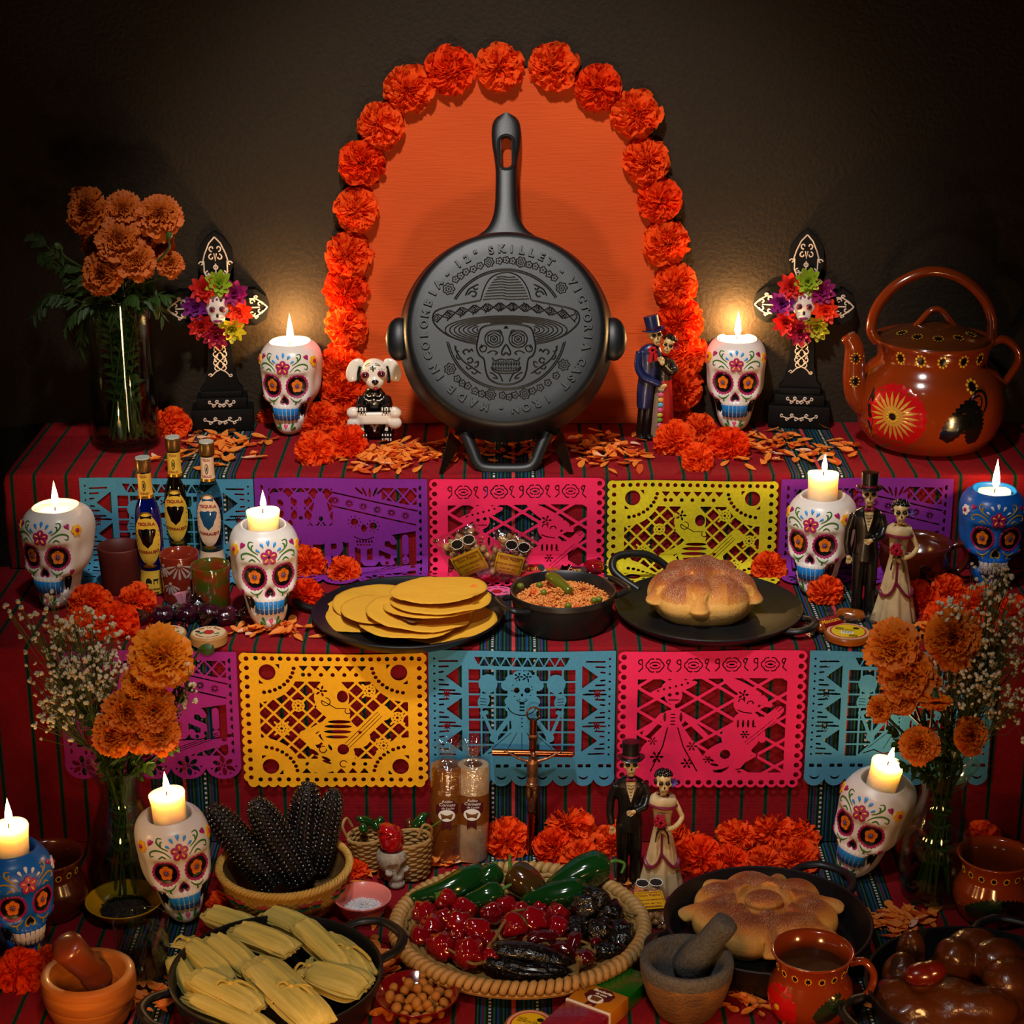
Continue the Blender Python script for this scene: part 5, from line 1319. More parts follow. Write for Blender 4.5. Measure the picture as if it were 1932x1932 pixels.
def cross(label, px, py, yaw=0, order=0):
    t = thing('altar_cross', label, 'cross', onz(px, py, Z3), rot=(R_(-2), 0, R_(yaw)), group='black altar crosses')
    for nm, w_, d, z0, z1 in (('base_block', .098, .058, 0, .036), ('base_block', .080, .048, .036, .054), ('base_block', .066, .040, .054, .064)):
        g = G(); g.box((0, 0, (z0+z1)/2), (w_, d, z1-z0), bev=.002); ob(nm, g, CROSSM, t)
    prf = [(.034, .064), (.026, .074), (.022, .092), (.0195, .105), (.018, .18), (.052, .178), (.072, .166), (.082, .192), (.083, .196), (.072, .224), (.052, .212), (.018, .214), (.018, .248), (.028, .262), (.028, .280), (.016, .306), (0, .320)]
    prf = [(.034, .064), (.026, .074), (.022, .092), (.0195, .105), (.017, .178), (.048, .180), (.060, .168), (.076, .178), (.081, .197), (.076, .214), (.060, .226), (.048, .212), (.017, .214), (.022, .250), (.028, .268), (.026, .290), (.014, .308), (0, .318)]
    pts = prf + [(-x, z) for x, z in prf[::-1][1:]]
    g = G(); M_ = Matrix(((1, 0, 0, 0), (0, 0, 1, -.011), (0, 1, 0, 0), (0, 0, 0, 1))); n = len(pts)
    # concave outline: triangulate by strips between left and right sides
    half = prf; v = []; f = []
    for y in (-.011, .011):
        for x, z in half: v += [(-x, y, z), (x, y, z)]
    m = len(half)
    for s_i, o in ((0, 0), (1, 2*m)):
        for i in range(m-1):
            q = (o+2*i, o+2*i+1, o+2*i+3, o+2*i+2); f.append(q if s_i == 0 else q[::-1])
    for i in range(m-1):
        for sd in (0, 1):
            a, b = 2*i+sd, 2*i+2+sd; q = (a, b, b+2*m, a+2*m); f.append(q if sd == 0 else q[::-1])
    g.add(v, f); ob('cross_body', g, CROSSM, t, sharp=30)
    def fil(strokes, name, r=.0009):
        g = G()
        for st in strokes: g.tube([(x, -.0118, z) for x, z in st], r, 5)
        ob(name, g, FIL, t)
    top = []
    for q in (-1, 1):
        top += [[(0, .310), (q*.009, .300), (q*.016, .284), (q*.020, .270)], spiral(q*.022, .268, .004, 0 if q > 0 else math.pi, .8*q), [(q*.018, .272), (q*.018, .255), (q*.013, .243), (q*.011, .235)], spiral(q*.0125, .252, .0045, 1.5, -.9*q), spiral(q*.005, .292, .005, -1.5, .8*q), spiral(q*.006, .278, .005, 1.5, -.8*q), [(q*.0, .250), (q*.010, .250), (q*.013, .253)], spiral(q*.008, .248, .003, 0, .9*q)]
    top += [[(0, .268), (0, .232)], spiral(0, .262, .003, 0, 1, grow=1), [(-.002, .284), (0, .272), (.002, .284)]]
    fil(top, 'filigree_top', .0012)
    for q in (-1, 1):
        st = []
        for r_ in (-1, 1):
            st += [[(q*.078, .197), (q*.070, .197+r_*.008), (q*.060, .197+r_*.014), (q*.050, .197+r_*.014)], spiral(q*.066, .197+r_*.005, .0045, 0 if q > 0 else 3.14, .8*r_*q), spiral(q*.054, .197+r_*.009, .0045, 0, .9*r_), spiral(q*.060, .197+r_*.016, .003, 0, 1)]
        st += [[(q*.048, .197), (q*.066, .197)]]
        fil(st, 'filigree_arm', .0012)
    st = []
    for z in (.152, .138, .122, .108):
        for q in (-1, 1): st += [spiral(q*.0058, z, .0058, 1.57, -.85*q), spiral(q*.0055, z-.007, .0045, -1.57, .85*q), [(0, z+.004), (q*.008, z-.003), (0, z-.010)]]
    for q in (-1, 1): st += [[(0, .098), (q*.008, .094), (q*.014, .088)], spiral(q*.016, .0885, .0032, 3.14, .9*q)]
    fil(st, 'filigree_stem', .0010)
    for (z, y, w_) in ((.045, -.0245, .020), (.018, -.0295, .029)):
        g = G()
        for q in (-1, 1):
            for stt in ([(0, z-.002), (q*w_*.3, z+.001), (q*w_*.6, z-.002), (q*w_*.9, z+.001)], spiral(q*w_*.93, z+.003, .003, -1.5, .8*q), spiral(q*w_*.4, z+.003, .0028, 0, 1), spiral(q*w_*.65, z-.004, .0028, 0, 1), spiral(q*w_*.15, z-.004, .003, 0, 1)): g.tube([(x, y, zz) for x, zz in stt], .0010, 5)
        ob('filigree_base', g, FIL, t)
    # skull plaque
    g = G(); g.ball((0, -.017, .200), (.019, .010, .022), 24, 16); g.ball((0, -.020, .182), (.012, .008, .010), 18, 10); me = remesh(g, .0012, 6); pq = ob('skull_plaque', me, M('plaque_white', '#d8cfc4', .4), t)
    g = G()
    for q in (-1, 1): g.ball((q*.0075, -.0262, .198), (.0050, .0018, .0048), 14, 8)
    ob('plaque_eye', g, M('plaque_maroon', '#6e1c3c', .4), pq); g = G()
    for q in (-1, 1): g.ball((q*.0075, -.0275, .198), (.0026, .0013, .0026), 12, 8)
    g.ball((0, -.0278, .188), (.0022, .0012, .0034), 10, 8); ob('plaque_hollow', g, M('plaque_dark', '#181020', .4), pq)
    g = G(); g.ball((0, -.0272, .1795), (.0075, .0014, .0022), 12, 6); 
    for q in (-1, 0, 1): g.ball((q*.006, -.0245, .213-abs(q)*.002), (.0022, .0013, .0030), 8, 6)
    ob('plaque_mark', g, M('plaque_plum', '#7a2a5c', .4), pq)
    cols = [('wreath_red', '#c01c14'), ('wreath_lime', '#8ea81c'), ('wreath_plum', '#8c0f5e'), ('wreath_orange', '#f03c14'), ('wreath_yellow', '#b8b020'), ('wreath_crimson', '#9c0a3c'), ('wreath_red', '#c01c14'), ('wreath_purple', '#6a0f6e')]
    for i, (cn, ch) in enumerate(cols):
        a = R_(128 - i*45); R1 = .040
        g = make_wreath_flower(ch, cn, .0245, i+order*10); ob('wreath_flower', g, M(cn, ch, .6, tl=.15), t, loc=(R1*math.cos(a)*.86, -.0165, .196 + R1*math.sin(a)*1.02), rot=(R_(90)+.25*math.sin(a)*-1, .25*math.cos(a), 0), sharp=0)
    return t
cross('black filigree cross with bright flower wreath beside the tall marigold vase', 422, 806, 6, 0)
cross('black filigree cross with bright flower wreath beside the clay kettle', 1506, 800, -8, 1)

# ---- skeleton figurines
BONE = M('figurine_bone', '#e0c48c', .45, var=(120, '#b08a50', .3)); SUIT = M('figurine_black', '#0c0a09', .32, coat=.15); BURG = M('figurine_burgundy', '#6e1230', .4, bump=(400, .4, .001)); GOWN = M('figurine_ivory', '#d8bf94', .5, var=(60, '#a88a5c', .2)); HOL = M('figurine_hollow', '#050404', .5)
def mini_skull(t, c, s, tilt=0, turn=0, name='skull_head'):
    g = G(); g.ball((0, .001, .004), (.0108, .0120, .0112), 20, 14); g.ball((0, -.004, -.007), (.0070, .0075, .0075), 16, 10); g.ball((0, -.006, -.011), (.0058, .0055, .0050), 14, 8)
    for q in (-1, 1): g.ball((q*.0068, -.0070, -.001), (.0040, .0040, .0030), 10, 8)
    h = remesh(g, .0009, 6, lambda co, n: co + Vector((0, 1, 0))*(.0022*sum(gs(co.x-q*.0046, .0030, 4)*gs(co.z-.0020, .0028, 4) for q in (-1, 1))*(co.y < -.004)))
    o = ob(name, h, BONE, t, loc=c, rot=(R_(tilt), 0, R_(turn)), sc=s)
    g = G()
    for q in (-1, 1): g.ball((q*.0048, -.0098, .0018), (.0032, .0022, .0026), 12, 8)
    g.ball((0, -.0118, -.0035), (.0013, .0012, .0018), 8, 6); ob('eye_hollow', g, HOL, o)
    g = G()
    for i in range(6): g.box(((i-2.5)*.0015, -.0112+abs(i-2.5)*.0004, -.0095), (.00035, .0012, .0036))
    g.box((0, -.0112, -.0095), (.0085, .0008, .0004)); ob('teeth_lines', g, M('figurine_brown', '#5a4020', .6), o)
    return o
def hat(o, s, col, band):
    g = G(); g.lathe([(0, .0095), (.0185, .0080), (.0190, .0088), (.0180, .0098), (.0112, .0098), (.0112, .0120), (.0120, .0300), (.0122, .0312), (0, .0318)], 32, sy=.9, fn=lambda r, z, a: (r, z + (.002*math.cos(2*a) if r > .015 else 0))); h = ob('top_hat', g, col, o, rot=(R_(-4), 0, 0))
    g = G(); g.lathe([(.0119, .0102), (.0119, .0136)], 28, sy=.9, cap0=False, cap1=False); ob('hat_band', g, band, o, rot=(R_(-4), 0, 0))
def hand(t, c, s=1, name='hand', rot=(0, 0, 0), flat=False):
    g = G(); g.ball((0, 0, 0), (.0034, .0024, .0042), 10, 8)
    for i in range(4): x = (i-1.5)*.0017; g.tube([(x, 0, -.003), (x*1.15, -.0008, -.0065), (x*1.2, -.0016, -.0095+abs(i-1.4)*.0008)], [.0009, .0008, .0006], 6)
    g.tube([(.0030, 0, .0), (.0046, -.001, -.0030), (.0046, -.0018, -.0055)], [.0009, .0008, .0006], 6)
    return ob(name, g, BONE, t, loc=c, rot=rot, sc=s)
def make_couple(label, p, yaw=0):
    t = thing('skeleton_couple', label, 'figurine', p, R_(yaw))
    gx, gy = -.021, .008
    g = G()
    for q in (-1, 1): g.tube([(gx+q*.0085, gy, .095), (gx+q*.0092, gy-.001, .060), (gx+q*.0090, gy, .030), (gx+q*.0088, gy, .006)], [.0100, .0086, .0076, .0078], 14)
    g.ball((gx, gy, .094), (.017, .0105, .012), 16, 10)
    rings = [[(gx + w_*math.cos(a), gy + d*math.sin(a), z) for a in [2*math.pi*j/28 for j in range(28)]] for z, w_, d in ((.084, .0185, .0120), (.096, .0180, .0115), (.112, .0160, .0105), (.128, .0168, .0108), (.142, .0190, .0110), (.152, .0205, .0100), (.159, .0170, .0080), (.164, .0080, .0060))]
    g.loft(rings)
    g.tube([(gx-.0195, gy, .153), (gx-.0255, gy+.001, .130), (gx-.0270, gy-.001, .110), (gx-.0245, gy-.004, .095)], [.0062, .0058, .0052, .0050], 12)
    g.tube([(gx+.0185, gy, .153), (gx+.0235, gy-.002, .135), (gx+.0190, gy-.012, .124), (gx+.0060, gy-.0175, .120)], [.0062, .0058, .0054, .0050], 12)
    gr = ob('groom', remesh(g, .0013, 3), SUIT, t)
    for q in (-1, 1): g = G(); g.ball((0, 0, 0), (.0072, .0120, .0050), 14, 10); ob('shoe', g, SUIT, gr, loc=(gx+q*.0090, gy-.006, .0048))
    g = G(); g.add([(gx-.0075, gy-.0092, .1600), (gx+.0075, gy-.0092, .1600), (gx+.0045, gy-.0120, .146), (gx, gy-.0125, .1300), (gx-.0045, gy-.0120, .146)], [(0, 4, 3, 2, 1)]); ob('shirt_front', g, BONE, gr)
    g = G()
    for i in range(5): z = .155-i*.0045; w_ = .0052-i*.0009; g.tube([(gx-w_, gy-.0112, z+.0012), (gx, gy-.0128, z), (gx+w_, gy-.0112, z+.0012)], .0005, 5)
    ob('rib_lines', g, HOL, gr)
    g = G()
    for q in (-1, 1): g.tube([(gx+q*.0075, gy-.0075, .163), (gx+q*.0062, gy-.0118, .150), (gx, gy-.0132, .129)], [.0022, .0024, .0012], 6, flat=.5)
    ob('lapel', g, SUIT, gr)
    g = G(); g.ball((gx, gy-.010, .1635), (.0016, .0016, .0018), 8, 6)
    for q in (-1, 1): g.ball((gx+q*.0042, gy-.010, .1635), (.0036, .0018, .0030), 10, 8)
    ob('bow_tie', g, BURG, gr); g = G(); g.tube([(gx, gy, .160), (gx, gy-.001, .174)], .0045, 10); ob('neck', g, BONE, gr)
    hand(gr, (gx-.0240, gy-.005, .090)); hand(gr, (gx+.0030, gy-.0185, .1200), 1.0, rot=(0, R_(80), 0)); 
    hd = mini_skull(t, (gx, gy-.002, .184), 1.0, name='groom_head'); hat(hd, 1, SUIT, BURG)
    # bride
    bx, by = .022, -.006
    fold = lambda r, z, a: (r*(1 + .10*max(0, (.095-z)/.095)*math.cos(9*a+1.3) + .04*max(0, (.095-z)/.095)*math.cos(17*a)), z)
    g = G(); g.lathe([(0, 0), (.0300, 0), (.0305, .002), (.0270, .018), (.0225, .040), (.0180, .064), (.0138, .085), (.0112, .098), (.0118, .110), (.0135, .122), (.0140, .130), (.0125, .137), (.0060, .141)], 64, sy=.86, M=Matrix.Translation((bx, by, 0)), fn=fold)
    br = ob('bride', g, GOWN, t, sharp=0)
    g = G(); g.lathe([(.0165, .128), (.0190, .132), (.0172, .139), (.0120, .143), (.0075, .141)], 40, sy=.8, cap0=False, cap1=False, M=Matrix.Translation((bx, by, 0)), fn=lambda r, z, a: (r, z + .0012*math.sin(3*a))); ob('shawl', g, GOWN, br, sharp=0)
    g = G(); g.tube([(bx+.0180*math.cos(a), by+.0150*math.sin(a), .1295+.0012*math.sin(2*a)) for a in [2*math.pi*j/30 for j in range(30)]], .0023, 7, closed=True); ob('shawl_trim', g, BURG, br)
    g = G(); g.tube([(bx, by, .138), (bx, by-.001, .154)], .0040, 10); ob('neck', g, BONE, br)
    g = G(); g.tube(smooth_path([(bx+.0155, by, .134), (bx+.0230, by-.002, .118), (bx+.0255, by-.004, .110), (bx+.0170, by-.013, .103), (bx+.0060, by-.0165, .0995)], 5), [.0036]*5+[.0033]*16, 10); ob('arm', g, BONE, br); hand(br, (bx+.0040, by-.0170, .0990), .9, rot=(0, R_(75), 0))
    hd = mini_skull(t, (bx, by-.002, .163), .98, name='bride_head')
    g = G(); rr = random.Random(3)
    for i in range(60):
        a = rr.uniform(0, 6.28); el = rr.uniform(-.1, 1.4); 
        if math.sin(a) < -.55 and el < .75: continue
        x, y, z = .0118*math.cos(el)*math.cos(a), .002+.0120*math.cos(el)*math.sin(a), .004+.0125*math.sin(el); g.ball((x, y, z), (.0030, .0030, .0026), 8, 6)
    ob('hair', g, SUIT, hd); g = make_wreath_flower(0, '', .0080, 5); ob('hair_flower', g, M('figurine_violet', '#6a4a9c', .5), hd, loc=(.0118, -.003, .001), rot=(R_(80), R_(50), 0), sharp=0)
    g = G(); 
    for i in range(40): a = rr.uniform(0, 6.28); q = rr.uniform(-1, 1); k = math.sqrt(1-q*q); g.ball((.0082*k*math.cos(a), .0060*k*math.sin(a), .0078*q), .0026, 7, 5)
    ob('bouquet', g, M('figurine_rose', '#9c0f2c', .4), br, loc=(bx-.0045, by-.0185, .1130))
    g = G()
    for pts in ([(bx-.004, by-.019, .104), (bx-.009, by-.018, .094), (bx-.011, by-.020, .083)], [(bx-.002, by-.019, .104), (bx+.005, by-.019, .094), (bx+.007, by-.0195, .080)]): g.tube(smooth_path(pts, 4), .0024, 6, flat=.5)
    g.ball((bx-.003, by-.019, .103), (.006, .003, .003), 10, 6); ob('ribbon', g, SUIT, br)
    def skin(a, z, off=.0015):
        prf = cr([0, .018, .040, .064, .085, .098], [.0305, .0270, .0225, .0180, .0138, .0112]); r = prf(z)+off; return (bx + r*math.sin(a), by - .86*r*math.cos(a) - .0012, z)
    g = G(); g.tube([skin(-.12, z) for z in (.100, .090, .080, .070, .062)], .0026, 7, flat=.6)
    for q in (-1, 1): g.tube(smooth_path([skin(-.12, .064), skin(q*.30, .052), skin(q*.62, .044), skin(q*1.05, .043), skin(q*1.5, .048), skin(q*2.2, .050), skin(q*3.0, .050)], 4), .0028, 7, flat=.7)
    ob('overskirt_trim', g, BURG, br); return t
cp = make_couple('skeleton bride and groom figurine on the middle shelf', onz(1655, 1166, Z2), -4)
copy_tree_n = dup(cp, onz(1215, 1674, Z1), R_(2), 'skeleton bride and groom figurine on the bottom level behind the chile tray'); cp['group'] = copy_tree_n['group'] = 'skeleton wedding couples'
# embracing couple
ep = onz(1237, 826, Z3); t = thing('embracing_couple', 'embracing skeleton couple figurine in blue coat and red dress', 'figurine', ep, R_(4))
NAVY = M('figurine_navy', '#141e4a', .35, coat=.15); REDD = M('figurine_red', '#a30c10', .4)
g = G(); gx = -.014
for q in (-1, 1): g.tube([(gx+q*.005, 0, .085), (gx+q*.005-.003, 0, .045), (gx+q*.005-.006, 0, .006)], [.0090, .0075, .0070], 12)
ob('trousers', remesh(g, .0013, 2), SUIT, t); g = G(); g.ball((gx-.010, -.006, .005), (.008, .014, .005), 14, 8); g.ball((gx+.002, -.008, .005), (.007, .013, .005), 14, 8); ob('shoe', g, SUIT, t)
g = G(); rings = [[(gx + dx + w_*math.cos(a), .001 + d*math.sin(a), z) for a in [2*math.pi*j/28 for j in range(28)]] for z, w_, d, dx in ((.050, .0110, .0120, -.006), (.075, .0150, .0120, -.003), (.100, .0155, .0115, 0), (.125, .0175, .0120, .001), (.140, .0190, .0115, .002), (.148, .0150, .0090, .003), (.153, .0080, .0060, .004))]; g.loft(rings)
g.tube(smooth_path([(gx-.015, -.002, .142), (gx-.018, -.008, .120), (gx-.010, -.014, .104), (gx+.008, -.018, .096), (gx+.016, -.019, .092)], 4), .0058, 12); ob('tail_coat', remesh(g, .0013, 3), NAVY, t)
hand(t, (gx+.022, -.0195, .090), 1.1, rot=(0, R_(70), 0)); hd = mini_skull(t, (gx+.008, -.004, .168), 1.0, -6, 14, 'groom_head'); hat(hd, 1, NAVY, M('figurine_wine', '#3a0f2c', .4)); hd.rotation_euler = (R_(-6), R_(-10), R_(14))
g = G()
for q in range(14): a = q*.9; g.ball((gx+.004+.0045*math.cos(a), -.0125-.001*math.sin(a*2), .146+.0045*math.sin(a)), .0028, 8, 6)
g.tube([(gx+.002, -.014, .142), (gx+.000, -.015, .128)], [.003, .004], 8); g.tube([(gx+.008, -.014, .142), (gx+.010, -.015, .130)], [.003, .0035], 8); ob('cravat', g, M('figurine_scarlet', '#b0101c', .35), t)
g = G(); g.lathe([(0, 0), (.0190, 0), (.0195, .003), (.0175, .030), (.0150, .065), (.0120, .092), (.0110, .108), (.0120, .122), (.0115, .130), (.005, .134)], 40, sy=.85, M=Matrix.Translation((.010, -.006, 0))); ob('red_dress', g, REDD, t, sharp=0)
g = G(); g.lathe([(.0118, .098), (.0118, .112), (.0130, .124), (.0120, .131), (.006, .134)], 32, sy=.9, M=Matrix.Translation((.010, -.006, 0)), cap0=False); g.tube(smooth_path([(.020, -.006, .126), (.026, -.012, .114), (.016, -.019, .112), (.006, -.020, .122)], 4), .0052, 10); ob('bodice', g, SUIT, t)
g = G()
for q in ((.020, -.0175, .118), (.012, -.0215, .112), (.006, -.0175, .105), (.024, -.0165, .110)): g.ball(q, .0009, 6, 5)
ob('bodice_dots', g, BONE, t)
hand(t, (.004, -.021, .128), 1.1, rot=(R_(180), R_(-25), 0)); hd = mini_skull(t, (.016, -.006, .153), .85, 0, -18, 'bride_head'); hd.rotation_euler = (R_(4), R_(16), R_(-16))
g = G()
for i in range(40):
    a = RN.uniform(0, 6.28); el = RN.uniform(0, 1.4)
    if math.sin(a) < -.5 and el < .8: continue
    g.ball((.0115*math.cos(el)*math.cos(a), .002+.0120*math.cos(el)*math.sin(a), .005+.0130*math.sin(el)), .0032, 7, 5)
ob('hair', g, SUIT, hd); g = make_wreath_flower(0, '', .0085, 8); ob('hair_flower', g, M('figurine_rose_red', '#a31a24', .5), hd, loc=(.0125, -.004, .004), rot=(R_(80), R_(50), 0), sharp=0)
rc = ['#6cb4cc', '#d05a7a', '#d8a040', '#5aa8c4', '#c84a80', '#c8b040', '#6a9c30', '#d8608c', '#d0a840', '#4aa0c8']
for i in range(10):
    z = .084-i*.0082; r = cr([0, .03, .065, .092], [.0193, .0175, .0150, .0120])(z); a = -.35
    g = G(); g.ball((0, 0, 0), (.0046, .0024, .0040), 10, 6); ob('ruffle', g, M('ruffle%d' % (i % 10), rc[i], .5), t, loc=(.010+r*math.sin(a)-.001, -.006-.85*r*math.cos(a)-.001, z))
g = G(); v = []; 
for i in range(13):
    z = .088-i*.0072; r = cr([0, .03, .065, .092], [.0193, .0175, .0150, .0120])(z)+.0008
    for a in (-1.35, -1.0, -.7, -.42): v.append((.010+r*math.sin(a), -.006-.85*r*math.cos(a), z))
g.add(v, [(i*4+j, i*4+j+1, i*4+j+5, i*4+j+4) for i in range(12) for j in range(3)]); ob('flowered_panel', g, M('flowered_panel', '#8c4a78', .5, var=(260, '#7c8a2c', .5)), t)

# ---- dog figurine
dp = onz(708, 828, Z3); t = thing('dog_figurine', 'small skeleton dog figurine with white head holding a white bone sign', 'figurine', dp, R_(2))
DW = M('dog_white', '#e8dccc', .22, coat=.4); DB = M('dog_black', '#08080a', .25, coat=.3)
g = G(); g.ball((0, .004, .030), (.026, .020, .032), 24, 16); g.ball((0, 0, .062), (.022, .016, .022), 20, 14); g.ball((0, -.002, .078), (.014, .012, .010), 16, 10)
for q in (-1, 1): g.ball((q*.020, -.008, .014), (.011, .014, .015), 16, 10); g.ball((q*.019, -.016, .006), (.0105, .014, .0068), 14, 8); g.tube([(q*.019, -.003, .068), (q*.022, -.014, .060), (q*.0195, -.021, .056)], [.008, .0075, .007], 12); g.ball((q*.0195, -.0225, .055), (.0105, .009, .0085), 14, 10)
ob('body', remesh(g, .0016, 4), DB, t)
g = G(); g.box((0, -.024, .041), (.056, .010, .020), bev=.004)
for q in (-1, 1):
    for z in (.050, .033): g.ball((q*.032, -.024, z), (.0115, .0075, .0100), 16, 12)
ob('bone_sign', remesh(g, .0014, 5), DW, t)
g = G(); g.ball((.001, -.002, .110), (.0225, .021, .0215), 24, 18); g.ball((.002, -.012, .098), (.0150, .0165, .0130), 20, 14)
hd = ob('head', remesh(g, .0015, 6), DW, t)
for q in (-1, 1):
    g = G(); g.tube(smooth_path([(q*.016, .002, .124), (q*.028, .000, .120), (q*.034, -.004, .108), (q*.033, -.006, .096)], 5), [.0045, .0065, .008, .009, .0095, .0098, .0100, .0100, .0100, .0098, .0096, .0092, .0085, .0078, .0068, .0050], 14, flat=.42, up=Vector((0, 1, 0))); ob('ear', g, DW, hd)
    g = G(); g.tube(smooth_path([(q*.0205, -.006, .120), (q*.0235, -.008, .108), (q*.0235, -.008, .094)], 5), .0026, 8); ob('ear_line', g, DB, hd)
    c = (q*.0125, -.0225, .1105) if q < 0 else (.0125, -.0225, .1120)
    g = G(); g.ball(c, (.0062, .0024, .0054), 16, 10); e = ob('eye_ring', g, M('dog_maroon', '#7a1234', .3), hd); g = G(); g.ball((c[0], c[1]-.0012, c[2]), (.0036, .0020, .0034), 14, 8); ob('eye', g, DB, e); g = G(); g.ball((c[0]+.0004, c[1]-.003, c[2]+.0004), .0008, 6, 5); ob('eye_glint', g, DW, e)
    g = G()
    for i in range(13): a = 2*math.pi*i/13; g.ball((c[0]+.0088*math.cos(a), c[1]+.0006+.0022*abs(math.cos(a)), c[2]+.0080*math.sin(a)), .0007, 6, 4)
    ob('eye_dots', g, M('dog_olive', '#3c3a10', .5), e)
g = G(); g.ball((.003, -.0285, .1010), (.0055, .003, .0035), 14, 8); g.ball((.003, -.0288, .0985), (.0028, .0025, .0030), 10, 8); ob('nose', g, DB, hd); g = G(); g.ball((.0035, -.0265, .0895), (.0040, .0030, .0025), 12, 8); ob('tongue', g, M('dog_red', '#a3122c', .3), hd)
g = G(); g.tube([(-.0005, -.0205, .1245), (.0000, -.0225, .1165)], .0012, 6); g.tube([(-.0045, -.0215, .1212), (.0042, -.0212, .1216)], .0012, 6); ob('forehead_cross', g, DB, hd)
g = G()
for q in (-1, 1):
    for i in range(3): g.tube([(q*(.004+i*.003)-.001, -.0195+.001*i, .1285-i*.0015), (q*(.008+i*.002)-.001, -.0185+.0015*i, .1270-i*.002)], .0007, 5)
ob('forehead_leaves', g, M('dog_green', '#6c7a2a', .5), hd)
g = G()
for q in (-1, 1):
    for i in range(4):
        x = q*.0195+(i-1.5)*.0042; g.tube([(x, -.0298, .0600), (x, -.0318, .0555)], .0011, 6); g.tube([(x*1.0, -.0312, .0530), (x, -.0300, .0495)], .0011, 6)
        x = q*.019+(i-1.5)*.0042; g.tube([(x, -.0255, .0155), (x, -.0275, .0125)], .0010, 6); g.tube([(x, -.0295, .0095), (x, -.0298, .0055)], .0011, 6)
    for z, w_ in ((.076, .011), (.069, .013)): g.tube([(q*.004, -.0165, z-.001), (q*.009, -.0160, z-.002), (q*w_, -.0145, z+.001)], .0009, 6)
    g.tube([(q*.020, -.0200, .030), (q*.0185, -.0225, .020)], [.0022, .0028], 8)
for z in (.076, .069, .062): g.ball((0, -.0175, z), (.0016, .001, .0016), 8, 6)
g.tube([(p.x, p.y, p.z) for p in smooth_path([(-.006, -.0175, .027), (-.002, -.0180, .026), (0, -.0185, .018), (.002, -.0180, .026), (.006, -.0175, .027)], 4)], .0018, 6); ob('painted_bones', g, DW, t)
# ------------------------------------------------------------------ cast iron pans
def loop_handle(t, name, ang, r0, ln, wd, z, th=.0065, tipw=.62, m=IRON):
    P = smooth_path([(r0-.006, -wd/2, z), (r0+ln*.45, -wd*.47, z+.002), (r0+ln*.86, -wd/2*tipw, z+.004), (r0+ln, -wd*.14, z+.004), (r0+ln, wd*.14, z+.004), (r0+ln*.86, wd/2*tipw, z+.004), (r0+ln*.45, wd*.47, z+.002), (r0-.006, wd/2, z)], 5)
    g = G(); g.tube(P, th, 12, flat=.75, up=Vector((0, 0, 1))); return ob(name, g, m, t, rot=(0, 0, R_(ang)))
def pan(name, label, cat, px, py, rpx, zrim, depth, handles, flare=.9, z=Z1, lip=.004, inner=IRON_IN):
    p = onz(px, py, z+zrim); r = rpx*mpp(p); p.z = z+.0012
    t = thing(name, label, cat, p); rb = r*flare; h = zrim
    prof = [(0, 0), (rb*.96, 0), (rb, .003), (lerp(rb, r, .6), h*.6), (r*.995, h*.92), (r, h), (r-.0015, h+.001), (r-lip, h), (r-lip-.002, h*.85), (rb-lip-.002, h-depth+.004), (rb-lip-.008, h-depth), (rb*.5, h-depth-.0004), (0, h-depth)]
    g = G(); g.lathe(prof, 96); ob('pan_body', g, IRON, t, sharp=40)
    for (a, ln, wd) in handles: loop_handle(t, 'side_handle', a, r-.002, ln, wd, h-.010)
    return t, p, r, p.z+h-depth
# tortilla griddle
TG, tp, tr, tz = pan('round_griddle', 'flat black griddle full of yellow tortillas on the middle shelf', 'griddle', 770, 1153, 182, .016, .009, [(158, .040, .050)], z=Z2)
BG, bp_, br_, bz = pan('round_griddle', 'flat black griddle under the small sugared bread', 'griddle', 1337, 1143, 178, .016, .009, [], z=Z2)
g = G(); g.tube(smooth_path([(-.095, .075, .010), (-.130, .098, .030), (-.125, .118, .046), (-.085, .128, .046), (-.055, .128, .030), (-.040, .120, .012)], 6), .0058, 12); ob('raised_handle', g, IRON, BG)
loop_handle(BG, 'side_handle', -28, br_-.004, .026, .055, .010, .006)
for k_, ch in enumerate('VICTORIA'):
    pass
TORT = M('tortilla', '#d99a1e', .75, var=(55, '#e8b030', .2), bump=(260, .5, .0012))
nt = TORT.node_tree
def tortilla_mesh(seed, fold=None):
    r = random.Random(seed); nr, na = 14, 64; v = []
    for side in (1, -1):
        for i in range(nr+1):
            s = i/nr
            for j in range(na):
                a = 2*math.pi*j/na; R = s*(1+.035*noise.noise(Vector((math.cos(a)*2, math.sin(a)*2, seed)))+.012*noise.noise(Vector((math.cos(a)*14, math.sin(a)*14, seed))))
                x, y = R*math.cos(a), R*math.sin(a)
                z = .05*noise.noise(Vector((x*1.6, y*1.6, seed*3.1))) + .012*noise.noise(Vector((x*7, y*7, seed))) + side*.016*(1 if s < .97 else .3)
                v.append((x, y, z))
    N_ = (nr+1)*na; f = []
    for o in (0, N_):
        for i in range(nr):
            for j in range(na):
                q = (o+i*na+j, o+i*na+(j+1) % na, o+(i+1)*na+(j+1) % na, o+(i+1)*na+j); f.append(q if o == 0 else q[::-1])
    for j in range(na): f.append((nr*na+j, nr*na+(j+1) % na, N_+nr*na+(j+1) % na, N_+nr*na+j))
    if fold is not None:
        w_ = []
        for x, y, z in v:
            if y > fold:
                k = y - fold; rr = .06; a = min(math.pi, k/rr); rest = max(0, k-math.pi*rr)
                y2 = fold + rr*math.sin(a) - rest; z2 = rr*(1-math.cos(a)) + (z*math.cos(a)); w_.append((x, y2, z2))
            else: w_.append((x, y, z))
        v = w_
    g = G(); g.v = v; g.f = f; return g
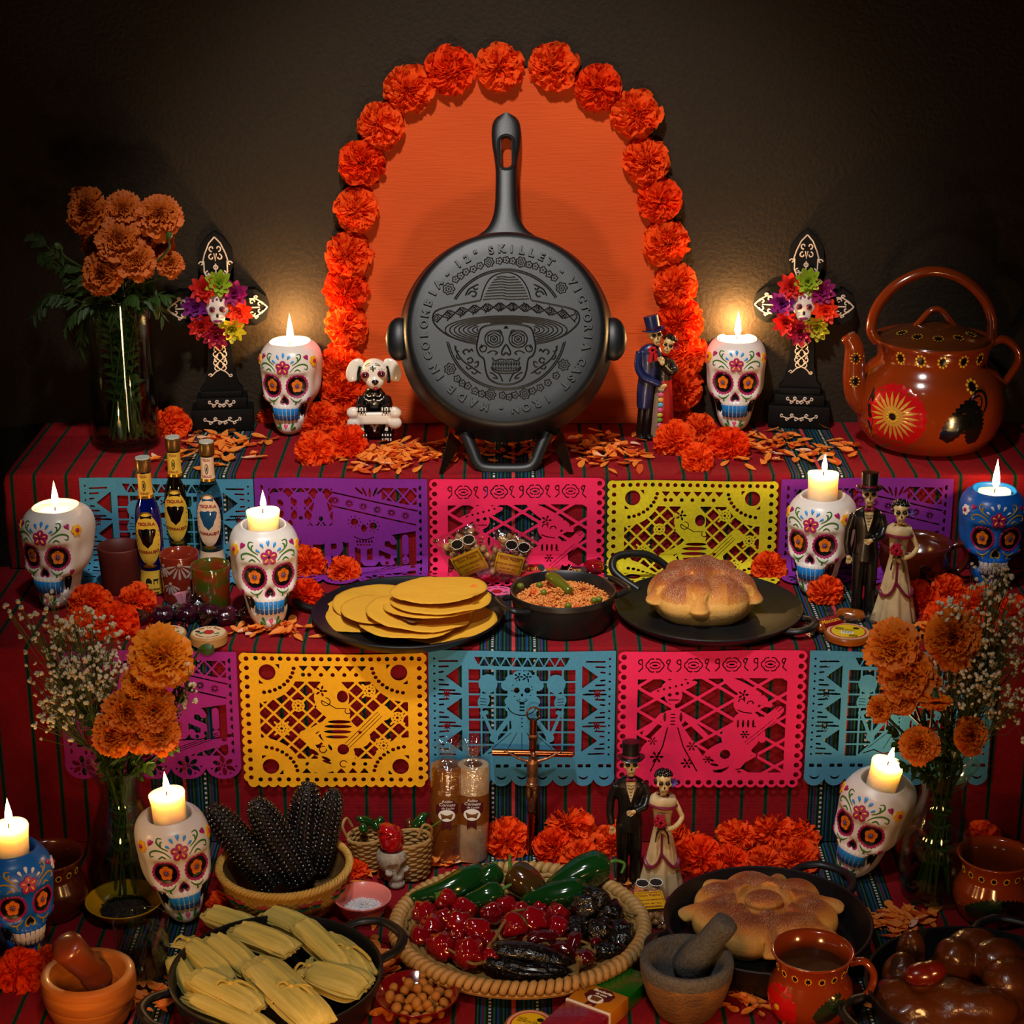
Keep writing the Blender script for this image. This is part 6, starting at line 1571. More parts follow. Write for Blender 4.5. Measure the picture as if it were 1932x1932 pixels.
TT = [ # px, py, z above griddle, radius px, folded at, tilt, yaw, label
 (678, 1158, .004, 86, None, (1, -2, 10), 'lowest tortilla, sticking out at the left of the griddle'),
 (836, 1172, .004, 103, None, (-1, 2, 175), 'wide tortilla at the very front edge of the griddle'),
 (712, 1138, .010, 84, None, (4, -2, 60), 'tortilla at the upper left of the fanned pile'),
 (728, 1150, .014, 86, None, (2, -3, 200), 'tortilla second from the left rim of the griddle'),
 (773, 1172, .013, 95, None, (1, 2, 150), 'tortilla showing below the one with the toasted spot'),
 (790, 1155, .020, 100, None, (4, 2, 80), 'tortilla with a dark toasted spot on its near side'),
 (815, 1140, .028, 92, None, (5, 3, 160), 'tortilla in the middle of the fanned pile'),
 (832, 1130, .034, 96, None, (4, 3, 165), 'tortilla just beneath the topmost one'),
 (828, 1112, .041, 92, None, (5, 3, 172), 'topmost tortilla, with a small broken petal on it')]
for i, (px, py, dz, rp, fo, (rx, ry, rz), lb) in enumerate(TT):
    p = onz(px, py, tz+dz); s = rp*mpp(p)
    o = ob('tortilla', tortilla_mesh(i+3, fo), TORT, loc=p, rot=(R_(rx), R_(ry), R_(rz)), sc=s, label=lb, cat='tortilla', group='tortillas on the griddle', sharp=0)
    if i == 5:
        g = G(); g.lathe([(0, .0006), (.009, .0002), (.0125, -.0003)], 20, sy=.7, fn=lambda r, z, a: (r*(1+.25*math.sin(3*a)), z)); s_o = ob('toasted_spot', g, M('toast_spot', '#4a2410', .8, var=(200, '#8a5a1c', .3)), o, sharp=0)
        s_o.scale = (1/s, 1/s, 1/s); s_o.location = Matrix.Rotation(R_(-80), 3, 'Z') @ Vector((-.10, -.62, .075)); s_o.rotation_euler = (0, 0, R_(-80))
ob('petal', PM[5], None, loc=onz(893, 1108, tz+.066), rot=(.3, .2, 1), sc=.006, label='tiny petal scrap lying on the topmost tortilla', cat='petal')

# rice pot
RP = onz(1062, 1113, Z2+.052); rr_ = 100*mpp(RP); t = thing('rice_pot', 'small deep black iron pot of orange rice on the middle shelf', 'pot', (RP.x, RP.y, Z2+.001))
g = G(); g.lathe([(0, 0), (rr_*.84, 0), (rr_*.89, .005), (rr_*.97, .040), (rr_*.985, .0445), (rr_*1.0, .045), (rr_*1.0, .052), (rr_*.98, .053), (rr_*.94, .050), (rr_*.90, .035), (rr_*.82, .010), (0, .008)], 80); ob('pot_body', g, IRON, t, sharp=40)
loop_handle(t, 'side_handle', 205, rr_-.002, .020, .060, .040, .0055, .8); loop_handle(t, 'side_handle', 28, rr_-.002, .022, .060, .040, .0055, .8)
g = G()
for k in range(1500):
    a = U(0, 6.28); q = math.sqrt(U(0, 1)); x, y = rr_*.90*q*math.cos(a), rr_*.90*q*math.sin(a)
    z = .034 + .016*(1-q*q) + .008*noise.noise(Vector((x*40, y*40, 2))) + U(-.001, .003)
    g.ball((0, 0, 0), (.0036, .0012, .0012), 5, 4, M=Matrix.LocRotScale(Vector((x, y, z)), Euler((U(-.5, .5), U(-.8, .8), U(0, 6.28))), None))
g.lathe([(rr_*.90, .034), (rr_*.6, .042), (rr_*.3, .046), (0, .047)], 30, cap0=False)
ob('orange_rice', g, M('rice', '#d9742a', .5, var=(90, '#eba055', .3), sss=.1), loc=t.location, label='orange tomato rice heaped inside the small iron pot', cat='rice', kind='stuff', sharp=0)
PEA = M('pea', '#6f7a1c', .35, var=(80, '#565e14', .3))
for k_, (x, y, lb) in enumerate(((1018, 1104, 'pea near the chile tip on the orange rice'), (982, 1106, 'pea at the left wall of the rice pot'), (1121, 1133, 'pea at the front right of the orange rice'), (1130, 1131, 'rightmost pea on the orange rice'), (1026, 1118, 'pea half sunk in the middle of the rice'), (1072, 1143, 'pea at the front wall of the rice pot'))):
    g = G(); g.ball((0, 0, 0), (.0052, .0050, .0047), 14, 10); p = onz(x, y, Z2+.050); ob('pea', g, PEA, loc=p, label=lb, cat='pea', group='peas in the rice')
for k_, (x, y, lb) in enumerate(((1005, 1118, 'orange carrot bit left of the peas in rice'), (1088, 1146, 'red carrot bit at the front of the rice'), (1136, 1092, 'orange carrot bit at the back of the rice'))):
    g = G(); g.box((0, 0, 0), (.008, .007, .006), bev=.0015); ob('carrot_piece', g, M('carrot', '#d8501c', .5), loc=onz(x, y, Z2+.050), rot=(.4, .3, k_), label=lb, cat='carrot')
def pepper(pts, prof, n=20, lobes=0, amp=0, seed=0, wr=0, flat=1):
    P = smooth_path(pts, 6); k = len(P); f = cr([q[0] for q in prof], [q[1] for q in prof]); g = G()
    T = None; rings = []; Nn = Vector((0, 0, 1))
    for i in range(k):
        t = (P[min(i+1, k-1)]-P[max(i-1, 0)]).normalized(); N_ = (Nn - t*Nn.dot(t)); N_ = N_.normalized() if N_.length > 1e-4 else t.orthogonal().normalized(); B = t.cross(N_); s = i/(k-1); r = max(.0002, f(s)); ring = []
        for j in range(n):
            a = 2*math.pi*j/n; kk = 1 + (amp*math.cos(lobes*a+seed) if lobes else 0)
            if wr: kk += wr*noise.noise(Vector((math.cos(a)*2.2, math.sin(a)*2.2, s*5+seed*7)))+wr*.5*noise.noise(Vector((math.cos(a)*6, math.sin(a)*6, s*14+seed*3)))
            ring.append(tuple(P[i] + (N_*math.cos(a)*flat + B*math.sin(a))*r*kk))
        rings.append(ring)
    g.loft(rings); return g
def stem(t, pts, r0, r1, m, name='stem'):
    g = G(); P = smooth_path(pts, 5); g.tube(P, [lerp(r0, r1, i/(len(P)-1)) for i in range(len(P))], 8); return ob(name, g, m, t)
GREEN = M('chile_green', '#0b2e0d', .12, coat=.8, var=(20, '#103c12', .3), spec=.6); STEMG = M('chile_stem', '#3f6a1e', .4); PICK = M('pickled_chile', '#5c5a10', .25, coat=.5)
a_ = onz(1032, 1086, Z2+.064); b_e = onz(1078, 1118, Z2+.054)
g = pepper([a_, a_.lerp(b_e, .3)+Vector((0, 0, .003)), a_.lerp(b_e, .7), b_e], [(0, .003), (.1, .0065), (.4, .0085), (.8, .0075), (.95, .005), (1, .001)]); ob('pickled_chile', g, PICK, label='whole olive green chile lying on top of the rice', cat='chile', sharp=0)

# ------------------------------------------------------------------ breads
def bread_material(name):
    m = M(name, '#b8661c', .8, bump=(420, .6, .0012), sss=.08)
    nt = m.node_tree; N = nt.nodes; L = nt.links; b = N['Principled BSDF']
    at = N.new('ShaderNodeAttribute'); at.attribute_name = 'bake'
    nz = N.new('ShaderNodeTexNoise'); nz.inputs['Scale'].default_value = 30
    ad = N.new('ShaderNodeMath'); ad.operation = 'MULTIPLY_ADD'; L.new(nz.outputs[0], ad.inputs[0]); ad.inputs[1].default_value = .35; L.new(at.outputs['Fac'], ad.inputs[2])
    r = N.new('ShaderNodeValToRGB'); L.new(ad.outputs[0], r.inputs[0]); e = r.color_ramp.elements
    e[0].position = .15; e[0].color = lin('#e0a850'); e[1].position = 1.0; e[1].color = lin('#5a2008')
    q = e.new(.5); q.color = lin('#c47824'); q = e.new(.75); q.color = lin('#8c3e10')
    n2 = N.new('ShaderNodeTexVoronoi'); n2.inputs['Scale'].default_value = 900; tc = [n for n in N if n.type == 'TEX_COORD'][0]; L.new(tc.outputs['Object'], n2.inputs[0]); L.new(tc.outputs['Object'], nz.inputs[0])
    n3 = N.new('ShaderNodeTexNoise'); n3.inputs['Scale'].default_value = 35; L.new(tc.outputs['Object'], n3.inputs[0])
    lt = N.new('ShaderNodeMath'); lt.operation = 'LESS_THAN'; L.new(n2.outputs['Distance'], lt.inputs[0])
    mm = N.new('ShaderNodeMath'); mm.operation = 'MULTIPLY'; L.new(n3.outputs[0], mm.inputs[0]); mm.inputs[1].default_value = .62; L.new(mm.outputs[0], lt.inputs[1])
    mx = N.new('ShaderNodeMix'); mx.data_type = 'RGBA'; L.new(lt.outputs[0], mx.inputs[0]); L.new(r.outputs[0], mx.inputs[6]); mx.inputs[7].default_value = lin('#f0d8b0')
    fm = N.new('ShaderNodeMix'); fm.data_type = 'RGBA'; fm.inputs[0].default_value = .45; L.new(r.outputs[0], fm.inputs[6]); L.new(mx.outputs[2], fm.inputs[7]); L.new(fm.outputs[2], b.inputs['Base Color'])
    return m
BREAD = bread_material('sugared_bread')
def bread(label, p, g, bake, rz=0):
    me = remesh(g, .0022, 4)
    at = me.attributes.new('bake', 'FLOAT', 'POINT'); at.data.foreach_set('value', [bake(v.co, v.normal) for v in me.vertices])
    return ob('sweet_bread', me, BREAD, loc=p, rot=(0, 0, rz), label=label, cat='bread')
def bone(g, a, dome, r0=.013, t0=.15, t1=1.9, off=.002, knobs=2, fl=.85):
    (cx, cy, cz), (rx, ry, rz) = dome; c, s = math.cos(a), math.sin(a); P = []; n = 24
    for i in range(n+1):
        t = lerp(t0, t1, i/n); k = 1 + off/rx
        z = cz + rz*k*math.cos(t)*(1 if math.cos(t) > 0 else .55)
        P.append((cx+c*rx*k*math.sin(t), cy+s*ry*k*math.sin(t), z))
    g.tube(P, [r0*(1+.22*math.cos(i/n*math.pi*2*knobs))*(.75 if i == n else 1) for i in range(n+1)], 16, flat=fl)
p = onz(1325, 1150, bz+.004); p.z = bz+.001; g = G(); dm = ((0, 0, .022), (.074, .062, .044))
g.ball(dm[0], dm[1], 40, 24)
for q in (-58, 14, 98, 166, 232): 
    a = R_(q); g.ball((.036*math.cos(a), .030*math.sin(a), .026), (.044, .038, .036), 24, 16)
for a in (-98, -18, 52, 128, 200): bone(g, R_(a), dm, .0120, .2, 1.58, .002)
g.ball((-.002, .002, .067), (.021, .019, .013), 24, 14); g.ball((.006, .026, .066), (.014, .012, .010), 16, 12)
bread('small domed sugared bread with crossed dough bones on the flat griddle', p, g, lambda c, n: max(0, n.z)*.30 + max(0, (c.z-.030)/.045)*.42 - .30*(abs(n.z) < .25) + .2*(abs(c.x) > .028)*gs(c.z-.044, .02))
BK, bkp, bkr, bkz = pan('bread_skillet', 'deep black skillet holding the large segmented sweet bread', 'skillet', 1449, 1733, 197, .046, .040, [(52, .042, .085), (205, .034, .070)])
p = onz(1440, 1740, bkz+.016); p.z = bkz+.001; g = G(); dm = ((0, 0, .014), (.100, .094, .032))
g.ball(dm[0], (.080, .075, .024), 40, 20)
for i, (ang, r1, sz) in enumerate(((100, .060, 1.15), (42, .062, 1.0), (-12, .062, 1.0), (-62, .060, 1.05), (-116, .060, 1.05), (-165, .062, 1.0), (150, .062, 1.0))):
    a = R_(ang); g.ball((r1*math.cos(a)*1.02, r1*math.sin(a)*.94, .024), (.033*sz, .0285*sz, .030), 24, 16)
for a in (-38, 14, 72, 128, 178, -140, -90): bone(g, R_(a), dm, .0105, .35, 1.40, .005, 1)
g.ball((0, .004, .045), (.026, .021, .011), 20, 14)
bread('large round sweet bread with plump segments in the deep skillet', p, g, lambda c, n: max(0, n.z-.25)*.55 + max(0, (c.z-.030)/.02)*.30 - .1, 0)

# ------------------------------------------------------------------ tamales
TM_, tmp_, tmr, tmz = pan('tamale_skillet', 'deep black skillet of corn husk tamales at the bottom left', 'skillet', 521, 1832, 202, .046, .040, [(38, .046, .090), (-146, .042, .085)])
HUSK = M('corn_husk', '#dccb78', .6, var=(24, '#b2a648', .45, (.6, 9, 9)), tl=.12, bump=(160, .4, .0015)); nt = HUSK.node_tree
def tamale_g(L, W, H, seed, tied=True):
    r = random.Random(seed); g = G(); rings = []; n = 56; off = r.uniform(0, 40)
    prof = cr([0, .06, .13, .20, .5, .85, .96, 1], [1.0, .72, .42, .72, 1.0, .98, .90, .86] if tied else [.62, .80, .92, 1.0, 1.0, .98, .90, .86]); hp = cr([0, .08, .13, .22, .5, .85, .96, 1], [.25, .4, .42, .8, 1, .9, .5, .22] if tied else [.22, .45, .7, .9, 1, .9, .5, .22])
    for i in range(31):
        s = i/30; x = (s-.5)*L; w_ = W/2*prof(s); h = H/2*hp(s); ring = []
        for j in range(n):
            a = 2*math.pi*j/n; rid = 1 + .06*math.sin(a*9+off) + .035*math.sin(a*19+off*2+s*2) + .03*noise.noise(Vector((math.cos(a)*3, math.sin(a)*3, s*1.5+off)))
            y = w_*math.copysign(abs(math.cos(a))**.75, math.cos(a))*rid; z = h*math.copysign(abs(math.sin(a))**.85, math.sin(a))*rid
            xx = x + (.004*noise.noise(Vector((math.cos(a)*4, off, 1))) if i in (0, 30) else 0) + (r.uniform(-.002, .002) if i in (0, 30) else 0)
            z += .003*noise.noise(Vector((s*3, y*30, off)))
            ring.append((xx, y, z))
        rings.append(ring)
    g.loft(rings); f1 = G()
    # overlapping husk flap on top
    v = []; m = 9
    for i in range(13):
        s = .16 + .84*i/12; x = (s-.5)*L*1.02; w_ = W/2*prof(s)*1.03; h = H/2*hp(s)*1.0
        for j in range(m):
            q = -.98 + 1.15*j/(m-1); y = w_*q; z = h*max(0, 1-abs(q)**3)**.42*1.06 + .0012 + (.003*(j == m-1)) + .0006*math.sin(j*3)
            v.append((x, y, z))
    f1.add(v, [(i*m+j, i*m+j+1, (i+1)*m+j+1, (i+1)*m+j) for i in range(12) for j in range(m-1)])
    return g, f1
def tamale(label, A, B, wpx, dz, dz2=None, tied=False, seed=1, knot=False):
    pa = onz(A[0], A[1], tmz+dz); pb = onz(B[0], B[1], tmz+(dz2 if dz2 is not None else dz)); d = pb-pa; L = d.length
    W = wpx*mpp(pa.lerp(pb, .5)); c = pa.lerp(pb, .5); e = d.to_track_quat('X', 'Z').to_euler()
    t = thing('tamale', label, 'tamale', c, rot=e, group='tamales in the skillet'); H = .026
    g, f1 = tamale_g(L, W, H, seed, tied); ob('husk', g, HUSK, t, sharp=50); fo = ob('husk_flap', f1, HUSK, t, sharp=0)
    if tied or knot:
        kx = (.13-.5)*L if tied else .08*L; w_ = W*(.25 if tied else .52); h = H*(.26 if tied else .54)
        g = G(); g.tube([(kx+.0015*math.sin(3*a), w_*math.cos(a), h*math.sin(a)) for a in [2*math.pi*i/28 for i in range(28)]], .0022, 6, flat=.6, closed=True)
        for q in (-1, 1): g.tube(smooth_path([(kx, 0, h), (kx+q*.008, q*.006, h+.006), (kx+q*.016+.004, q*.012, h+.001), (kx+q*.022+.01, q*.014, h-.004)], 4), [.0022]*12+[.0008], 6, flat=.4)
        g.ball((kx, 0, h+.002), (.004, .004, .0028), 8, 6); ob('husk_tie', g, M('husk_tie', '#c8b04c', .6), t)
TMS = [('short tamale at the very back left of the skillet', (388, 1722), (482, 1755), 50, .024, None, False), ('ridged tamale whose tip hangs over the left rim of the skillet', (326, 1808), (372, 1880), 42, .022, .020, False),
 ('long tamale lying along the left side under two others', (345, 1775), (440, 1850), 56, .034, .030, True), ('slim tamale between the back left ones', (398, 1768), (478, 1835), 56, .040, .036, False),
 ('broad pale tamale at the middle back of the pile', (440, 1752), (552, 1795), 58, .040, .042, False), ('tamale pointing to the back rim beside the corn basket', (500, 1722), (590, 1762), 52, .030, .034, False),
 ('orange tinged tamale leaning right across the pile', (560, 1738), (655, 1828), 52, .044, .036, False), ('tamale with a knotted strip at the right back side', (608, 1765), (692, 1842), 58, .034, .030, False),
 ('wide square tamale bow tied with husk at the right', (568, 1828), (690, 1866), 84, .034, .032, True), ('large tied tamale pointing at the bottom edge', (478, 1812), (605, 1935), 82, .048, .044, False),
 ('green streaked tamale fanned open at the lower left', (362, 1838), (490, 1905), 62, .042, .038, False), ('lowest tamale along the front left rim', (352, 1878), (505, 1945), 54, .026, .026, False)]
for i, (lb, A, B, w_, dz, dz2, td) in enumerate(TMS): tamale(lb, A, B, w_, dz, dz2, td, seed=i+1, knot=(i in (7, 9, 10)))

# ------------------------------------------------------------------ corn basket
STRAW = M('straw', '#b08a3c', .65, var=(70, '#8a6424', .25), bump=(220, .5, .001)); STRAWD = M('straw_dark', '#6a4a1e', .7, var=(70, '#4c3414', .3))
def woven(prof, nz, na, amp, rw=.5):
    """lathe whose surface carries an over-under weave"""
    fr = cr([q[1] for q in prof], [q[0] for q in prof]); z0, z1 = prof[0][1], prof[-1][1]; rings = []
    for i in range(nz*4+1):
        z = lerp(z0, z1, i/(nz*4)); row = i//4; ph = math.sin(math.pi*(i % 4)/4)
        rings.append([((fr(z)+amp*ph*(math.sin(na/4*a + math.pi*(row % 2))))*math.cos(a), (fr(z)+amp*ph*(math.sin(na/4*a + math.pi*(row % 2))))*math.sin(a), z) for a in [2*math.pi*j/na for j in range(na)]])
    g = G(); g.loft(rings, True, False); return g
def braid_rim(R, z, r, tw, n=3, wob=0):
    gs_ = []
    for k in range(n):
        g = G(); m = int(tw*10); g.tube([((R+r*.9*math.cos(tw*a+2*math.pi*k/n))*math.cos(a), (R+r*.9*math.cos(tw*a+2*math.pi*k/n))*math.sin(a), z+r*.9*math.sin(tw*a+2*math.pi*k/n)) for a in [2*math.pi*j/m for j in range(m)]], r*.75, 6, closed=True); gs_.append(g)
    return gs_
cb = onz(538, 1668, .035); CBR = 122*mpp(cb); t = thing('corn_basket', 'woven straw basket with braided rim holding black corn', 'basket', (cb.x, cb.y, .001))
ob('basket_wall', woven([(CBR*.66, 0), (CBR*.86, .020), (CBR*.97, .045), (CBR, .062)], 16, 160, .0011), STRAW, t, sharp=0)
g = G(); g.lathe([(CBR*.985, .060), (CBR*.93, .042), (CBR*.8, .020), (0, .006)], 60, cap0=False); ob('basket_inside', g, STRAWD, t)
for i_, g in enumerate(braid_rim(CBR, .064, .0034, 34, 3)): ob('rim_strand', g, M('straw_light', '#c8a050', .55, var=(70, '#a8802c', .3)), t)
for (zz, cc) in ((.046, ('straw_red', '#8c1c1c')), (.040, ('straw_green', '#0f4a32'))):
    g = G()
    for k in range(30):
        if k % 3 == 2: continue
        a0 = 2*math.pi*k/30; rr2 = cr([0, .020, .045, .062], [CBR*.66, CBR*.86, CBR*.97, CBR])(zz)+.0014; g.tube([(rr2*math.cos(a0+.18*q), rr2*math.sin(a0+.18*q), zz) for q in (0, .5, 1)], [.0012, .0030, .0012], 6, flat=1)
    ob('dyed_band', g, M(cc[0], cc[1], .6), t)
KERN = M('black_kernel', '#070709', .10, coat=.9, spec=.8); KERNB = M('brown_kernel', '#1c0c06', .14, coat=.8)
def corn(label, A, B, rpx):
    """A: tip, B: butt"""
    d = (A-B); L = d.length; R = rpx*mpp(A); e = d.to_track_quat('Z', 'Y').to_euler()
    t = thing('black_corn', label, 'corn', B, rot=e, group='black corn cobs in the basket')
    rad = cr([0, .15, .5, .8, .93, 1], [.86, 1.0, 1.0, .82, .55, .18]); rows = 13; per = int(L/.0062)
    g = G(); g.lathe([(max(.0004, R*.86*rad(i/20)), L*i/20) for i in range(21)], 24); ob('cob', g, M('cob_dark', '#1a0e0a', .6), t)
    g = G(); g2 = G(); ku = G(); ku.ball((0, 0, 0), (1, 1, 1), 8, 5)
    for i in range(per):
        s = (i+.5)/per; r = R*rad(s)*.90
        for j in range(rows):
            a = 2*math.pi*(j+.08*math.sin(i*.5))/rows + .05*math.sin(i*.23); w_ = math.pi*r/rows*.98
            M_ = Matrix.Translation((r*math.cos(a), r*math.sin(a), L*s)) @ Matrix.Rotation(a, 4, 'Z') @ Matrix.Diagonal((.0036, w_*.95, .0029, 1))
            (g2 if (RN.random() < .06 and s > .4) else g).add(ku.v, ku.f, M_)
    ob('kernels', g, KERN, t, kind='stuff', sharp=0); ob('brown_kernels', g2, KERNB, t, kind='stuff', sharp=0)
def pz(px, py, z): return onz(px, py, z)
corn('black corn cob leaning furthest left toward the skull', pz(395, 1520, .135), pz(520, 1672, .030), 33)
corn('black corn cob second from the left in the basket', pz(478, 1508, .150), pz(568, 1660, .034), 35)
corn('tallest black corn cob standing at the back of the basket', pz(583, 1475, .150) , pz(560, 1640, .040), 33)
corn('thin black corn cob leaning to the right rim of basket', pz(632, 1490, .150), pz(598, 1640, .032), 26)

# ------------------------------------------------------------------ little wicker baskets
def wicker(label, px, py, r, h, tilt=0, handle=True, rz=0):
    t = thing('wicker_basket', label, 'basket', onz(px, py, Z1)+Vector((0, 0, .0015)), rot=(R_(tilt*.4), R_(tilt), R_(rz)), group='little wicker baskets of green chiles')
    g = G(); rows = 13; na = 72; ns = 18
    for i in range(rows):
        z = .002 + (h-.004)*i/(rows-1); R = lerp(r*.74, r, (z/h)**.8); g.tube([((R+.0012*math.sin(ns/2*a+math.pi*(i % 2)))*math.cos(a), (R+.0012*math.sin(ns/2*a+math.pi*(i % 2)))*math.sin(a), z) for a in [2*math.pi*j/na for j in range(na)]], h/rows*.60, 6, closed=True)
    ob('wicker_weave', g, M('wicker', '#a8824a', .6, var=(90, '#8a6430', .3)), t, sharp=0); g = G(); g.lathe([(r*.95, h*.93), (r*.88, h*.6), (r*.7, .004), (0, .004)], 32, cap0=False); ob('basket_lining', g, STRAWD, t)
    g = G(); g.tube([(r*math.cos(a), r*math.sin(a), h) for a in [2*math.pi*j/40 for j in range(40)]], .0026, 8, closed=True); ob('basket_rim', g, MATS['wicker'], t)
    if handle: g = G(); g.tube(smooth_path([(-r*.95, -.008, h), (-r*1.15, -.006, h+.018), (-r*.95, .004, h+.026), (-r*.75, .010, h+.010)], 6), .0020, 7); ob('basket_handle', g, MATS['wicker'], t)
    return t
wicker('left little wicker basket with a loop handle and green chiles', 702, 1636, .0280, .048, -6); wicker('right little wicker basket beside the cellophane candy roll', 778, 1652, .0290, .054, 5, rz=150)
def small_chile(label, A, B, r, m=GREEN, st=None, group='small green chiles in the wicker baskets'):
    t = thing('small_chile', label, 'chile', A, group=group)
    P = [Vector((0, 0, 0)), (B-A)*.3+Vector((0, 0, .002)), (B-A)*.7+Vector((0, 0, .002)), B-A]
    ob('chile_body', pepper(P, [(0, .001), (.12, r*.6), (.5, r), (.85, r*.9), (1, r*.4)], 16), m, t, sharp=0)
    if st is not None: stem(t, [B-A, (B-A)+st*.5, (B-A)+st], .0018, .0012, STEMG)
for k_, (a1, b1, r, lb, mt_) in enumerate(((pz(672, 1545, .062), pz(705, 1556, .050), .0068, 'green chile pointing up left from the left wicker basket', GREEN), (pz(682, 1556, .056), pz(688, 1572, .046), .0064, 'stubby green chile at the front of the left wicker basket', GREEN), (pz(700, 1551, .052), pz(716, 1566, .044), .006, 'green chile in the middle of the left wicker basket', GREEN), (pz(722, 1542, .058), pz(712, 1562, .046), .0062, 'round headed green chile at the right of the left wicker basket', GREEN),
      (pz(808, 1534, .068), pz(778, 1564, .050), .0070, 'long green chile rising from the right wicker basket', GREEN), (pz(773, 1546, .060), pz(772, 1564, .050), .0066, 'reddish brown chile at the back of the right wicker basket', M('chile_brownred', '#4a1c0c', .2, coat=.6)), (pz(795, 1545, .062), pz(800, 1564, .050), .0052, 'small green chile beside the long one in the right basket', GREEN))):
    small_chile(lb, a1, b1, r, mt_)
g = G(); g.tube([pz(796, 1568, .052), pz(815, 1560, .062), pz(834, 1546, .072)], [.0014, .0010, .0009], 6); ob('chile_stalk', g, STEMG, label='thin green chile stalk reaching over the amber candy roll', cat='stalk')

# ------------------------------------------------------------------ small skull cup, bowls, saucer
sp = onz(742, 1668, Z1); t = thing('skull_cup', 'small speckled unpainted skull cup holding a red chile', 'cup', sp, R_(32))
g = G(); g.ball((0, .002, .040), (.0215, .0225, .022), 28, 20); g.ball((0, -.006, .018), (.0130, .0135, .016), 20, 14); g.ball((0, -.010, .006), (.0120, .0110, .0075), 18, 10); 
for q in (-1, 1): g.ball((q*.0125, -.0125, .026), (.006, .006, .005), 12, 8)
me = remesh(g, .0014, 5, lambda co, n: Vector((co.x, co.y + .0058*sum(gs(co.x-q*.0088, .0058, 4)*gs(co.z-.0335, .0052, 4) for q in (-1, 1))*(co.y < -.006) + .004*gs(co.x, .003, 3)*gs(co.z-.0225, .004, 3)*(co.y < -.006) + .0012*(math.sin(co.x*1400) > .3)*gs(co.z-.0105, .004, 4)*(co.y < -.008), min(co.z, .054))))
ob('skull_body', me, M('speckled_clay', '#a89c8c', .5, var=(160, '#8a7c6a', .6), bump=(90, .2, .001)), t)
g = G(); rs = random.Random(2)
for i in range(46):
    a = rs.uniform(0, 6.28); z = rs.uniform(-.8, .8); k = math.sqrt(1-z*z); g.ball((.0217*k*math.cos(a), .002+.0227*k*math.sin(a), .040+.0222*z), (.0006, .0006, .0006), 5, 4)
ob('speckles', g, HOL, t); g = G(); g.lathe([(0, .0543), (.0165, .0543), (.0168, .0540)], 28, M=Matrix.Translation((0, .002, 0))); ob('cup_opening_shade', g, M('cup_shadow', '#2a211a', .8), t)  # flat dark disc on the closed top, painting the shade inside the cup
A_ = Vector((sp.x, sp.y+.002, .046)); g = pepper([A_, A_+Vector((-.001, 0, .018)), A_+Vector((-.004, -.002, .036)), A_+Vector((-.002, -.002, .044))], [(0, .010), (.3, .0165), (.65, .0155), (.9, .010), (1, .004)], 24, 5, .06, 1, wr=.10); ob('red_chile', g, M('chile_scarlet', '#a00a10', .18, coat=.7), label='single red chile standing in the small skull cup', cat='chile', sharp=0)

def bowl(name, label, cat, px, py, rpx, h, mat, z=Z1, foot=.55, inner=None, lipw=.003):
    p = onz(px, py, z+h); r = rpx*mpp(p); p.z = z+.001; t = thing(name, label, cat, p)
    g = G(); g.lathe([(0, 0), (r*foot, 0), (r*(foot+.05), .003), (r*.82, h*.55), (r*.96, h*.92), (r, h), (r-.001, h+.001), (r-lipw, h), (r*.80, h*.60), (r*foot, .006), (0, .005)], 64); ob('bowl_wall', g, mat, t, sharp=0); return t, p, r
t, p, r = bowl('salt_bowl', 'small pink bowl of coarse white salt', 'bowl', 684, 1692, 55, .032, M('pink_glaze', '#d97a72', .25, coat=.5))
g = G(); 
for i in range(520):
    a = U(0, 6.28); q = math.sqrt(U(0, 1)); s = U(.0010, .0020); g.box((0, 0, 0), (s*1.2, s, s), M=Matrix.LocRotScale(Vector((r*.70*q*math.cos(a), r*.70*q*math.sin(a), .012+.009*(1-q)+U(0, .002))), Euler((U(0, 3), U(0, 3), U(0, 3))), None))
g.lathe([(r*.74, .011), (r*.35, .018), (0, .021)], 30, cap0=False); ob('coarse_salt', g, M('salt', '#e4dcdc', .45, sss=.3), loc=p, label='coarse white salt in the small pink bowl', cat='salt', kind='stuff', sharp=0)
t, p, r = bowl('yellow_saucer', 'yellow glazed saucer of dark dried herbs beside the skull', 'saucer', 235, 1697, 74, .024, M('yellow_glaze', '#c8900e', .18, coat=.7))
g = G()
for i in range(900):
    a = U(0, 6.28); q = math.sqrt(U(0, 1)); g.box((0, 0, 0), (U(.002, .005), .0009, .0007), M=Matrix.LocRotScale(Vector((r*.64*q*math.cos(a), r*.64*q*math.sin(a), .008+.010*(1-q)+U(0, .003))), Euler((U(-.6, .6), U(-.6, .6), U(0, 6))), None))
g.lathe([(r*.66, .007), (r*.3, .015), (0, .018)], 30, cap0=False); ob('dried_herb', g, M('dried_herb', '#14100b', .8, var=(400, '#2c2416', .3)), loc=p, label='dark dried herb flakes heaped in the yellow saucer', cat='herbs', kind='stuff', sharp=0)
t, p, r = bowl('peanut_dish', 'small red glazed dish of coated peanuts at the bottom edge', 'dish', 786, 1874, 80, .026, M('red_glaze', '#6e060c', .15, coat=.8))
PNT = M('coated_peanut', '#b87828', .55, var=(120, '#9a5e1c', .3), bump=(300, .3, .001)); pm = []
for s_i in range(4):
    g = G(); g.ball((0, 0, 0), (1, .82, .80), 16, 12); g.ball((.75, .1*s_i, 0), (.62, .62, .60) if s_i % 2 else (.3, .4, .4), 14, 10); me = remesh(g, .11, 3); slot(me, PNT); pm.append(me)
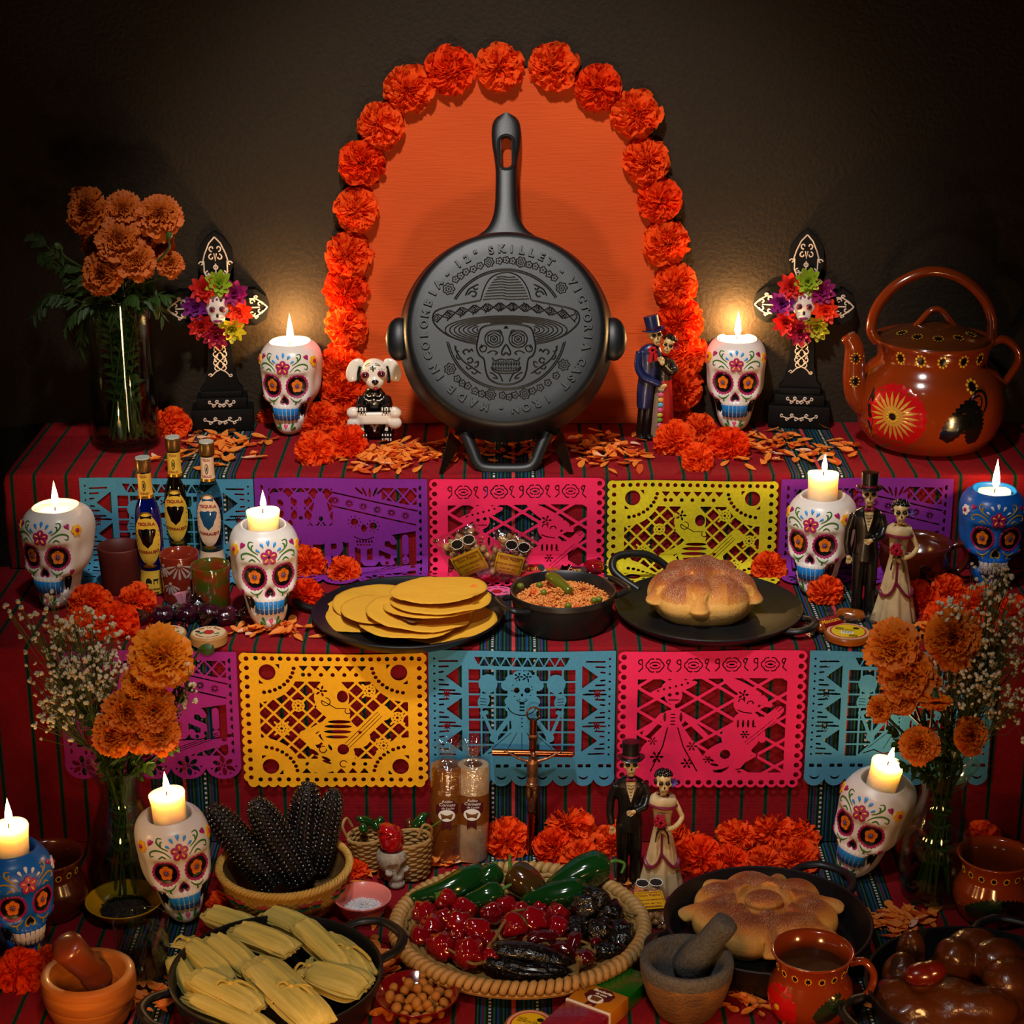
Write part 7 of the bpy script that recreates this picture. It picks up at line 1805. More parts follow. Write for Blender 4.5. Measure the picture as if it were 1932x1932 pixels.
pl = [(760, 1850), (782, 1846), (800, 1842), (816, 1852), (834, 1858), (742, 1864), (764, 1868), (788, 1866), (808, 1868), (828, 1872), (848, 1876), (736, 1880), (754, 1886), (776, 1884), (796, 1884), (816, 1888), (838, 1892), (748, 1902), (770, 1904), (792, 1902), (812, 1906), (830, 1908), (762, 1918), (784, 1920), (804, 1920), (772, 1856), (798, 1856), (822, 1880), (786, 1893), (806, 1896)]
pdn = []
for i, (x, y) in enumerate(pl):
    lay = .019 if (i > 24 or i in (2, 7, 8, 13, 14)) else .013
    q = onz(x, y, lay+.003); rw_ = ['back', 'second', 'third', 'fourth', 'front'][min(4, int((y-1840)/17))]
    ob('coated_peanut', pm[i % 4], None, loc=q, rot=(U(0, 3), U(0, 3), U(0, 6)), sc=U(.0070, .0084), label='golden coated peanut in the small red dish', cat='peanut', group='coated peanuts in the red dish')

# ------------------------------------------------------------------ mortars
WOOD = M('turned_wood', '#74380f', .42, var=(14, '#b8702c', .25, (1, 1, 9)), coat=.2, bump=(120, .15, .001)); WOOD2 = M('pestle_wood', '#5c2410', .32, var=(10, '#7a3416', .3, (4, 4, 1)), coat=.3)
p = onz(166, 1836, .066); r = 89*mpp(p); p.z = .001; t = thing('wooden_mortar', 'turned wooden mortar at the bottom left corner', 'mortar', p)
g = G(); g.lathe([(0, 0), (r*.72, 0), (r*.80, .008), (r*.97, .036), (r*.965, .0375), (r*.985, .039), (r*1.0, .055), (r*.98, .066), (r*.93, .068), (r*.80, .068), (r*.77, .062), (r*.60, .025), (0, .014)], 80); ob('mortar_bowl', g, WOOD, t, sharp=40)
A_ = onz(190, 1852, .034); B_ = onz(122, 1782, .108); g = pepper([A_, A_.lerp(B_, .33), A_.lerp(B_, .66), B_], [(0, .012), (.06, .0175), (.2, .0185), (.34, .0165), (.6, .0185), (.93, .0200), (.985, .0170), (1, .010)], 28); ob('wooden_pestle', g, WOOD2, label='dark wooden pestle leaning in the wooden mortar', cat='pestle', sharp=0)
g = G(); g.ball((p.x-.01, p.y-.02, .022), (.022, .014, .006), 14, 8); ob('ground_salt', g, M('salt_ground', '#cfc0ae', .8), label='pale ground salt at the bottom of the wooden mortar', cat='salt', kind='stuff')
STONE = M('basalt', '#3c3c3a', .8, var=(260, '#5c5a56', .4), bump=(300, .9, .0025)); 
m = M('stone_body', '#8a6234', .75, var=(34, '#4a3a28', .45), bump=(260, .9, .003))
p = onz(1296, 1812, .072); r = 89*mpp(p); p.z = .001; t = thing('stone_mortar', 'rough stone mortar with dark rim in front of the bread', 'mortar', p)
g = G(); g.lathe([(0, 0), (r*.58, 0), (r*.66, .006), (r*.86, .030), (r*.97, .052), (r*.985, .060)], 72, cap1=False, fn=lambda r_, z, a: (r_*(1+.012*noise.noise(Vector((math.cos(a)*3, math.sin(a)*3, z*40)))), z)); ob('mortar_body', g, m, t, sharp=0)
g = G(); g.lathe([(r*.985, .060), (r*1.0, .068), (r*.98, .0745), (r*.92, .0765), (r*.84, .076), (r*.79, .070), (r*.62, .030), (0, .018)], 72, cap0=False); ob('mortar_rim', g, STONE, t, sharp=0)
A_ = onz(1288, 1836, .036); B_ = onz(1374, 1736, .118); g = pepper([A_, A_.lerp(B_, .33), A_.lerp(B_, .66), B_], [(0, .010), (.08, .0190), (.3, .0200), (.6, .0165), (.9, .0160), (.98, .0140), (1, .010)], 28, wr=.03); ob('stone_pestle', g, STONE, label='grey stone pestle leaning in the stone mortar', cat='pestle', sharp=0)

# ------------------------------------------------------------------ water glass
def thin_glass(name, tint, ior, gmul=1.0):
    m = bpy.data.materials.new(name); m.use_nodes = True; MATS[name] = m; nt = m.node_tree; N = nt.nodes; L = nt.links; N.remove(N['Principled BSDF'])
    t = N.new('ShaderNodeBsdfTransparent'); t.inputs[0].default_value = lin(tint); g = N.new('ShaderNodeBsdfGlossy'); g.inputs['Roughness'].default_value = .03
    f = N.new('ShaderNodeLayerWeight'); f.inputs[0].default_value = .5; p_w = N.new('ShaderNodeMath'); p_w.operation = 'POWER'; L.new(f.outputs['Facing'], p_w.inputs[0]); p_w.inputs[1].default_value = 4.0; q = N.new('ShaderNodeMath'); q.operation = 'MULTIPLY_ADD'; L.new(p_w.outputs[0], q.inputs[0]); q.inputs[1].default_value = .55*gmul; q.inputs[2].default_value = (ior-1)**2/(ior+1)**2
    mx = N.new('ShaderNodeMixShader'); L.new(q.outputs[0], mx.inputs[0]); L.new(t.outputs[0], mx.inputs[1]); L.new(g.outputs[0], mx.inputs[2]); L.new(mx.outputs[0], N['Material Output'].inputs[0]); return m
GLASS = thin_glass('clear_glass', '#f4faf6', 1.6, 1.3); WATER = thin_glass('water', '#eef6f4', 1.33)
p = onz(265, 1738, .080); r = 53*mpp(p); p.z = .0012; t = thing('water_glass', 'clear drinking glass of water beside the wooden mortar', 'glass', p)
g = G(); g.lathe([(0, 0), (r*.84, 0), (r*.90, .003), (r*.93, .010), (r*1.0, .078), (r*.995, .080), (r*.96, .0795), (r*.95, .076), (r*.87, .014), (r*.80, .010), (0, .0095)], 64); ob('tumbler', g, GLASS, t, sharp=0)
g = G(); g.lathe([(0, .0105), (r*.79, .0108), (r*.862, .0145), (r*.93, .0640), (0, .0640)], 56); ob('water', g, WATER, loc=p, label='clear water in the drinking glass', cat='water', sharp=40)
# ------------------------------------------------------------------ chile tray
TRAY = M('tray_straw', '#a8844a', .6, var=(60, '#8c6830', .3), bump=(220, .5, .001))
tp_ = onz(981, 1745, .030); TR = 237*mpp(tp_); t = thing('woven_tray', 'wide round woven palm tray of chiles in the centre of the bottom level', 'tray', (tp_.x, tp_.y, .001)); t.scale = (1, .93, 1)
prof = [(TR*.72, .002), (TR*.80, .006), (TR*.90, .016), (TR*.975, .027)]
g = G(); g.lathe([(0, .001), (TR*.72, .001), (TR*.80, .004), (TR*.90, .012), (TR*.985, .024), (TR*.965, .030), (TR*.88, .019), (TR*.78, .009), (TR*.70, .006), (0, .005)], 96); ob('tray_base', g, TRAY, t, sharp=0)
g = G()
for k in range(5):
    R = TR*(.70+.055*k); z = .008 + .0034*k**1.15; g.tube([((R+.0012*math.sin(40*a+k*math.pi))*math.cos(a), (R+.0012*math.sin(40*a+k*math.pi))*math.sin(a), z+.0008*math.sin(40*a+k*math.pi)) for a in [2*math.pi*j/240 for j in range(240)]], .0040, 6, closed=True)
ob('coil', g, TRAY, t, sharp=0)
g = G(); nst = 92    # slanted wrap strips over the rim
for k in range(nst):
    a = 2*math.pi*k/nst; pts = []
    for i in range(7):
        f = i/6; aa = a + .055*f; th = lerp(-.6, 3.5, f); R = TR*.985 + .0062*math.cos(th); z = .0280 + .0062*math.sin(th); pts.append((R*math.cos(aa), R*math.sin(aa), z))
    g.tube(pts, .0052, 7)
ob('rim_wrap', g, M('tray_rim', '#b8925a', .5, var=(50, '#a87c3c', .3)), t, sharp=0)
g = G(); g.tube([(TR*1.0*math.cos(a), TR*1.0*math.sin(a), .0205) for a in [2*math.pi*j/90 for j in range(90)]], .0048, 8, closed=True); ob('rim_cord', g, MATS['tray_rim'], t)
def T_(x, y, z=.020): return onz(x, y, z)
def chile(label, pts, prof, m, seed=0, wr=.05, lobes=4, amp=.03, st=None, sr=(.0028, .0018), sm=None, group=None, n=24, cat='chile', flat=1):
    t = thing('chile_pepper', label, cat, pts[0], group=group); o = Vector(pts[0]); P = [Vector(p)-o for p in pts]
    ob('chile_body', pepper(P, prof, n, lobes, amp, seed, wr, flat), m, t, sharp=0)
    if st: 
        S = [P[0]] + [Vector(p)-o for p in st]; stem(t, S, sr[0], sr[1], sm or STEMG)
        g = G(); d = (P[1]-P[0]).normalized(); r = prof[1][1]; g.lathe([(sr[0]*.9, -.003), (r*.62, .0005), (r*.72, .0035), (r*.5, .005)], 14, M=Matrix.Translation(P[0]) @ d.to_track_quat('Z', 'Y').to_matrix().to_4x4(), fn=lambda rr, z, a: (rr*(1+.12*math.cos(5*a)), z)); ob('calyx', g, sm or STEMG, t)
    return t
JP = [(0, .007), (.08, .0165), (.3, .0205), (.6, .0180), (.88, .0105), (.97, .005), (1, .001)]
def jp(k): return [(a, b*k) for a, b in JP]
GG = 'fresh green chiles on the tray'
chile('long green chile pointing left along the back rim of the tray', [T_(912, 1648, .046), T_(880, 1662, .046), T_(835, 1682, .040), T_(768, 1697, .034)], jp(.95), GREEN, 1, st=[T_(925, 1634, .056), T_(936, 1628, .060), T_(934, 1640, .054)], group=GG)
chile('green chile lying behind the long one at the back left of the tray', [T_(935, 1640, .050), T_(925, 1652, .046), T_(905, 1665, .040), T_(960, 1668, .036)][:3]+[T_(890, 1672, .036)], jp(.85), GREEN, 2, group=GG)
chile('dark green chile with reddish shoulder and upright stem at the tray back', [T_(963, 1645, .052), T_(985, 1660, .046), T_(1010, 1680, .036), T_(1024, 1694, .030)], jp(1.08), M('chile_green_red', '#0f3210', .12, coat=.8, var=(22, '#4a1c08', .3)), 3, st=[T_(962, 1628, .062), T_(962, 1612, .072)], group=GG)
chile('big green chile pointing right with a hooked stem', [T_(1145, 1632, .052), T_(1115, 1640, .052), T_(1070, 1662, .042), T_(1028, 1680, .034)], jp(1.12), GREEN, 4, st=[T_(1160, 1624, .056), T_(1178, 1630, .052), T_(1172, 1648, .044)], group=GG)
chile('green chile in the middle between habaneros and hooked chile', [T_(1105, 1686, .036), T_(1078, 1686, .040), T_(1030, 1694, .036), T_(980, 1704, .030)], jp(1.0), GREEN, 5, group=GG)
chile('green chile half under the red habaneros', [T_(945, 1680, .042), T_(925, 1688, .040), T_(895, 1700, .034), T_(862, 1708, .028)], jp(.80), GREEN, 6, st=[T_(958, 1672, .046), T_(966, 1668, .048)], group=GG)
HAB = M('habanero_red', '#860410', .10, coat=1.0, var=(24, '#7c0410', .3), spec=.6)
HB = [(800, 1728, 26, 'habanero at the upper left under the round dark one'), (843, 1700, 21, 'round upright habanero nearest the long green chile'), (812, 1752, 26, 'habanero at the left edge of the red heap'), (795, 1768, 22, 'leftmost small habanero of the red heap'), (875, 1716, 25, 'lengthwise habanero behind the middle of the heap'), (868, 1745, 26, 'habanero in the upper middle of the heap'), (900, 1760, 27, 'habanero at the very centre of the heap'),
 (838, 1735, 22, 'small habanero between two larger ones on the left'), (928, 1725, 22, 'habanero below the small green chile stem'), (952, 1712, 24, 'habanero at the back beside the middle green chile'), (968, 1752, 28, 'biggest habanero under the curved dry stem'), (1004, 1740, 27, 'ribbed habanero right of the curved dry stem'), (1050, 1730, 24, 'habanero against the black wrinkled chiles'), (1052, 1755, 24, 'habanero at the right end of the red heap'),
 (835, 1786, 29, 'large habanero at the front left'), (888, 1800, 31, 'largest habanero at the front of the heap'), (922, 1778, 22, 'habanero between front and centre of the heap'), (925, 1808, 20, 'small habanero beside the dry stem at the front'), (862, 1768, 20, 'little habanero between the two front ones'), (985, 1722, 20, 'half hidden habanero behind the ribbed one'), (1020, 1712, 20, 'habanero touching the middle green chile')]
for i, (x, y, rp, lb) in enumerate(HB):
    c = T_(x, y, .026 + .010*(i in (1, 5, 6, 10, 11))); r = rp*mpp(c); sd = i*1.7; L = r*1.15; a = RN.uniform(0, 6.28); el = U(.1, .9)
    d = Vector((math.cos(a)*math.cos(el), math.sin(a)*math.cos(el), -math.sin(el)))
    pts = [c - d*L*.85, c - d*L*.3, c + d*L*.3, c + d*L*.85]
    chile(lb, pts, [(0, r*.35), (.1, r*.78), (.35, r*1.0), (.65, r*.86), (.88, r*.5), (1, r*.12)], HAB, sd, wr=.22, lobes=4+i % 2, amp=.075, n=28, group='red habanero chiles on the tray', st=([c - d*L*1.15] if i in (1, 10) else None), sr=(.0018, .0013))
BLK = M('dried_chile_black', '#0a0707', .22, coat=.6, bump=(90, 1.0, .005), spec=.6); DRD = M('dried_chile_red', '#4a040a', .14, coat=.8, bump=(60, .6, .003)); DST = M('dry_stem', '#7a5a2a', .6)
def dry(label, A, B, rp, m=BLK, seed=0, mid=None, st=None, wr=.42, group='black wrinkled dried chiles on the tray', flat=.7, prof=None):
    a, b = T_(*A), T_(*B); r = rp*mpp(a); mm = T_(*mid) if mid else a.lerp(b, .5)+Vector((0, 0, .004))
    return chile(label, [a, mm, b], prof or [(0, r*.4), (.12, r*.85), (.4, r), (.75, r*.8), (.95, r*.4), (1, r*.1)], m, seed, wr=wr, lobes=0, st=[T_(*q) for q in st] if st else None, sr=(.0024, .0016), sm=DST, group=group, n=34, flat=flat)
dry('black wrinkled chile standing at the back beside the green chile', (1108, 1690, .055), (1100, 1745, .022), 26, seed=1)
dry('black wrinkled chile rising above the others at the right back', (1128, 1675, .062), (1118, 1725, .028), 27, seed=2)
dry('black wrinkled chile lying toward the right rim', (1172, 1715, .036), (1120, 1735, .026), 27, seed=3, st=[(1188, 1722, .038), (1206, 1727, .036)])
dry('black wrinkled chile at the right with a pale torn spot', (1110, 1755, .034), (1170, 1760, .030), 26, seed=4)
dry('black wrinkled chile curled at the far right rim', (1180, 1745, .034), (1162, 1790, .022), 24, seed=5)
dry('black wrinkled chile low between the right ones', (1088, 1735, .028), (1090, 1775, .020), 22, seed=6)
dry('long smooth black dried chile across the front of the tray', (922, 1790, .034), (1080, 1818, .026), 20, seed=7, mid=(1000, 1797, .036), st=[(934, 1770, .040), (950, 1742, .048), (968, 1720, .052), (1002, 1716, .050)], wr=.10, prof=[(0, .006), (.08, .012), (.3, .0155), (.7, .0145), (.92, .008), (1, .002)])
dry('crinkly black dried chile lying along the very front rim', (915, 1815, .024), (1075, 1832, .024), 17, seed=8, mid=(990, 1830, .024), st=[(890, 1818, .028), (862, 1800, .030), (836, 1785, .034)], wr=.6, prof=[(0, .005), (.08, .011), (.3, .0125), (.7, .0115), (.92, .007), (1, .002)])
RG = 'small glossy dried red chiles on the tray'
dry('glossy dark red dried chile lying across in front of the ribbed habanero', (990, 1775, .034), (1060, 1768, .032), 15, DRD, 9, st=[(1075, 1772, .034), (1110, 1780, .034)], wr=.3, group=RG)
dry('dark red dried chile with a small orange tear', (1040, 1785, .028), (1085, 1800, .026), 14, DRD, 10, wr=.3, group=RG)
dry('glossy red dried chile standing beside the black ones', (1090, 1762, .036), (1075, 1798, .024), 14, DRD, 11, wr=.25, group=RG)
dry('round red dried chile at the front right rim with a dangling stem', (1092, 1812, .034), (1118, 1806, .028), 19, DRD, 12, st=[(1090, 1825, .036), (1090, 1840, .038), (1100, 1860, .030), (1115, 1880, .014)], wr=.2, group=RG)
dry('tiny red dried chile below the torn black one', (1115, 1780, .030), (1138, 1778, .026), 10, DRD, 13, wr=.25, group=RG)
dry('dark red chile under the rim straw at the front right', (1000, 1792, .030), (1042, 1796, .028), 12, DRD, 14, wr=.25, group=RG)
dry('dull black dried chile on the right front rim', (1120, 1800, .026), (1185, 1790, .028), 15, seed=15, st=[(1105, 1806, .030)], wr=.5)

# ------------------------------------------------------------------ chicken in brown sauce
MP, mp_, mr, mz = pan('chicken_skillet', 'black skillet of chicken in brown sauce at the bottom right', 'skillet', 1850, 1862, 216, .046, .040, [(-158, .044, .090), (62, .044, .09)])
MOLE = M('mole_sauce', '#3a1a05', .28, coat=.3, var=(26, '#552808', .35), bump=(110, .35, .003), spec=.5)
g = G()
def mp2(x, y, z=.03): q = onz(x, y, mz+z); return (q.x-mp_.x, q.y-mp_.y, q.z-mp_.z)
def bl(x, y, rx, ry, rz, z=.02): 
    c = mp2(x, y, z); g.ball(c, (rx, ry, rz), 24, 16)
bl(1718, 1800, .018, .018, .034, .040); bl(1700, 1845, .024, .022, .034, .030); bl(1690, 1885, .030, .030, .026, .020); bl(1735, 1860, .028, .024, .026, .030); bl(1720, 1908, .040, .026, .022, .018)
bl(1800, 1812, .026, .026, .030, .034); bl(1835, 1790, .034, .026, .026, .036); bl(1885, 1815, .036, .030, .030, .034); bl(1905, 1850, .034, .034, .028, .028); bl(1790, 1890, .050, .040, .024, .020); bl(1850, 1905, .046, .032, .026, .018); bl(1780, 1840, .034, .026, .020, .014); bl(1890, 1895, .03, .03, .022, .012)
bl(1740, 1925, .05, .03, .018, .010); bl(1830, 1935, .05, .03, .018, .010)
me = remesh(g, .0022, 14, lambda co, n: co + n*.0018*noise.noise(co*60)); ob('sauced_chicken', me, MOLE, loc=mp_, label='chicken pieces coated in glossy brown sauce in the right skillet', cat='chicken')
g = G(); rs2 = mr*.88; g.lathe([(rs2, .0092), (rs2*.6, .0100), (0, .0102)], 60, cap0=False, fn=lambda r, z, a: (r*(1+.02*math.sin(5*a)), z+.0008*math.sin(7*a)*r/rs2)); ob('brown_sauce', g, MOLE, loc=mp_, label='pool of brown sauce around the chicken in the skillet', cat='sauce', kind='stuff')
a = onz(1742, 1838, mz+.062); g = G(); g.ball((0, 0, 0), (.024, .016, .014), 20, 14); g.ball((.012, .0, .004), (.016, .014, .012), 16, 10); ob('tomato_piece', remesh(g, .0016, 3), M('tomato_dark', '#5a1004', .25, coat=.4), loc=a, rot=(.2, 0, .2), label='dark red tomato wedge resting on the sauced chicken', cat='tomato')

# ------------------------------------------------------------------ vases
def vase(label, px, py, prof, z, name='glass_vase', water=None, wlabel=None, group='flower vases'):
    p = onz(px, py, z)+Vector((0, 0, .0012)); t = thing(name, label, 'vase', p, group=group)
    fo = cr([q[1] for q in prof], [q[0] for q in prof]); h = prof[-1][1]; th = .0024; zs = [h*i/40 for i in range(41)]
    P = [(0, 0)] + [(fo(z_), z_) for z_ in zs] + [(fo(h)-th*.5, h+.0006)] + [(fo(z_)-th, z_) for z_ in zs[::-1] if z_ > .006] + [(0, .006)]
    g = G(); g.lathe(P, 64); ob('vase_glass', g, VGL, t, sharp=0)
    if water:
        wz = [.0068+(water-.0068)*i/14 for i in range(15)]
        g = G(); g.lathe([(0, .0066)] + [(fo(z_)-th-.0004, z_) for z_ in wz] + [(0, water)], 48); ob('vase_water', g, WATER, loc=p, label=wlabel, cat='water', sharp=40)
    return p, fo, h
VGL = thin_glass('vase_glass', '#ecf2e4', 1.6, 1.3)
v1, f1_, h1 = vase('tall straight clear glass vase at the left of the top shelf', 240, 838, [(.052, 0), (.0530, .02), (.051, .08), (.0485, .16), (.0490, .235)], Z3, water=.10, wlabel='water in the tall straight vase')
VP = [(.040, 0), (.0460, .010), (.0500, .040), (.0440, .090), (.0300, .135), (.0262, .152), (.0290, .168), (.0400, .190), (.0450, .198)]
v2, f2_, h2 = vase('pear shaped clear glass vase at the left of the bottom level', 240, 1688, VP, Z1, water=.085, wlabel='water in the left pear shaped vase')
v3, f3_, h3 = vase('pear shaped clear glass vase at the right of the bottom level', 1762, 1690, VP, Z1, water=.085, wlabel='water in the right pear shaped vase')

# ------------------------------------------------------------------ marigolds
def marigold_mesh(seed, n=150, full=1.0):
    r = random.Random(seed); g = G(); K = 7
    for k in range(n):
        f = (k+.5)/n; a = k*2.39996+r.uniform(-.3, .3); tilt = R_(lerp(88, -22, f**.8)+r.uniform(-16, 16)); L = lerp(.52, 1.0, f**.6)*r.uniform(.78, 1.14)
        r0 = .10*f; ph = r.uniform(0, 6); fr = r.uniform(5, 9); v = []; W = lerp(.20, .34, f)*r.uniform(.8, 1.3); tw = r.uniform(-.5, .5)
        for i in range(5):
            s = i/4; w_ = W*(.22+.78*s**.7)*(1 if i < 4 else .9)
            for j in range(K):
                q = (j-3)/3; e = (i == 4)*(.05*math.sin(q*fr+ph)-.07*q*q); x = r0 + L*s + e; y = w_*q; z = .13*s*s*math.sin(q*fr+ph) - .12*s*s + tw*s*y*.6 + .10*abs(q)*s
                x2 = x*math.cos(tilt)-z*math.sin(tilt); z2 = x*math.sin(tilt)+z*math.cos(tilt)
                v.append((x2*math.cos(a)-y*math.sin(a), x2*math.sin(a)+y*math.cos(a), z2*.85))
        g.add(v, [(i*K+j, i*K+j+1, (i+1)*K+j+1, (i+1)*K+j) for i in range(4) for j in range(K-1)])
    return g
MG = [M('marigold_orange', '#f28a0c', .6, var=(30, '#e06a06', .3), tl=.25), M('marigold_gold', '#f8a010', .6, var=(30, '#f07f08', .3), tl=.25), M('marigold_faded', '#d8701a', .65, var=(30, '#b4500e', .3), tl=.2)]
MM = [to_mesh(marigold_mesh(s), 'marigold_head', 0) for s in (1, 2, 3, 4)]
MFL = to_mesh(marigold_mesh(9, 46), 'marigold_head', 0)
CAL = M('calyx_green', '#3c5a1c', .5, var=(40, '#2c4414', .3)); STM2 = M('flower_stem', '#2f4a16', .5, var=(20, '#24380f', .3)); LEAF = M('flower_leaf', '#22380f', .55, tl=.2, var=(30, '#304c16', .3))
def marigold(label, px, py, y, rpx, vp, vf, vh, m, aim=(0, -1, .4), group='', var=0, bud=False, flip=False):
    p = ony(px, py, y); r = rpx*mpp(p); t = thing('marigold', label, 'flower', p, group=group); d = Vector(aim).normalized()
    q = d.to_track_quat('Z', 'Y').to_euler()
    if not bud:
        o = ob('flower_head', (MFL if flip else MM[var % 4]).copy() if False else (MFL if flip else MM[var % 4]), None, t, rot=q, sc=r)
        if not o.data.materials: o.data.materials.append(m)
        o.material_slots[0].link = 'OBJECT'; o.material_slots[0].material = m
    L = r*(.75 if not bud else 1.8); M_ = d.to_track_quat('Z', 'Y').to_matrix().to_4x4()
    g = G(); g.lathe([(.0014, -L*1.1), (.0030, -L*.9), (max(.005, r*.24), -L*.45), (max(.006, r*.30), -L*.1), (r*.22, 0)] if not bud else [(.0014, -L*.5), (r*.7, -L*.1), (r*.9, L*.3), (r*.6, L*.75), (.0005, L*.9)], 14, M=M_, fn=lambda rr, z, a: (rr*(1+.08*math.cos(7*a)), z)); ob('calyx', g, CAL, t)
    base = -d*L*(1.05 if not bud else .45)
    a_ = U(0, 6.28); mouth = Vector((vp.x+vf(vh)*.5*math.cos(a_), vp.y+vf(vh)*.4*math.sin(a_), vp.z+vh)); bot = Vector((vp.x+.02*math.cos(a_+2.5), vp.y+.02*math.sin(a_+2.5), vp.z+.012))
    neck = Vector((vp.x+.010*math.cos(a_), vp.y+.010*math.sin(a_), vp.z+vh*.76))
    P = smooth_path([base, base*1.0 + Vector((0, 0, -.012)) - d*.006, (mouth-p).lerp(base, .35)+Vector((0, 0, -.004)), mouth-p, neck-p, bot-p], 5)
    g = G(); g.tube(P, [lerp(.0017, .0024, i/(len(P)-1)) for i in range(len(P))], 7); ob('stem', g, STM2, t); return t
LB1 = [(163, 398, 42, 'marigold at the upper left of the tall vase bouquet'), (232, 396, 34, 'marigold at the top centre of the tall vase bouquet'), (300, 408, 42, 'marigold at the upper right of the tall vase bouquet'), (222, 455, 42, 'marigold in the middle of the tall vase bouquet'), (192, 516, 40, 'lowest marigold at the front of the tall vase bouquet'), (257, 492, 37, 'drooping marigold right of the lowest one in the tall vase bouquet'), (322, 498, 25, 'small marigold at the right side of the tall vase bouquet'), (305, 462, 26, 'half hidden marigold above the small right one'), (178, 455, 30, 'shadowed marigold behind the left of the tall vase bouquet'), (268, 420, 30, 'shadowed marigold behind the top of the tall vase bouquet')]
for i, (x, y, r, lb) in enumerate(LB1): marigold(lb, x, y, v1.y-.03+(.03 if i in (7, 8, 9) else 0)-.02*(i in (3, 4, 5)), r, v1, f1_, h1, MG[2], aim=((x-235)/160+U(-.2, .2), -1, .5+U(-.2, .2)), group='marigolds in the tall vase', var=i)
marigold('side view marigold poking above the tall vase bouquet', 150, 362, v1.y, 20, v1, f1_, h1, MG[2], aim=(-.1, .1, 1), group='marigolds in the tall vase', var=3, flip=True)
for x, y, lb in ((318, 447, 'green bud rising before the upper right marigold'), (112, 465, 'striped green bud left of the tall vase bouquet')): marigold(lb, x, y, v1.y-.05, 7, v1, f1_, h1, CAL, aim=(.3 if x > 200 else -.9, -.2, .8 if x > 200 else .5), group='marigold buds in the tall vase', bud=True)
LB2 = [(305, 1240, 58, 'largest golden marigold at the top of the left lower bouquet'), (270, 1298, 42, 'marigold just below the largest one in the left lower bouquet'), (238, 1345, 46, 'marigold in the middle of the left lower bouquet'), (292, 1340, 40, 'marigold at the right middle of the left lower bouquet'), (212, 1385, 42, 'lowest left marigold over the left vase mouth'), (300, 1385, 40, 'lowest right marigold over the left vase mouth'), (262, 1390, 30, 'small marigold at the vase mouth between the two lowest')]
for i, (x, y, r, lb) in enumerate(LB2): marigold(lb, x, y, v2.y-.05-.012*(i > 1), r, v2, f2_, h2, MG[0 if i > 1 else 1], aim=((x-255)/120, -1, .45), group='marigolds in the left lower vase', var=i)
marigold('green bud with a withered tip right of the largest left marigold', 385, 1225, v2.y-.03, 13, v2, f2_, h2, CAL, aim=(1, -.2, .1), bud=True, group='marigold buds in the lower vases')
LB3 = [(1682, 1222, 50, 'marigold at the top left of the right lower bouquet'), (1710, 1275, 52, 'broad marigold below the top left one of the right lower bouquet'), (1800, 1205, 56, 'largest marigold at the top of the right lower bouquet'), (1748, 1292, 30, 'small marigold behind the back-turned one'), (1658, 1338, 25, 'small marigold facing left of the right lower bouquet'), (1735, 1405, 36, 'lowest marigold over the mouth of the right vase'), (1832, 1388, 36, 'marigold at the lower right of the right lower bouquet'), (1700, 1318, 30, 'marigold under the broad one in the right lower bouquet')]
for i, (x, y, r, lb) in enumerate(LB3): marigold(lb, x, y, v3.y-.05-.01*(i in (5, 6)), r, v3, f3_, h3, MG[0], aim=((x-1750)/100 if i != 4 else -1.4, -1, .5), group='marigolds in the right lower vase', var=i+1)
marigold('marigold turned away showing its green calyx', 1765, 1325, v3.y-.085, 31, v3, f3_, h3, MG[1], aim=(.05, -.35, -1), group='marigolds in the right lower vase', var=2, flip=True)
def sprig(label, base, tip, sag=.02, pairs=9, ln=.022, wd=.0035, group='', seed=0):
    r = random.Random(seed); t = thing('leafy_sprig', label, 'foliage', base, group=group); d = tip-base
    P = smooth_path([Vector((0, 0, 0)), d*.35+Vector((0, 0, sag)), d*.75+Vector((0, 0, sag)), d], 6); g = G(); g.tube(P, [lerp(.0018, .0006, i/(len(P)-1)) for i in range(len(P))], 6); ob('stem', g, STM2, t)
    g = G(); n = len(P)
    for k in range(pairs):
        i = int(lerp(n*.30, n-2, k/(pairs-1))); p = P[i]; T = (P[min(n-1, i+1)]-P[i-1]).normalized()
        for q in (-1, 1):
            side = T.cross(Vector((0, -.5, 1))).normalized()*q; L = ln*r.uniform(.7, 1.15)*(1-.35*k/pairs); dr = (T*.75+side*.8+Vector((0, r.uniform(-.3, .3), r.uniform(-.5, .1)))).normalized(); up = dr.cross(T).normalized(); v = []
            for s in (0, .2, .5, .8, 1):
                c = p + dr*L*s + Vector((0, 0, -L*.25*s*s)); w_ = wd*math.sin(math.pi*min(1, s*.85+.1)); wv = (T*.8-dr*.2).normalized()
                v += [c-wv*w_, c+up*w_*.3, c+wv*w_]
            g.add(v, [(a*3+b, a*3+b+1, a*3+b+4, a*3+b+3) for a in range(4) for b in range(2)])
    ob('leaves', g, LEAF, t, kind='stuff', sharp=0); return t
SPT = [(60, 440, 'highest feathery sprig at the left of the tall vase'), (75, 480, 'sprig arching left below the highest one'), (62, 600, 'long sprig drooping to the far left'), (90, 560, 'sprig pointing left at mid height'), (150, 660, 'sprig hanging before the tall vase shoulder'), (120, 625, 'drooping sprig between two left ones'), (130, 520, 'leafy sprig behind the lowest marigold left side'), (310, 600, 'leafy sprig hanging over the right rim of the tall vase'), (320, 560, 'sprig reaching toward the left cross'), (215, 610, 'thin sprig over the front of the tall vase'), (260, 560, 'sprig under the drooping marigold'), (290, 540, 'sprig under the small right marigold'), (170, 590, 'sprig crossing the tall vase mouth'), (130, 500, 'sprig in the shade behind the left marigolds')]
mth1 = v1 + Vector((0, 0, h1))
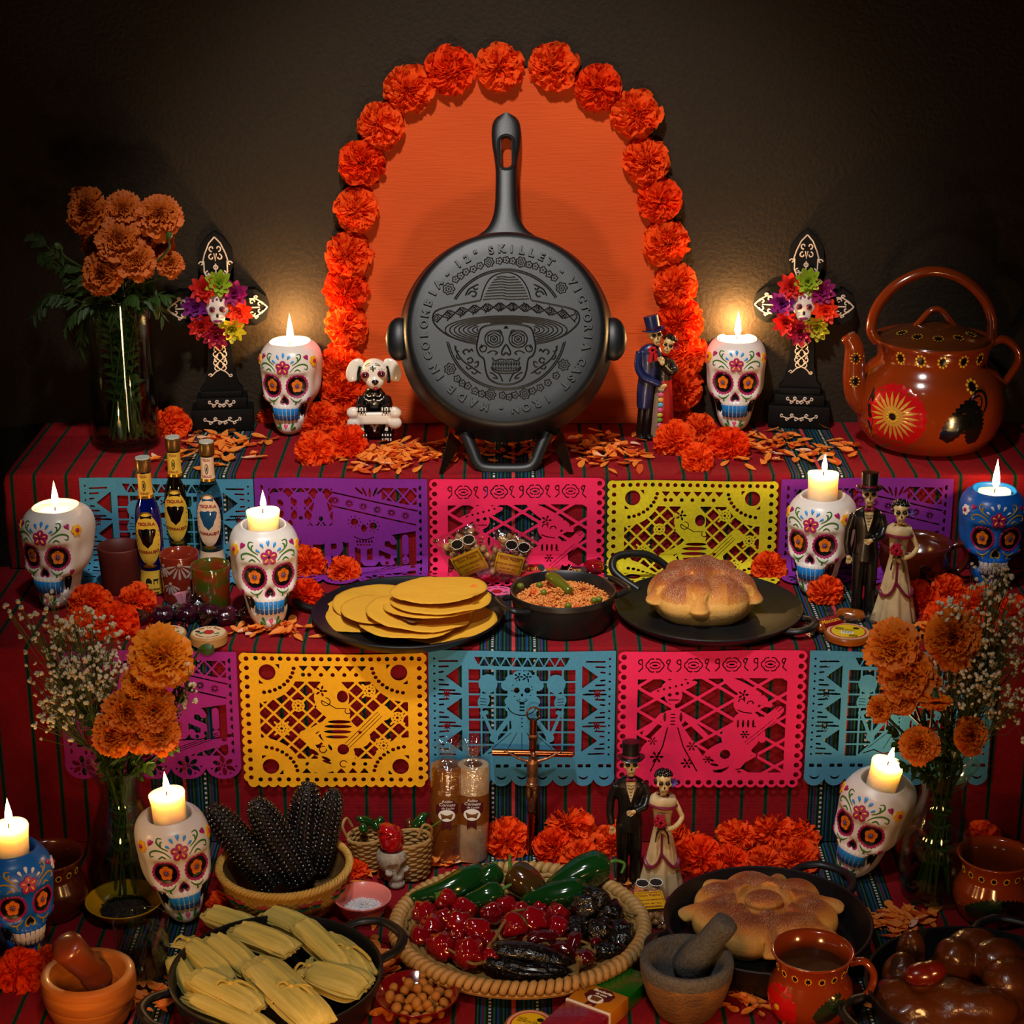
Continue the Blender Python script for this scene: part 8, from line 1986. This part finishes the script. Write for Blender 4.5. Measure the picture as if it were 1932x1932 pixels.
for i, (x, y, lb) in enumerate(SPT): sprig(lb, mth1+Vector((U(-.03, .03), U(-.03, .02), -.03)), ony(x, y, v1.y-U(.0, .06)), .03 if y > 560 else .01, 10, .026, .0042, 'green sprigs in the tall vase', i)
for i in range(8):
    a = i*.8; sprig(f'submerged leafy stalk inside the tall vase, {["at the front", "at the right", "at the back right", "at the back", "at the back left", "at the left", "at the front left", "in the middle"][i]}', v1+Vector((.026*math.cos(a), .026*math.sin(a), .012)), v1+Vector((.030*math.cos(a+2), .028*math.sin(a+2), .215)), 0, 12, .020, .0035, 'stalks inside the tall vase', 40+i)
for vv, hh, fx, nm, tips in ((v2, h2, 0, 'left', [(190, 1310), (170, 1345), (330, 1405), (340, 1300), (275, 1440), (225, 1430), (180, 1400), (355, 1290)]), (v3, h3, 0, 'right', [(1680, 1370), (1790, 1350), (1800, 1420), (1700, 1440), (1740, 1360), (1830, 1330), (1690, 1400), (1780, 1300)])):
    for i, (x, y) in enumerate(tips): sprig(f'dark leafy sprig of the {nm} lower vase, tip {["highest left", "mid left", "low right", "high right", "lowest in the middle", "low left", "far left", "far right"][i]}', vv+Vector((U(-.01, .01), U(-.01, .01), hh*.78)), ony(x, y, vv.y-U(0, .05)), .004, 9, .018, .0045, f'leafy sprigs of the {nm} lower vase', 70+i)
    for i in range(7):
        a = i*.9; sprig(f'bare stalk in the water of the {nm} lower vase, {["front", "right front", "right", "back", "left back", "left", "centre"][i]}', vv+Vector((.024*math.cos(a), .024*math.sin(a), .012)), vv+Vector((.010*math.cos(a+2), .010*math.sin(a+2), .16)), 0, 8, .014, .003, f'stalks inside the {nm} lower vase', 90+i)
# baby's breath
BBM = M('tiny_blossom', '#e6dcbc', .6, tl=.2); BST = M('thin_stem', '#4c5a24', .6)
ico = bmesh.new(); bmesh.ops.create_icosphere(ico, subdivisions=1, radius=1); ico.verts.index_update(); IV = [tuple(v.co) for v in ico.verts]; IFc = [tuple(v.index for v in f.verts) for f in ico.faces]; ico.free()
def breath(label, vp, vh, cx, cy, sx, sy, n, y, group, seed):
    r = random.Random(seed); o = vp+Vector((0, 0, vh*.80)); t = thing('baby_breath', label, 'flower', o, group=group); gs_ = G(); gb = G()
    hub = ony(cx, cy, y)-o; main = smooth_path([Vector((0, 0, 0)), hub*.3+Vector((0, 0, .01)), hub*.6, hub], 4); gs_.tube(main, [.0014]*(len(main)-1)+[.0008], 5)
    for k in range(n):
        px = cx + r.gauss(0, .45)*sx; py = cy + r.gauss(0, .45)*sy; e = ony(px, py, y + r.uniform(-.045, .045))-o
        st = main[int(r.uniform(.45, .95)*len(main))]; md = st.lerp(e, .55)+Vector((r.uniform(-.006, .006), r.uniform(-.006, .006), r.uniform(-.012, .002)))
        gs_.tube([st, md, e], [.0006, .0005, .0004], 3, caps=False)
        for c in range(r.choice((1, 1, 2, 3))):
            ee = e + Vector((r.uniform(-.006, .006), r.uniform(-.004, .004), r.uniform(-.004, .007)))*(c > 0); R = r.uniform(.0018, .0034)
            if c: gs_.tube([md, ee], [.0004, .0003], 3, caps=False)
            for b in range(3): gb.add(IV, IFc, Matrix.LocRotScale(ee+Vector((r.uniform(-1, 1), r.uniform(-1, 1), r.uniform(-1, 1)))*R*.5, Euler((r.uniform(0, 6), r.uniform(0, 6), 0)), Vector((R, R*.8, R*.7))))
    ob('thin_stems', gs_, BST, t, kind='stuff', sharp=0); ob('blossoms', gb, BBM, t, kind='stuff', sharp=0)
BL = "baby's breath in the left lower vase"; BR = "baby's breath in the right lower vase"
for i, (cx, cy, sx, sy, n, lb) in enumerate(((140, 1290, 66, 66, 150, 'dense centre spray'), (110, 1340, 50, 50, 60, 'lower left spray'), (180, 1230, 55, 45, 70, 'upper right spray'), (80, 1200, 75, 75, 40, 'loose upper left spray'), (140, 1175, 80, 50, 34, 'highest loose spray'), (200, 1300, 40, 50, 60, 'spray behind the marigolds'), (360, 1290, 22, 40, 10, 'small spray right of the marigolds'))): breath(f"{lb} of white baby's breath in the left lower bouquet", v2, h2, cx, cy, sx, sy, n, v2.y-.03+.015*(i % 3), BL, 100+i)
for i, (cx, cy, sx, sy, n, lb) in enumerate(((1850, 1285, 62, 78, 150, 'dense centre spray'), (1890, 1200, 60, 70, 110, 'upper right spray'), (1810, 1240, 50, 55, 60, 'spray above the lower right marigold'), (1880, 1100, 50, 45, 40, 'highest spray before the blue skull'), (1800, 1160, 50, 36, 34, 'spray reaching toward the bride'), (1900, 1340, 45, 45, 36, 'lowest spray at the right edge'))): breath(f"{lb} of white baby's breath in the right lower bouquet", v3, h3, cx, cy, sx, sy, n, v3.y-.03+.015*(i % 3), BR, 200+i)

# ------------------------------------------------------------------ wrapped sweets
FILM = thin_film('clear_film', '#ffffff', .20, .10, (70, 1.0, .004)); FILMR = thin_film('film_purple', '#b04060', .25, .08, (90, 1.0, .004))
PLUM = M('plum_jelly', '#1c0410', .14, coat=1.0, bump=(90, .8, .004), var=(60, '#3c0a20', .4))
def wrapped(label, px, py, z, L, R, yaw, m, tilt=0, group='dark jelly sweets', text=None, lab=None):
    p = onz(px, py, z+R*.7); t = thing('wrapped_sweet', label, 'sweet', p, rot=(0, R_(tilt), R_(yaw)), group=group)
    g = G(); g.tube([(-L/2, 0, 0), (-L*.42, 0, 0), (-L*.2, 0, .0), (L*.2, 0, .0), (L*.42, 0, 0), (L/2, 0, 0)], [R*.3, R*.85, R, R, R*.85, R*.3], 24, flat=.8, up=Vector((0, 0, 1))); ob('sweet_body', g, m, t, sharp=0)
    for q in (-1, 1):
        g = G(); n = 24; rings = []
        for i in range(7):
            s = i/6; rr = lerp(R*.22, R*1.15, s**.8); rings.append([(q*(L/2-.002+s*R*1.5)+.0008*math.sin(j*2.1), rr*math.cos(2*math.pi*j/n)*(1+.25*math.sin(j*2.4)*s), rr*.45*math.sin(2*math.pi*j/n)*(1+.5*math.sin(j*3.3)*s)) for j in range(n)])
        g.loft(rings, False, False); ob('twisted_end', g, FILMR if m is PLUM else FILM, t, sharp=0)
    if lab:
        g = G(); v = []
        for i in range(9):
            for j in range(7): x = lerp(-L*.34, L*.30, i/8); a = lerp(.15, 2.2, j/6); v.append((x, -math.cos(a)*R*1.02, math.sin(a)*R*.83))
        g.add(v, [(i*7+j, i*7+j+1, (i+1)*7+j+1, (i+1)*7+j) for i in range(8) for j in range(6)]); lo = ob('sweet_label', g, lab, t)
        if text: tx = text_mesh(text, R*.72, 0, .0001, shear=.25); g = G(); g.join(tx, Matrix.Translation((-L*.03, -R*.55, R*.72)) @ Matrix.Rotation(R_(36), 4, 'X')); ob('label_lettering', g, M('ink_gold', '#e0a01c', .4), lo)
        g = G(); g.lathe([(0, .0006), (R*.36, .0006), (R*.36, 0)], 8, M=Matrix.Translation((L*.30, -R*.5, R*.72)) @ Matrix.Rotation(R_(36), 4, 'X')); b = ob('warning_badge', g, INK, lo)
    return t
for i, (x, y, yw, lb) in enumerate(((308, 1160, 10, 'dark jelly sweet left of the tumblers, round and creased'), (352, 1158, 70, 'dark jelly sweet with a pink twisted end standing up'), (392, 1156, -8, 'dark jelly sweet beneath the green glazed tumbler'), (425, 1162, 20, 'dark jelly sweet touching the tall candle skull'))): wrapped(lb, x, y, Z2, .030, .0165, yw, PLUM, tilt=-20 if i == 1 else 0)
g = G(); rings = [[(x+.001*math.sin(j), y, z) for j, (x, y, z) in enumerate([(r*math.cos(2*math.pi*k/16)*.7, r*math.sin(2*math.pi*k/16)*.3*(1+.3*math.sin(k*2)), h_) for k in range(16)])] for r, h_ in ((.004, 0), (.010, .008), (.014, .018))]; g.loft(rings, False, False); ob('wrapper_end', g, M('pink_film', '#d88a9c', .25, coat=.6), loc=onz(346, 1140, Z2+.012), rot=(0, R_(-15), 0), label='crumpled pink end of a sweet wrapper standing before the tumbler', cat='wrapper')
wrapped('purple wrapped sweet behind the rice pot', 1088, 1082, Z2, .030, .012, 5, PLUM, text='Corona', lab=M('label_plum', '#2c0a28', .3, coat=.6), group='sweets behind the rice pot')
wrapped('red jelly sweet at the right behind the rice pot', 1120, 1070, Z2, .026, .015, 30, M('red_jelly', '#8c0610', .12, coat=1, tl=.1), group='sweets behind the rice pot')
wrapped('red and orange wrapped sweet left behind the rice pot', 1042, 1083, Z2, .026, .012, -10, M('red_orange_wrap', '#b81808', .25, coat=.6, var=(50, '#e08a18', .7)), group='sweets behind the rice pot')
TAM = M('amber_sweet', '#7a3408', .16, coat=.9, var=(50, '#a0500c', .3)); LRED = M('label_red', '#7c0a18', .3, coat=.5)
wrapped('long amber wrapped sweet with red label beside the bread griddle', 1565, 1178, Z2, .052, .0125, 32, TAM, text='Mexicanos', lab=LRED, group='amber wrapped sweets')
wrapped('brown wrapped sweet between groom shoes and yellow disc', 1605, 1160, Z2, .040, .0115, -18, TAM, group='amber wrapped sweets')
def disc_sweet(label, px, py, z, rpx, h, tilt, rim, face, mode, yaw=0, group=''):
    p = onz(px, py, z+h); r = rpx*mpp(p); t = thing('round_sweet', label, 'sweet', (p.x, p.y, z+.001+abs(math.sin(R_(tilt)))*r), rot=(R_(tilt), 0, R_(yaw)), group=group)
    g = G(); g.lathe([(0, 0), (r*.92, 0), (r, .002), (r, h-.002), (r*.95, h), (0, h)], 48); ob('sweet_body', g, rim, t, sharp=30)
    g = G(); g.lathe([(0, h+.0006), (r*.88, h+.0006), (r*.88, h+.0002)], 48, cap0=False); f = ob('paper_face', g, face, t)
    T0 = lambda x, y, a=0: Matrix.Translation((x, y, h+.0010)) @ Matrix.Rotation(a, 4, 'Z')
    if mode == 'rose':
        g = G()
        for w_, r0, a0, da, s_, fl in (('De la Rosa', .66, 52, -11.5, .0066, 1), ('MAZAPAN ORIGINAL', .70, -150, 8.0, .0042, -1)):
            for i, ch in enumerate(w_):
                a = R_(90+a0+da*i) if fl == 1 else R_(a0+da*i); 
                if ch != ' ': g.join(text_mesh(ch, s_, 0, .0001), T0(r*r0*math.cos(a), r*r0*math.sin(a), a-math.pi/2 if fl == 1 else a+math.pi/2))
        ob('ring_lettering', g, INKR, f)
        g = G(); g.prism([(x, y) for x, y in flower_o(0, 0, r*.30, 6, 30, .25)], h+.0008, h+.0012); ob('printed_rose', g, M('print_red', '#a8101c', .5), f); g = G()
        for x, a in ((-.42, 3.3), (.45, .5), (-.30, 3.9)): g.prism(drop_o(r*x, -r*.14, r*.34, r*.16, a), h+.0008, h+.0012)
        ob('printed_leaf', g, M('print_green', '#0c6a34', .5), f); g = G(); g.prism(ell(-r*.62, r*.05, r*.14, r*.10), h+.0008, h+.0012); ob('warning_badge', g, INK, f)
    else:
        g = G(); g.lathe([(r*.70, h+.0007), (r*.73, h+.0012), (r*.76, h+.0007)], 48, cap0=False, cap1=False); ob('red_ring', g, M('print_red', '#a8101c', .5), f); g = G(); g.prism(ell(0, 0, r*.70, r*.70, 40), h+.0006, h+.0010); y_ = ob('yellow_label', g, M('print_yellow', '#d8b410', .4, coat=.5), f)
        g = G()
        for i in range(11): g.box((-r*.22+i*r*.040, -r*.16, h+.0016), (r*(.012+.012*(i % 3 == 0)), r*.20, .0002))
        for k in range(4): g.box((-r*.38, r*.30-k*r*.07, h+.0013), (r*.34, r*.018, .0002)); g.box((r*.25, -r*.38-k*r*.06, h+.0013), (r*.36, r*.014, .0002))
        g2 = G(); g2.box((-r*.02, -r*.16, h+.0012), (r*.50, r*.24, .0004)); ob('barcode_patch', g2, M('print_white', '#e8e4dc', .5), y_); ob('printed_bars', g, INK, y_); g = G(); g.prism(ell(r*.30, r*.36, r*.14, r*.11, 8), h+.001, h+.0014); ob('warning_badge', g, INK, y_)
        g = G(); g.join(text_mesh('OBLEA', .0055, 0, .0001), T0(0, r*.14)); g.join(text_mesh('CAJETA', .0045, 0, .0001), T0(0, -r*.02+.0)); ob('label_lettering', g, INKR, y_)
    return t
MZ = M('mazapan', '#b8844a', .35, coat=.6, bump=(120, .4, .002)); MZF = M('mazapan_face', '#d8bc94', .35, coat=.5)
disc_sweet('round peanut sweet with printed rose, half behind tiny white blossoms', 318, 1193, Z2, 34, .015, 0, MZ, MZF, 'rose', 8, 'round peanut sweets'); disc_sweet('round peanut sweet with printed rose in full view', 394, 1195, Z2, 35, .015, 0, MZ, MZF, 'rose', -4, 'round peanut sweets')
WF = M('wafer', '#c89a78', .5, coat=.4, bump=(90, .4, .002))
disc_sweet('round wafer sweet with yellow barcode label before the bride', 1600, 1193, Z2, 45, .010, 0, TAM, WF, 'yellow', -14, 'wafer sweets'); disc_sweet('round wafer sweet with yellow barcode label cut by the bottom edge', 1000, 1938, Z1, 50, .010, 4, TAM, WF, 'yellow', -20, 'wafer sweets')
disc_sweet('pink sugar disc between tortilla griddle and rice pot', 938, 1118, Z2, 34, .005, 0, M('pink_sugar', '#e0407a', .4), M('pink_sugar_face', '#e8609a', .4), 'none' if False else 'rose', 0, 'sugar discs')

# nut bags
def nut_bag(label, px, py, y, z, w_, h_, roll, lean, seed, z0):
    p = ony(px, py, y); t = thing('nut_bag', label, 'bag', p, rot=(R_(-90+90-lean), R_(roll), 0), group='clear bags of nuts'); r = random.Random(seed)
    g = G(); NUT = M('caramel_nuts', '#8a5a2c', .35, coat=.5, var=(40, '#c89a64', .6))
    for k in range(110):
        x = r.uniform(-.40, .40)*w_; zz = r.uniform(-.42, .36)*h_; yy = r.uniform(-.7, .7)*.010; g.ball((0, 0, 0), (.0058, .0045, .0048), 8, 6, M=Matrix.LocRotScale(Vector((x, yy, zz)), Euler((r.uniform(0, 3), r.uniform(0, 3), r.uniform(0, 3))), None))
    ob('nut_bits', g, NUT, t, kind='stuff', sharp=0)
    v = []; n, m_ = 16, 22
    for sd in (-1, 1):
        for i in range(m_+1):
            for j in range(n+1):
                u = j/n*2-1; q = i/m_*2-1; th = .0135*max(0, 1-abs(u)**4)**.5*max(0, 1-abs(q*1.0)**6)**.5; v.append((u*w_*.5*(1+.03*math.sin(q*9+sd)), sd*(th+.0008*noise.noise(Vector((u*4, q*5, seed)))), q*h_*.5+.001*math.sin(u*22)*(abs(q) > .95)))
    K = (n+1)*(m_+1); g = G(); g.add(v, [(o+i*(n+1)+j, o+i*(n+1)+j+1, o+(i+1)*(n+1)+j+1, o+(i+1)*(n+1)+j) for o in (0, K) for i in range(m_) for j in range(n)]); ob('clear_film', g, FILM, t, sharp=0)
    g = G(); g.box((0, -.0145, -.004), (w_*.66, .0006, h_*.40), bev=.0002); lb_ = ob('paper_label', g, M('label_ochre', '#d8a010', .4, coat=.4), t); g = G(); g.tube([(x, -.0152, z_) for x, z_ in ((-w_*.29, h_*.165-.004), (w_*.29, h_*.165-.004), (w_*.29, -h_*.165-.004), (-w_*.29, -h_*.165-.004))], .0004, 4, closed=True)
    RX = Matrix.Rotation(R_(90), 4, 'X')
    for tx, zz, s_ in (('Don Pablo', .010, .0070), ('BARRA DE AMARANTO', .000, .0036), ('CONT. NET. 100 g', -.008, .0030), ('HECHO EN MEXICO', -.014, .0026)): g.join(text_mesh(tx, s_, 0, .00008), Matrix.Translation((0, -.0152, zz-.004)) @ RX)
    ob('label_print', g, INKR, lb_)
    for q in (-1, 1):
        g = G(); g.lathe([(0, .0006), (.0088, .0006), (.0088, 0)], 8, M=Matrix.Translation((q*.0092+w_*.10, -.0138, h_*.36)) @ RX); b = ob('warning_badge', g, INK, t); g = G(); g.tube([(q*.0092+w_*.10+.0090*math.cos(R_(45*k)), -.0146, h_*.36+.0090*math.sin(R_(45*k))) for k in range(8)], .0005, 4, closed=True); ob('badge_outline', g, M('print_white', '#e8e4dc', .5), b)
    return t
nut_bag('left clear bag of nuts leaning on the pink banner', 882, 1048, .215, 0, .068, .100, -24, -18, 1, Z2)
nut_bag('right clear bag of nuts behind the left one', 962, 1050, .235, 0, .062, .088, 12, -16, 2, Z2)
t = nut_bag('clear nut bag lying flat between chile tray and bread skillet', 1222, 1708, onz(1222, 1708, .02).y, 0, .056, .095, 0, 0, 3, Z1); q = onz(1226, 1712, .016); t.location = q; t.rotation_euler = (R_(-84), 0, R_(8))
t = wrapped('clear crinkled wrapper with red oval label between nut bag and rice pot', 1000, 1082, Z2+.004, .050, .016, 10, M('pale_candy', '#b89a9c', .2, coat=.6, var=(40, '#e0d0d0', .5)), text='Lorena', lab=M('label_scarlet', '#b8141c', .3), group='sweets behind the rice pot')

# cellophane rolls
def roll(label, px, py, m, m2, z=Z1, hh=.139):
    p = onz(px, py, z); t = thing('candy_roll', label, 'sweet', p+Vector((0, 0, .001)), rot=(R_(-4), R_(1.5), 0), group='cellophane candy rolls'); r = .0235; S_g = G(); S_g.lathe([(r, 0), (r, hh)], 48); S = Surf(S_g, r)
    g = G(); g.lathe([(0, 0), (r*.93, 0), (r*.98, .004), (r*.97, hh-.004), (r*.90, hh), (0, hh)], 48); ob('candy_body', g, m, t, sharp=40); g = G(); g.lathe([(r*.55, hh+.0004), (r*.3, hh+.0008), (0, hh+.0008)], 24); ob('candy_top', g, m2, t)
    g = G(); g.lathe([(r*1.01, .002), (r*1.02, hh-.002), (r*.98, hh+.003), (r*.45, hh+.008), (r*.22, hh+.014), (r*.45, hh+.024), (r*.8, hh+.034)], 40, cap0=False, cap1=False, fn=lambda rr, zz, a: (rr*(1+(.22*math.sin(a*6)+.12*math.sin(a*13+2))*(zz > hh+.006)), zz+(.003*math.sin(a*5))*(zz > hh+.02))); ob('cellophane', g, FILM, t, sharp=0)
    g = G(); g.lathe([(r*1.022, .058), (r*1.022, .100)], 48, cap0=False, cap1=False); bd = ob('paper_band', g, M('band_caramel', '#6e3a0c', .4), t)
    g = G(); S.fill(g, ell(0, .082, .0175, .0155, 8, R_(22.5)), .0009, dome=1); S.fill(g, [(-.0065, .070), (.0065, .070), (.0065, .052), (0, .056), (-.0065, .052)], .0009, dome=1); md = ob('maroon_badge', g, M('badge_maroon', '#4a0812', .45), bd)
    g = G(); S.fill(g, ell(0, .0735, .0115, .0085, 28), .0014, dome=1); ob('white_oval', g, M('print_white', '#e8e4dc', .5), md); g = G(); S.fill(g, [(-.0085, .0765), (.0085, .0765), (.0060, .0685), (-.0060, .0685)], .0018, dome=1); ob('printed_pot', g, M('print_brown', '#6a3c10', .5), md); g = G(); stext(S, g, 'Rollito', 0, .0945, .0052, .0014, shear=.3); stext(S, g, 'Corneta', 0, .0895, .0066, .0014, shear=.3); stext(S, g, 'de Leche', .001, .0845, .0046, .0014, shear=.3); ob('script_lettering', g, M('print_white', '#e8e4dc', .5), md)
    return t
roll('amber cellophane candy roll beside the right wicker basket', 842, 1619, M('amber_candy', '#8a4c10', .25, coat=.6, sss=.2, var=(30, '#6a3208', .3)), M('candy_dark', '#5a3010', .3)); roll('white sugary cellophane candy roll beside the first tissue flower', 889, 1617, M('white_candy', '#c8ae8a', .4, coat=.4, var=(70, '#a87c4c', .5), bump=(200, .4, .001)), MATS.get('candy_dark'))

# boxed candy bar with green and pink ends
pa = onz(1085, 1925, .026); pb = onz(1185, 1835, .026); d = (pb-pa); L = .170; W = .060; H = .022; t = thing('candy_bar', 'wrapped candy bar with green, caramel and magenta bands at the bottom edge', 'sweet', onz(1128, 1898, .012), rot=(0, 0, math.atan2(d.y, d.x)))
g = G(); g.box((.050, 0, .0), (.062, W, H), bev=.003); ob('green_end', g, M('foil_green', '#0c5a10', .22, coat=.7, bump=(200, .5, .001)), t); g = G(); g.box((-.052, 0, 0), (.066, W, H), bev=.003); ob('magenta_end', g, M('foil_magenta', '#7c0828', .22, coat=.7, bump=(200, .5, .001)), t)
g = G(); g.box((-.000, 0, .0004), (.044, W+.0012, H+.0012), bev=.002); bd = ob('paper_band', g, M('band_ochre', '#b06c0c', .4), t); g = G(); g.box((-.023, 0, .0006), (.003, W+.0014, H+.0014)); ob('white_edge', g, MATS['print_white'], t)
g = G(); g.prism([(x+.004, y) for x, y in ell(0, 0, .0155, .0190, 8, R_(22.5))], H/2+.0008, H/2+.0016); g.prism([(-.009, -.006), (-.009, .006), (-.021, .006), (-.017, 0), (-.021, -.006)], H/2+.0008, H/2+.0016); md = ob('maroon_badge', g, M('badge_maroon', '#4a0812', .45), bd)
g = G(); g.prism(ell(-.006, 0, .0080, .0105), H/2+.0014, H/2+.0020); ob('white_oval', g, MATS['print_white'], md); g = G(); g.prism([(-.001, -.007), (-.010, -.005), (-.010, .005), (-.001, .007)], H/2+.0019, H/2+.0024); ob('printed_pot', g, MATS['print_brown'], md)
g = G(); g.join(text_mesh('Banderita', .0066, .0002, .0001, shear=.3), Matrix.Translation((.0120, 0, H/2+.0019)) @ Matrix.Rotation(R_(-90), 4, 'Z')); g.join(text_mesh('de coco', .0048, .0002, .0001, shear=.3), Matrix.Translation((.0060, -.001, H/2+.0019)) @ Matrix.Rotation(R_(-90), 4, 'Z')); ob('script_lettering', g, MATS['print_white'], md)

# ------------------------------------------------------------------ crucifix
COP = M('polished_copper', '#a85a34', .18, 1.0); BRZ = M('dark_bronze', '#4c2c1c', .3, .9)
cpx = onz(1000, 1612, Z1); cy_ = cpx.y; t = thing('crucifix', 'polished copper crucifix standing among the orange tissue flowers', 'crucifix', cpx, rot=(R_(-4), R_(1.2), 0))
def cz(px, py): q = ony(px, py, cy_); return (q.x-cpx.x, 0, q.z)
top = cz(1005, 1352)[2]; arm = cz(1003, 1428)[2]; k = .693e-3
g = G(); g.tube([(0, 0, 0), (0, 0, top-.010)], .0052, 16); ob('upright', g, COP, t); g = G(); g.tube([(-.056, 0, arm+.001), (.056, 0, arm+.001)], .0050, 16); ob('crossbar', g, COP, t)
g = G(); g.tube([(.009*math.cos(a), -.001, top-.002+.010*math.sin(a)) for a in [2*math.pi*j/24 for j in range(24)]], .0013, 7, closed=True); ob('hanging_ring', g, COP, t); g = G(); g.box((0, -.005, arm+.026), (.012, .003, .008), bev=.0008); ob('title_plate', g, BRZ, t); g = G(); g.box((0, -.004, arm-.082), (.010, .006, .010), bev=.001); ob('foot_rest', g, BRZ, t)
g = G(); za = arm-.004
rings = [[(w_*math.cos(a)+dx, -.010+d_*math.sin(a), za+z) for a in [2*math.pi*j/20 for j in range(20)]] for z, w_, d_, dx in ((-.040, .0070, .0050, 0), (-.034, .0078, .0052, 0), (-.026, .0060, .0046, 0), (-.016, .0075, .0050, 0), (-.006, .0085, .0050, 0), (0, .0060, .0040, 0), (.003, .0026, .0026, 0))]; g.loft(rings)
for q in (-1, 1): g.tube([(q*.007, -.010, za-.003), (q*.020, -.009, za+.001), (q*.034, -.007, za+.008), (q*.040, -.006, za+.010)], [.0026, .0022, .0017, .0018], 8); g.tube([(q*.0040, -.010, za-.038), (q*.0042, -.012, za-.054), (q*.0022, -.010, za-.068), (q*.0012, -.009, za-.080)], [.0042, .0036, .0028, .0022], 8)
g.ball((.001, -.013, za+.007), (.0042, .0046, .0054), 14, 10); ob('corpus', remesh(g, .0010, 3), M('copper_corpus', '#9a6a4c', .3, .8, var=(200, '#5a3420', .3)), t)
g = G(); g.ball((0, -.0105, za-.038), (.0092, .0068, .0055), 16, 10); g.tube([(-.008, -.012, za-.037), (.006, -.016, za-.042)], .0025, 8); ob('loincloth', g, MATS['copper_corpus'], t)
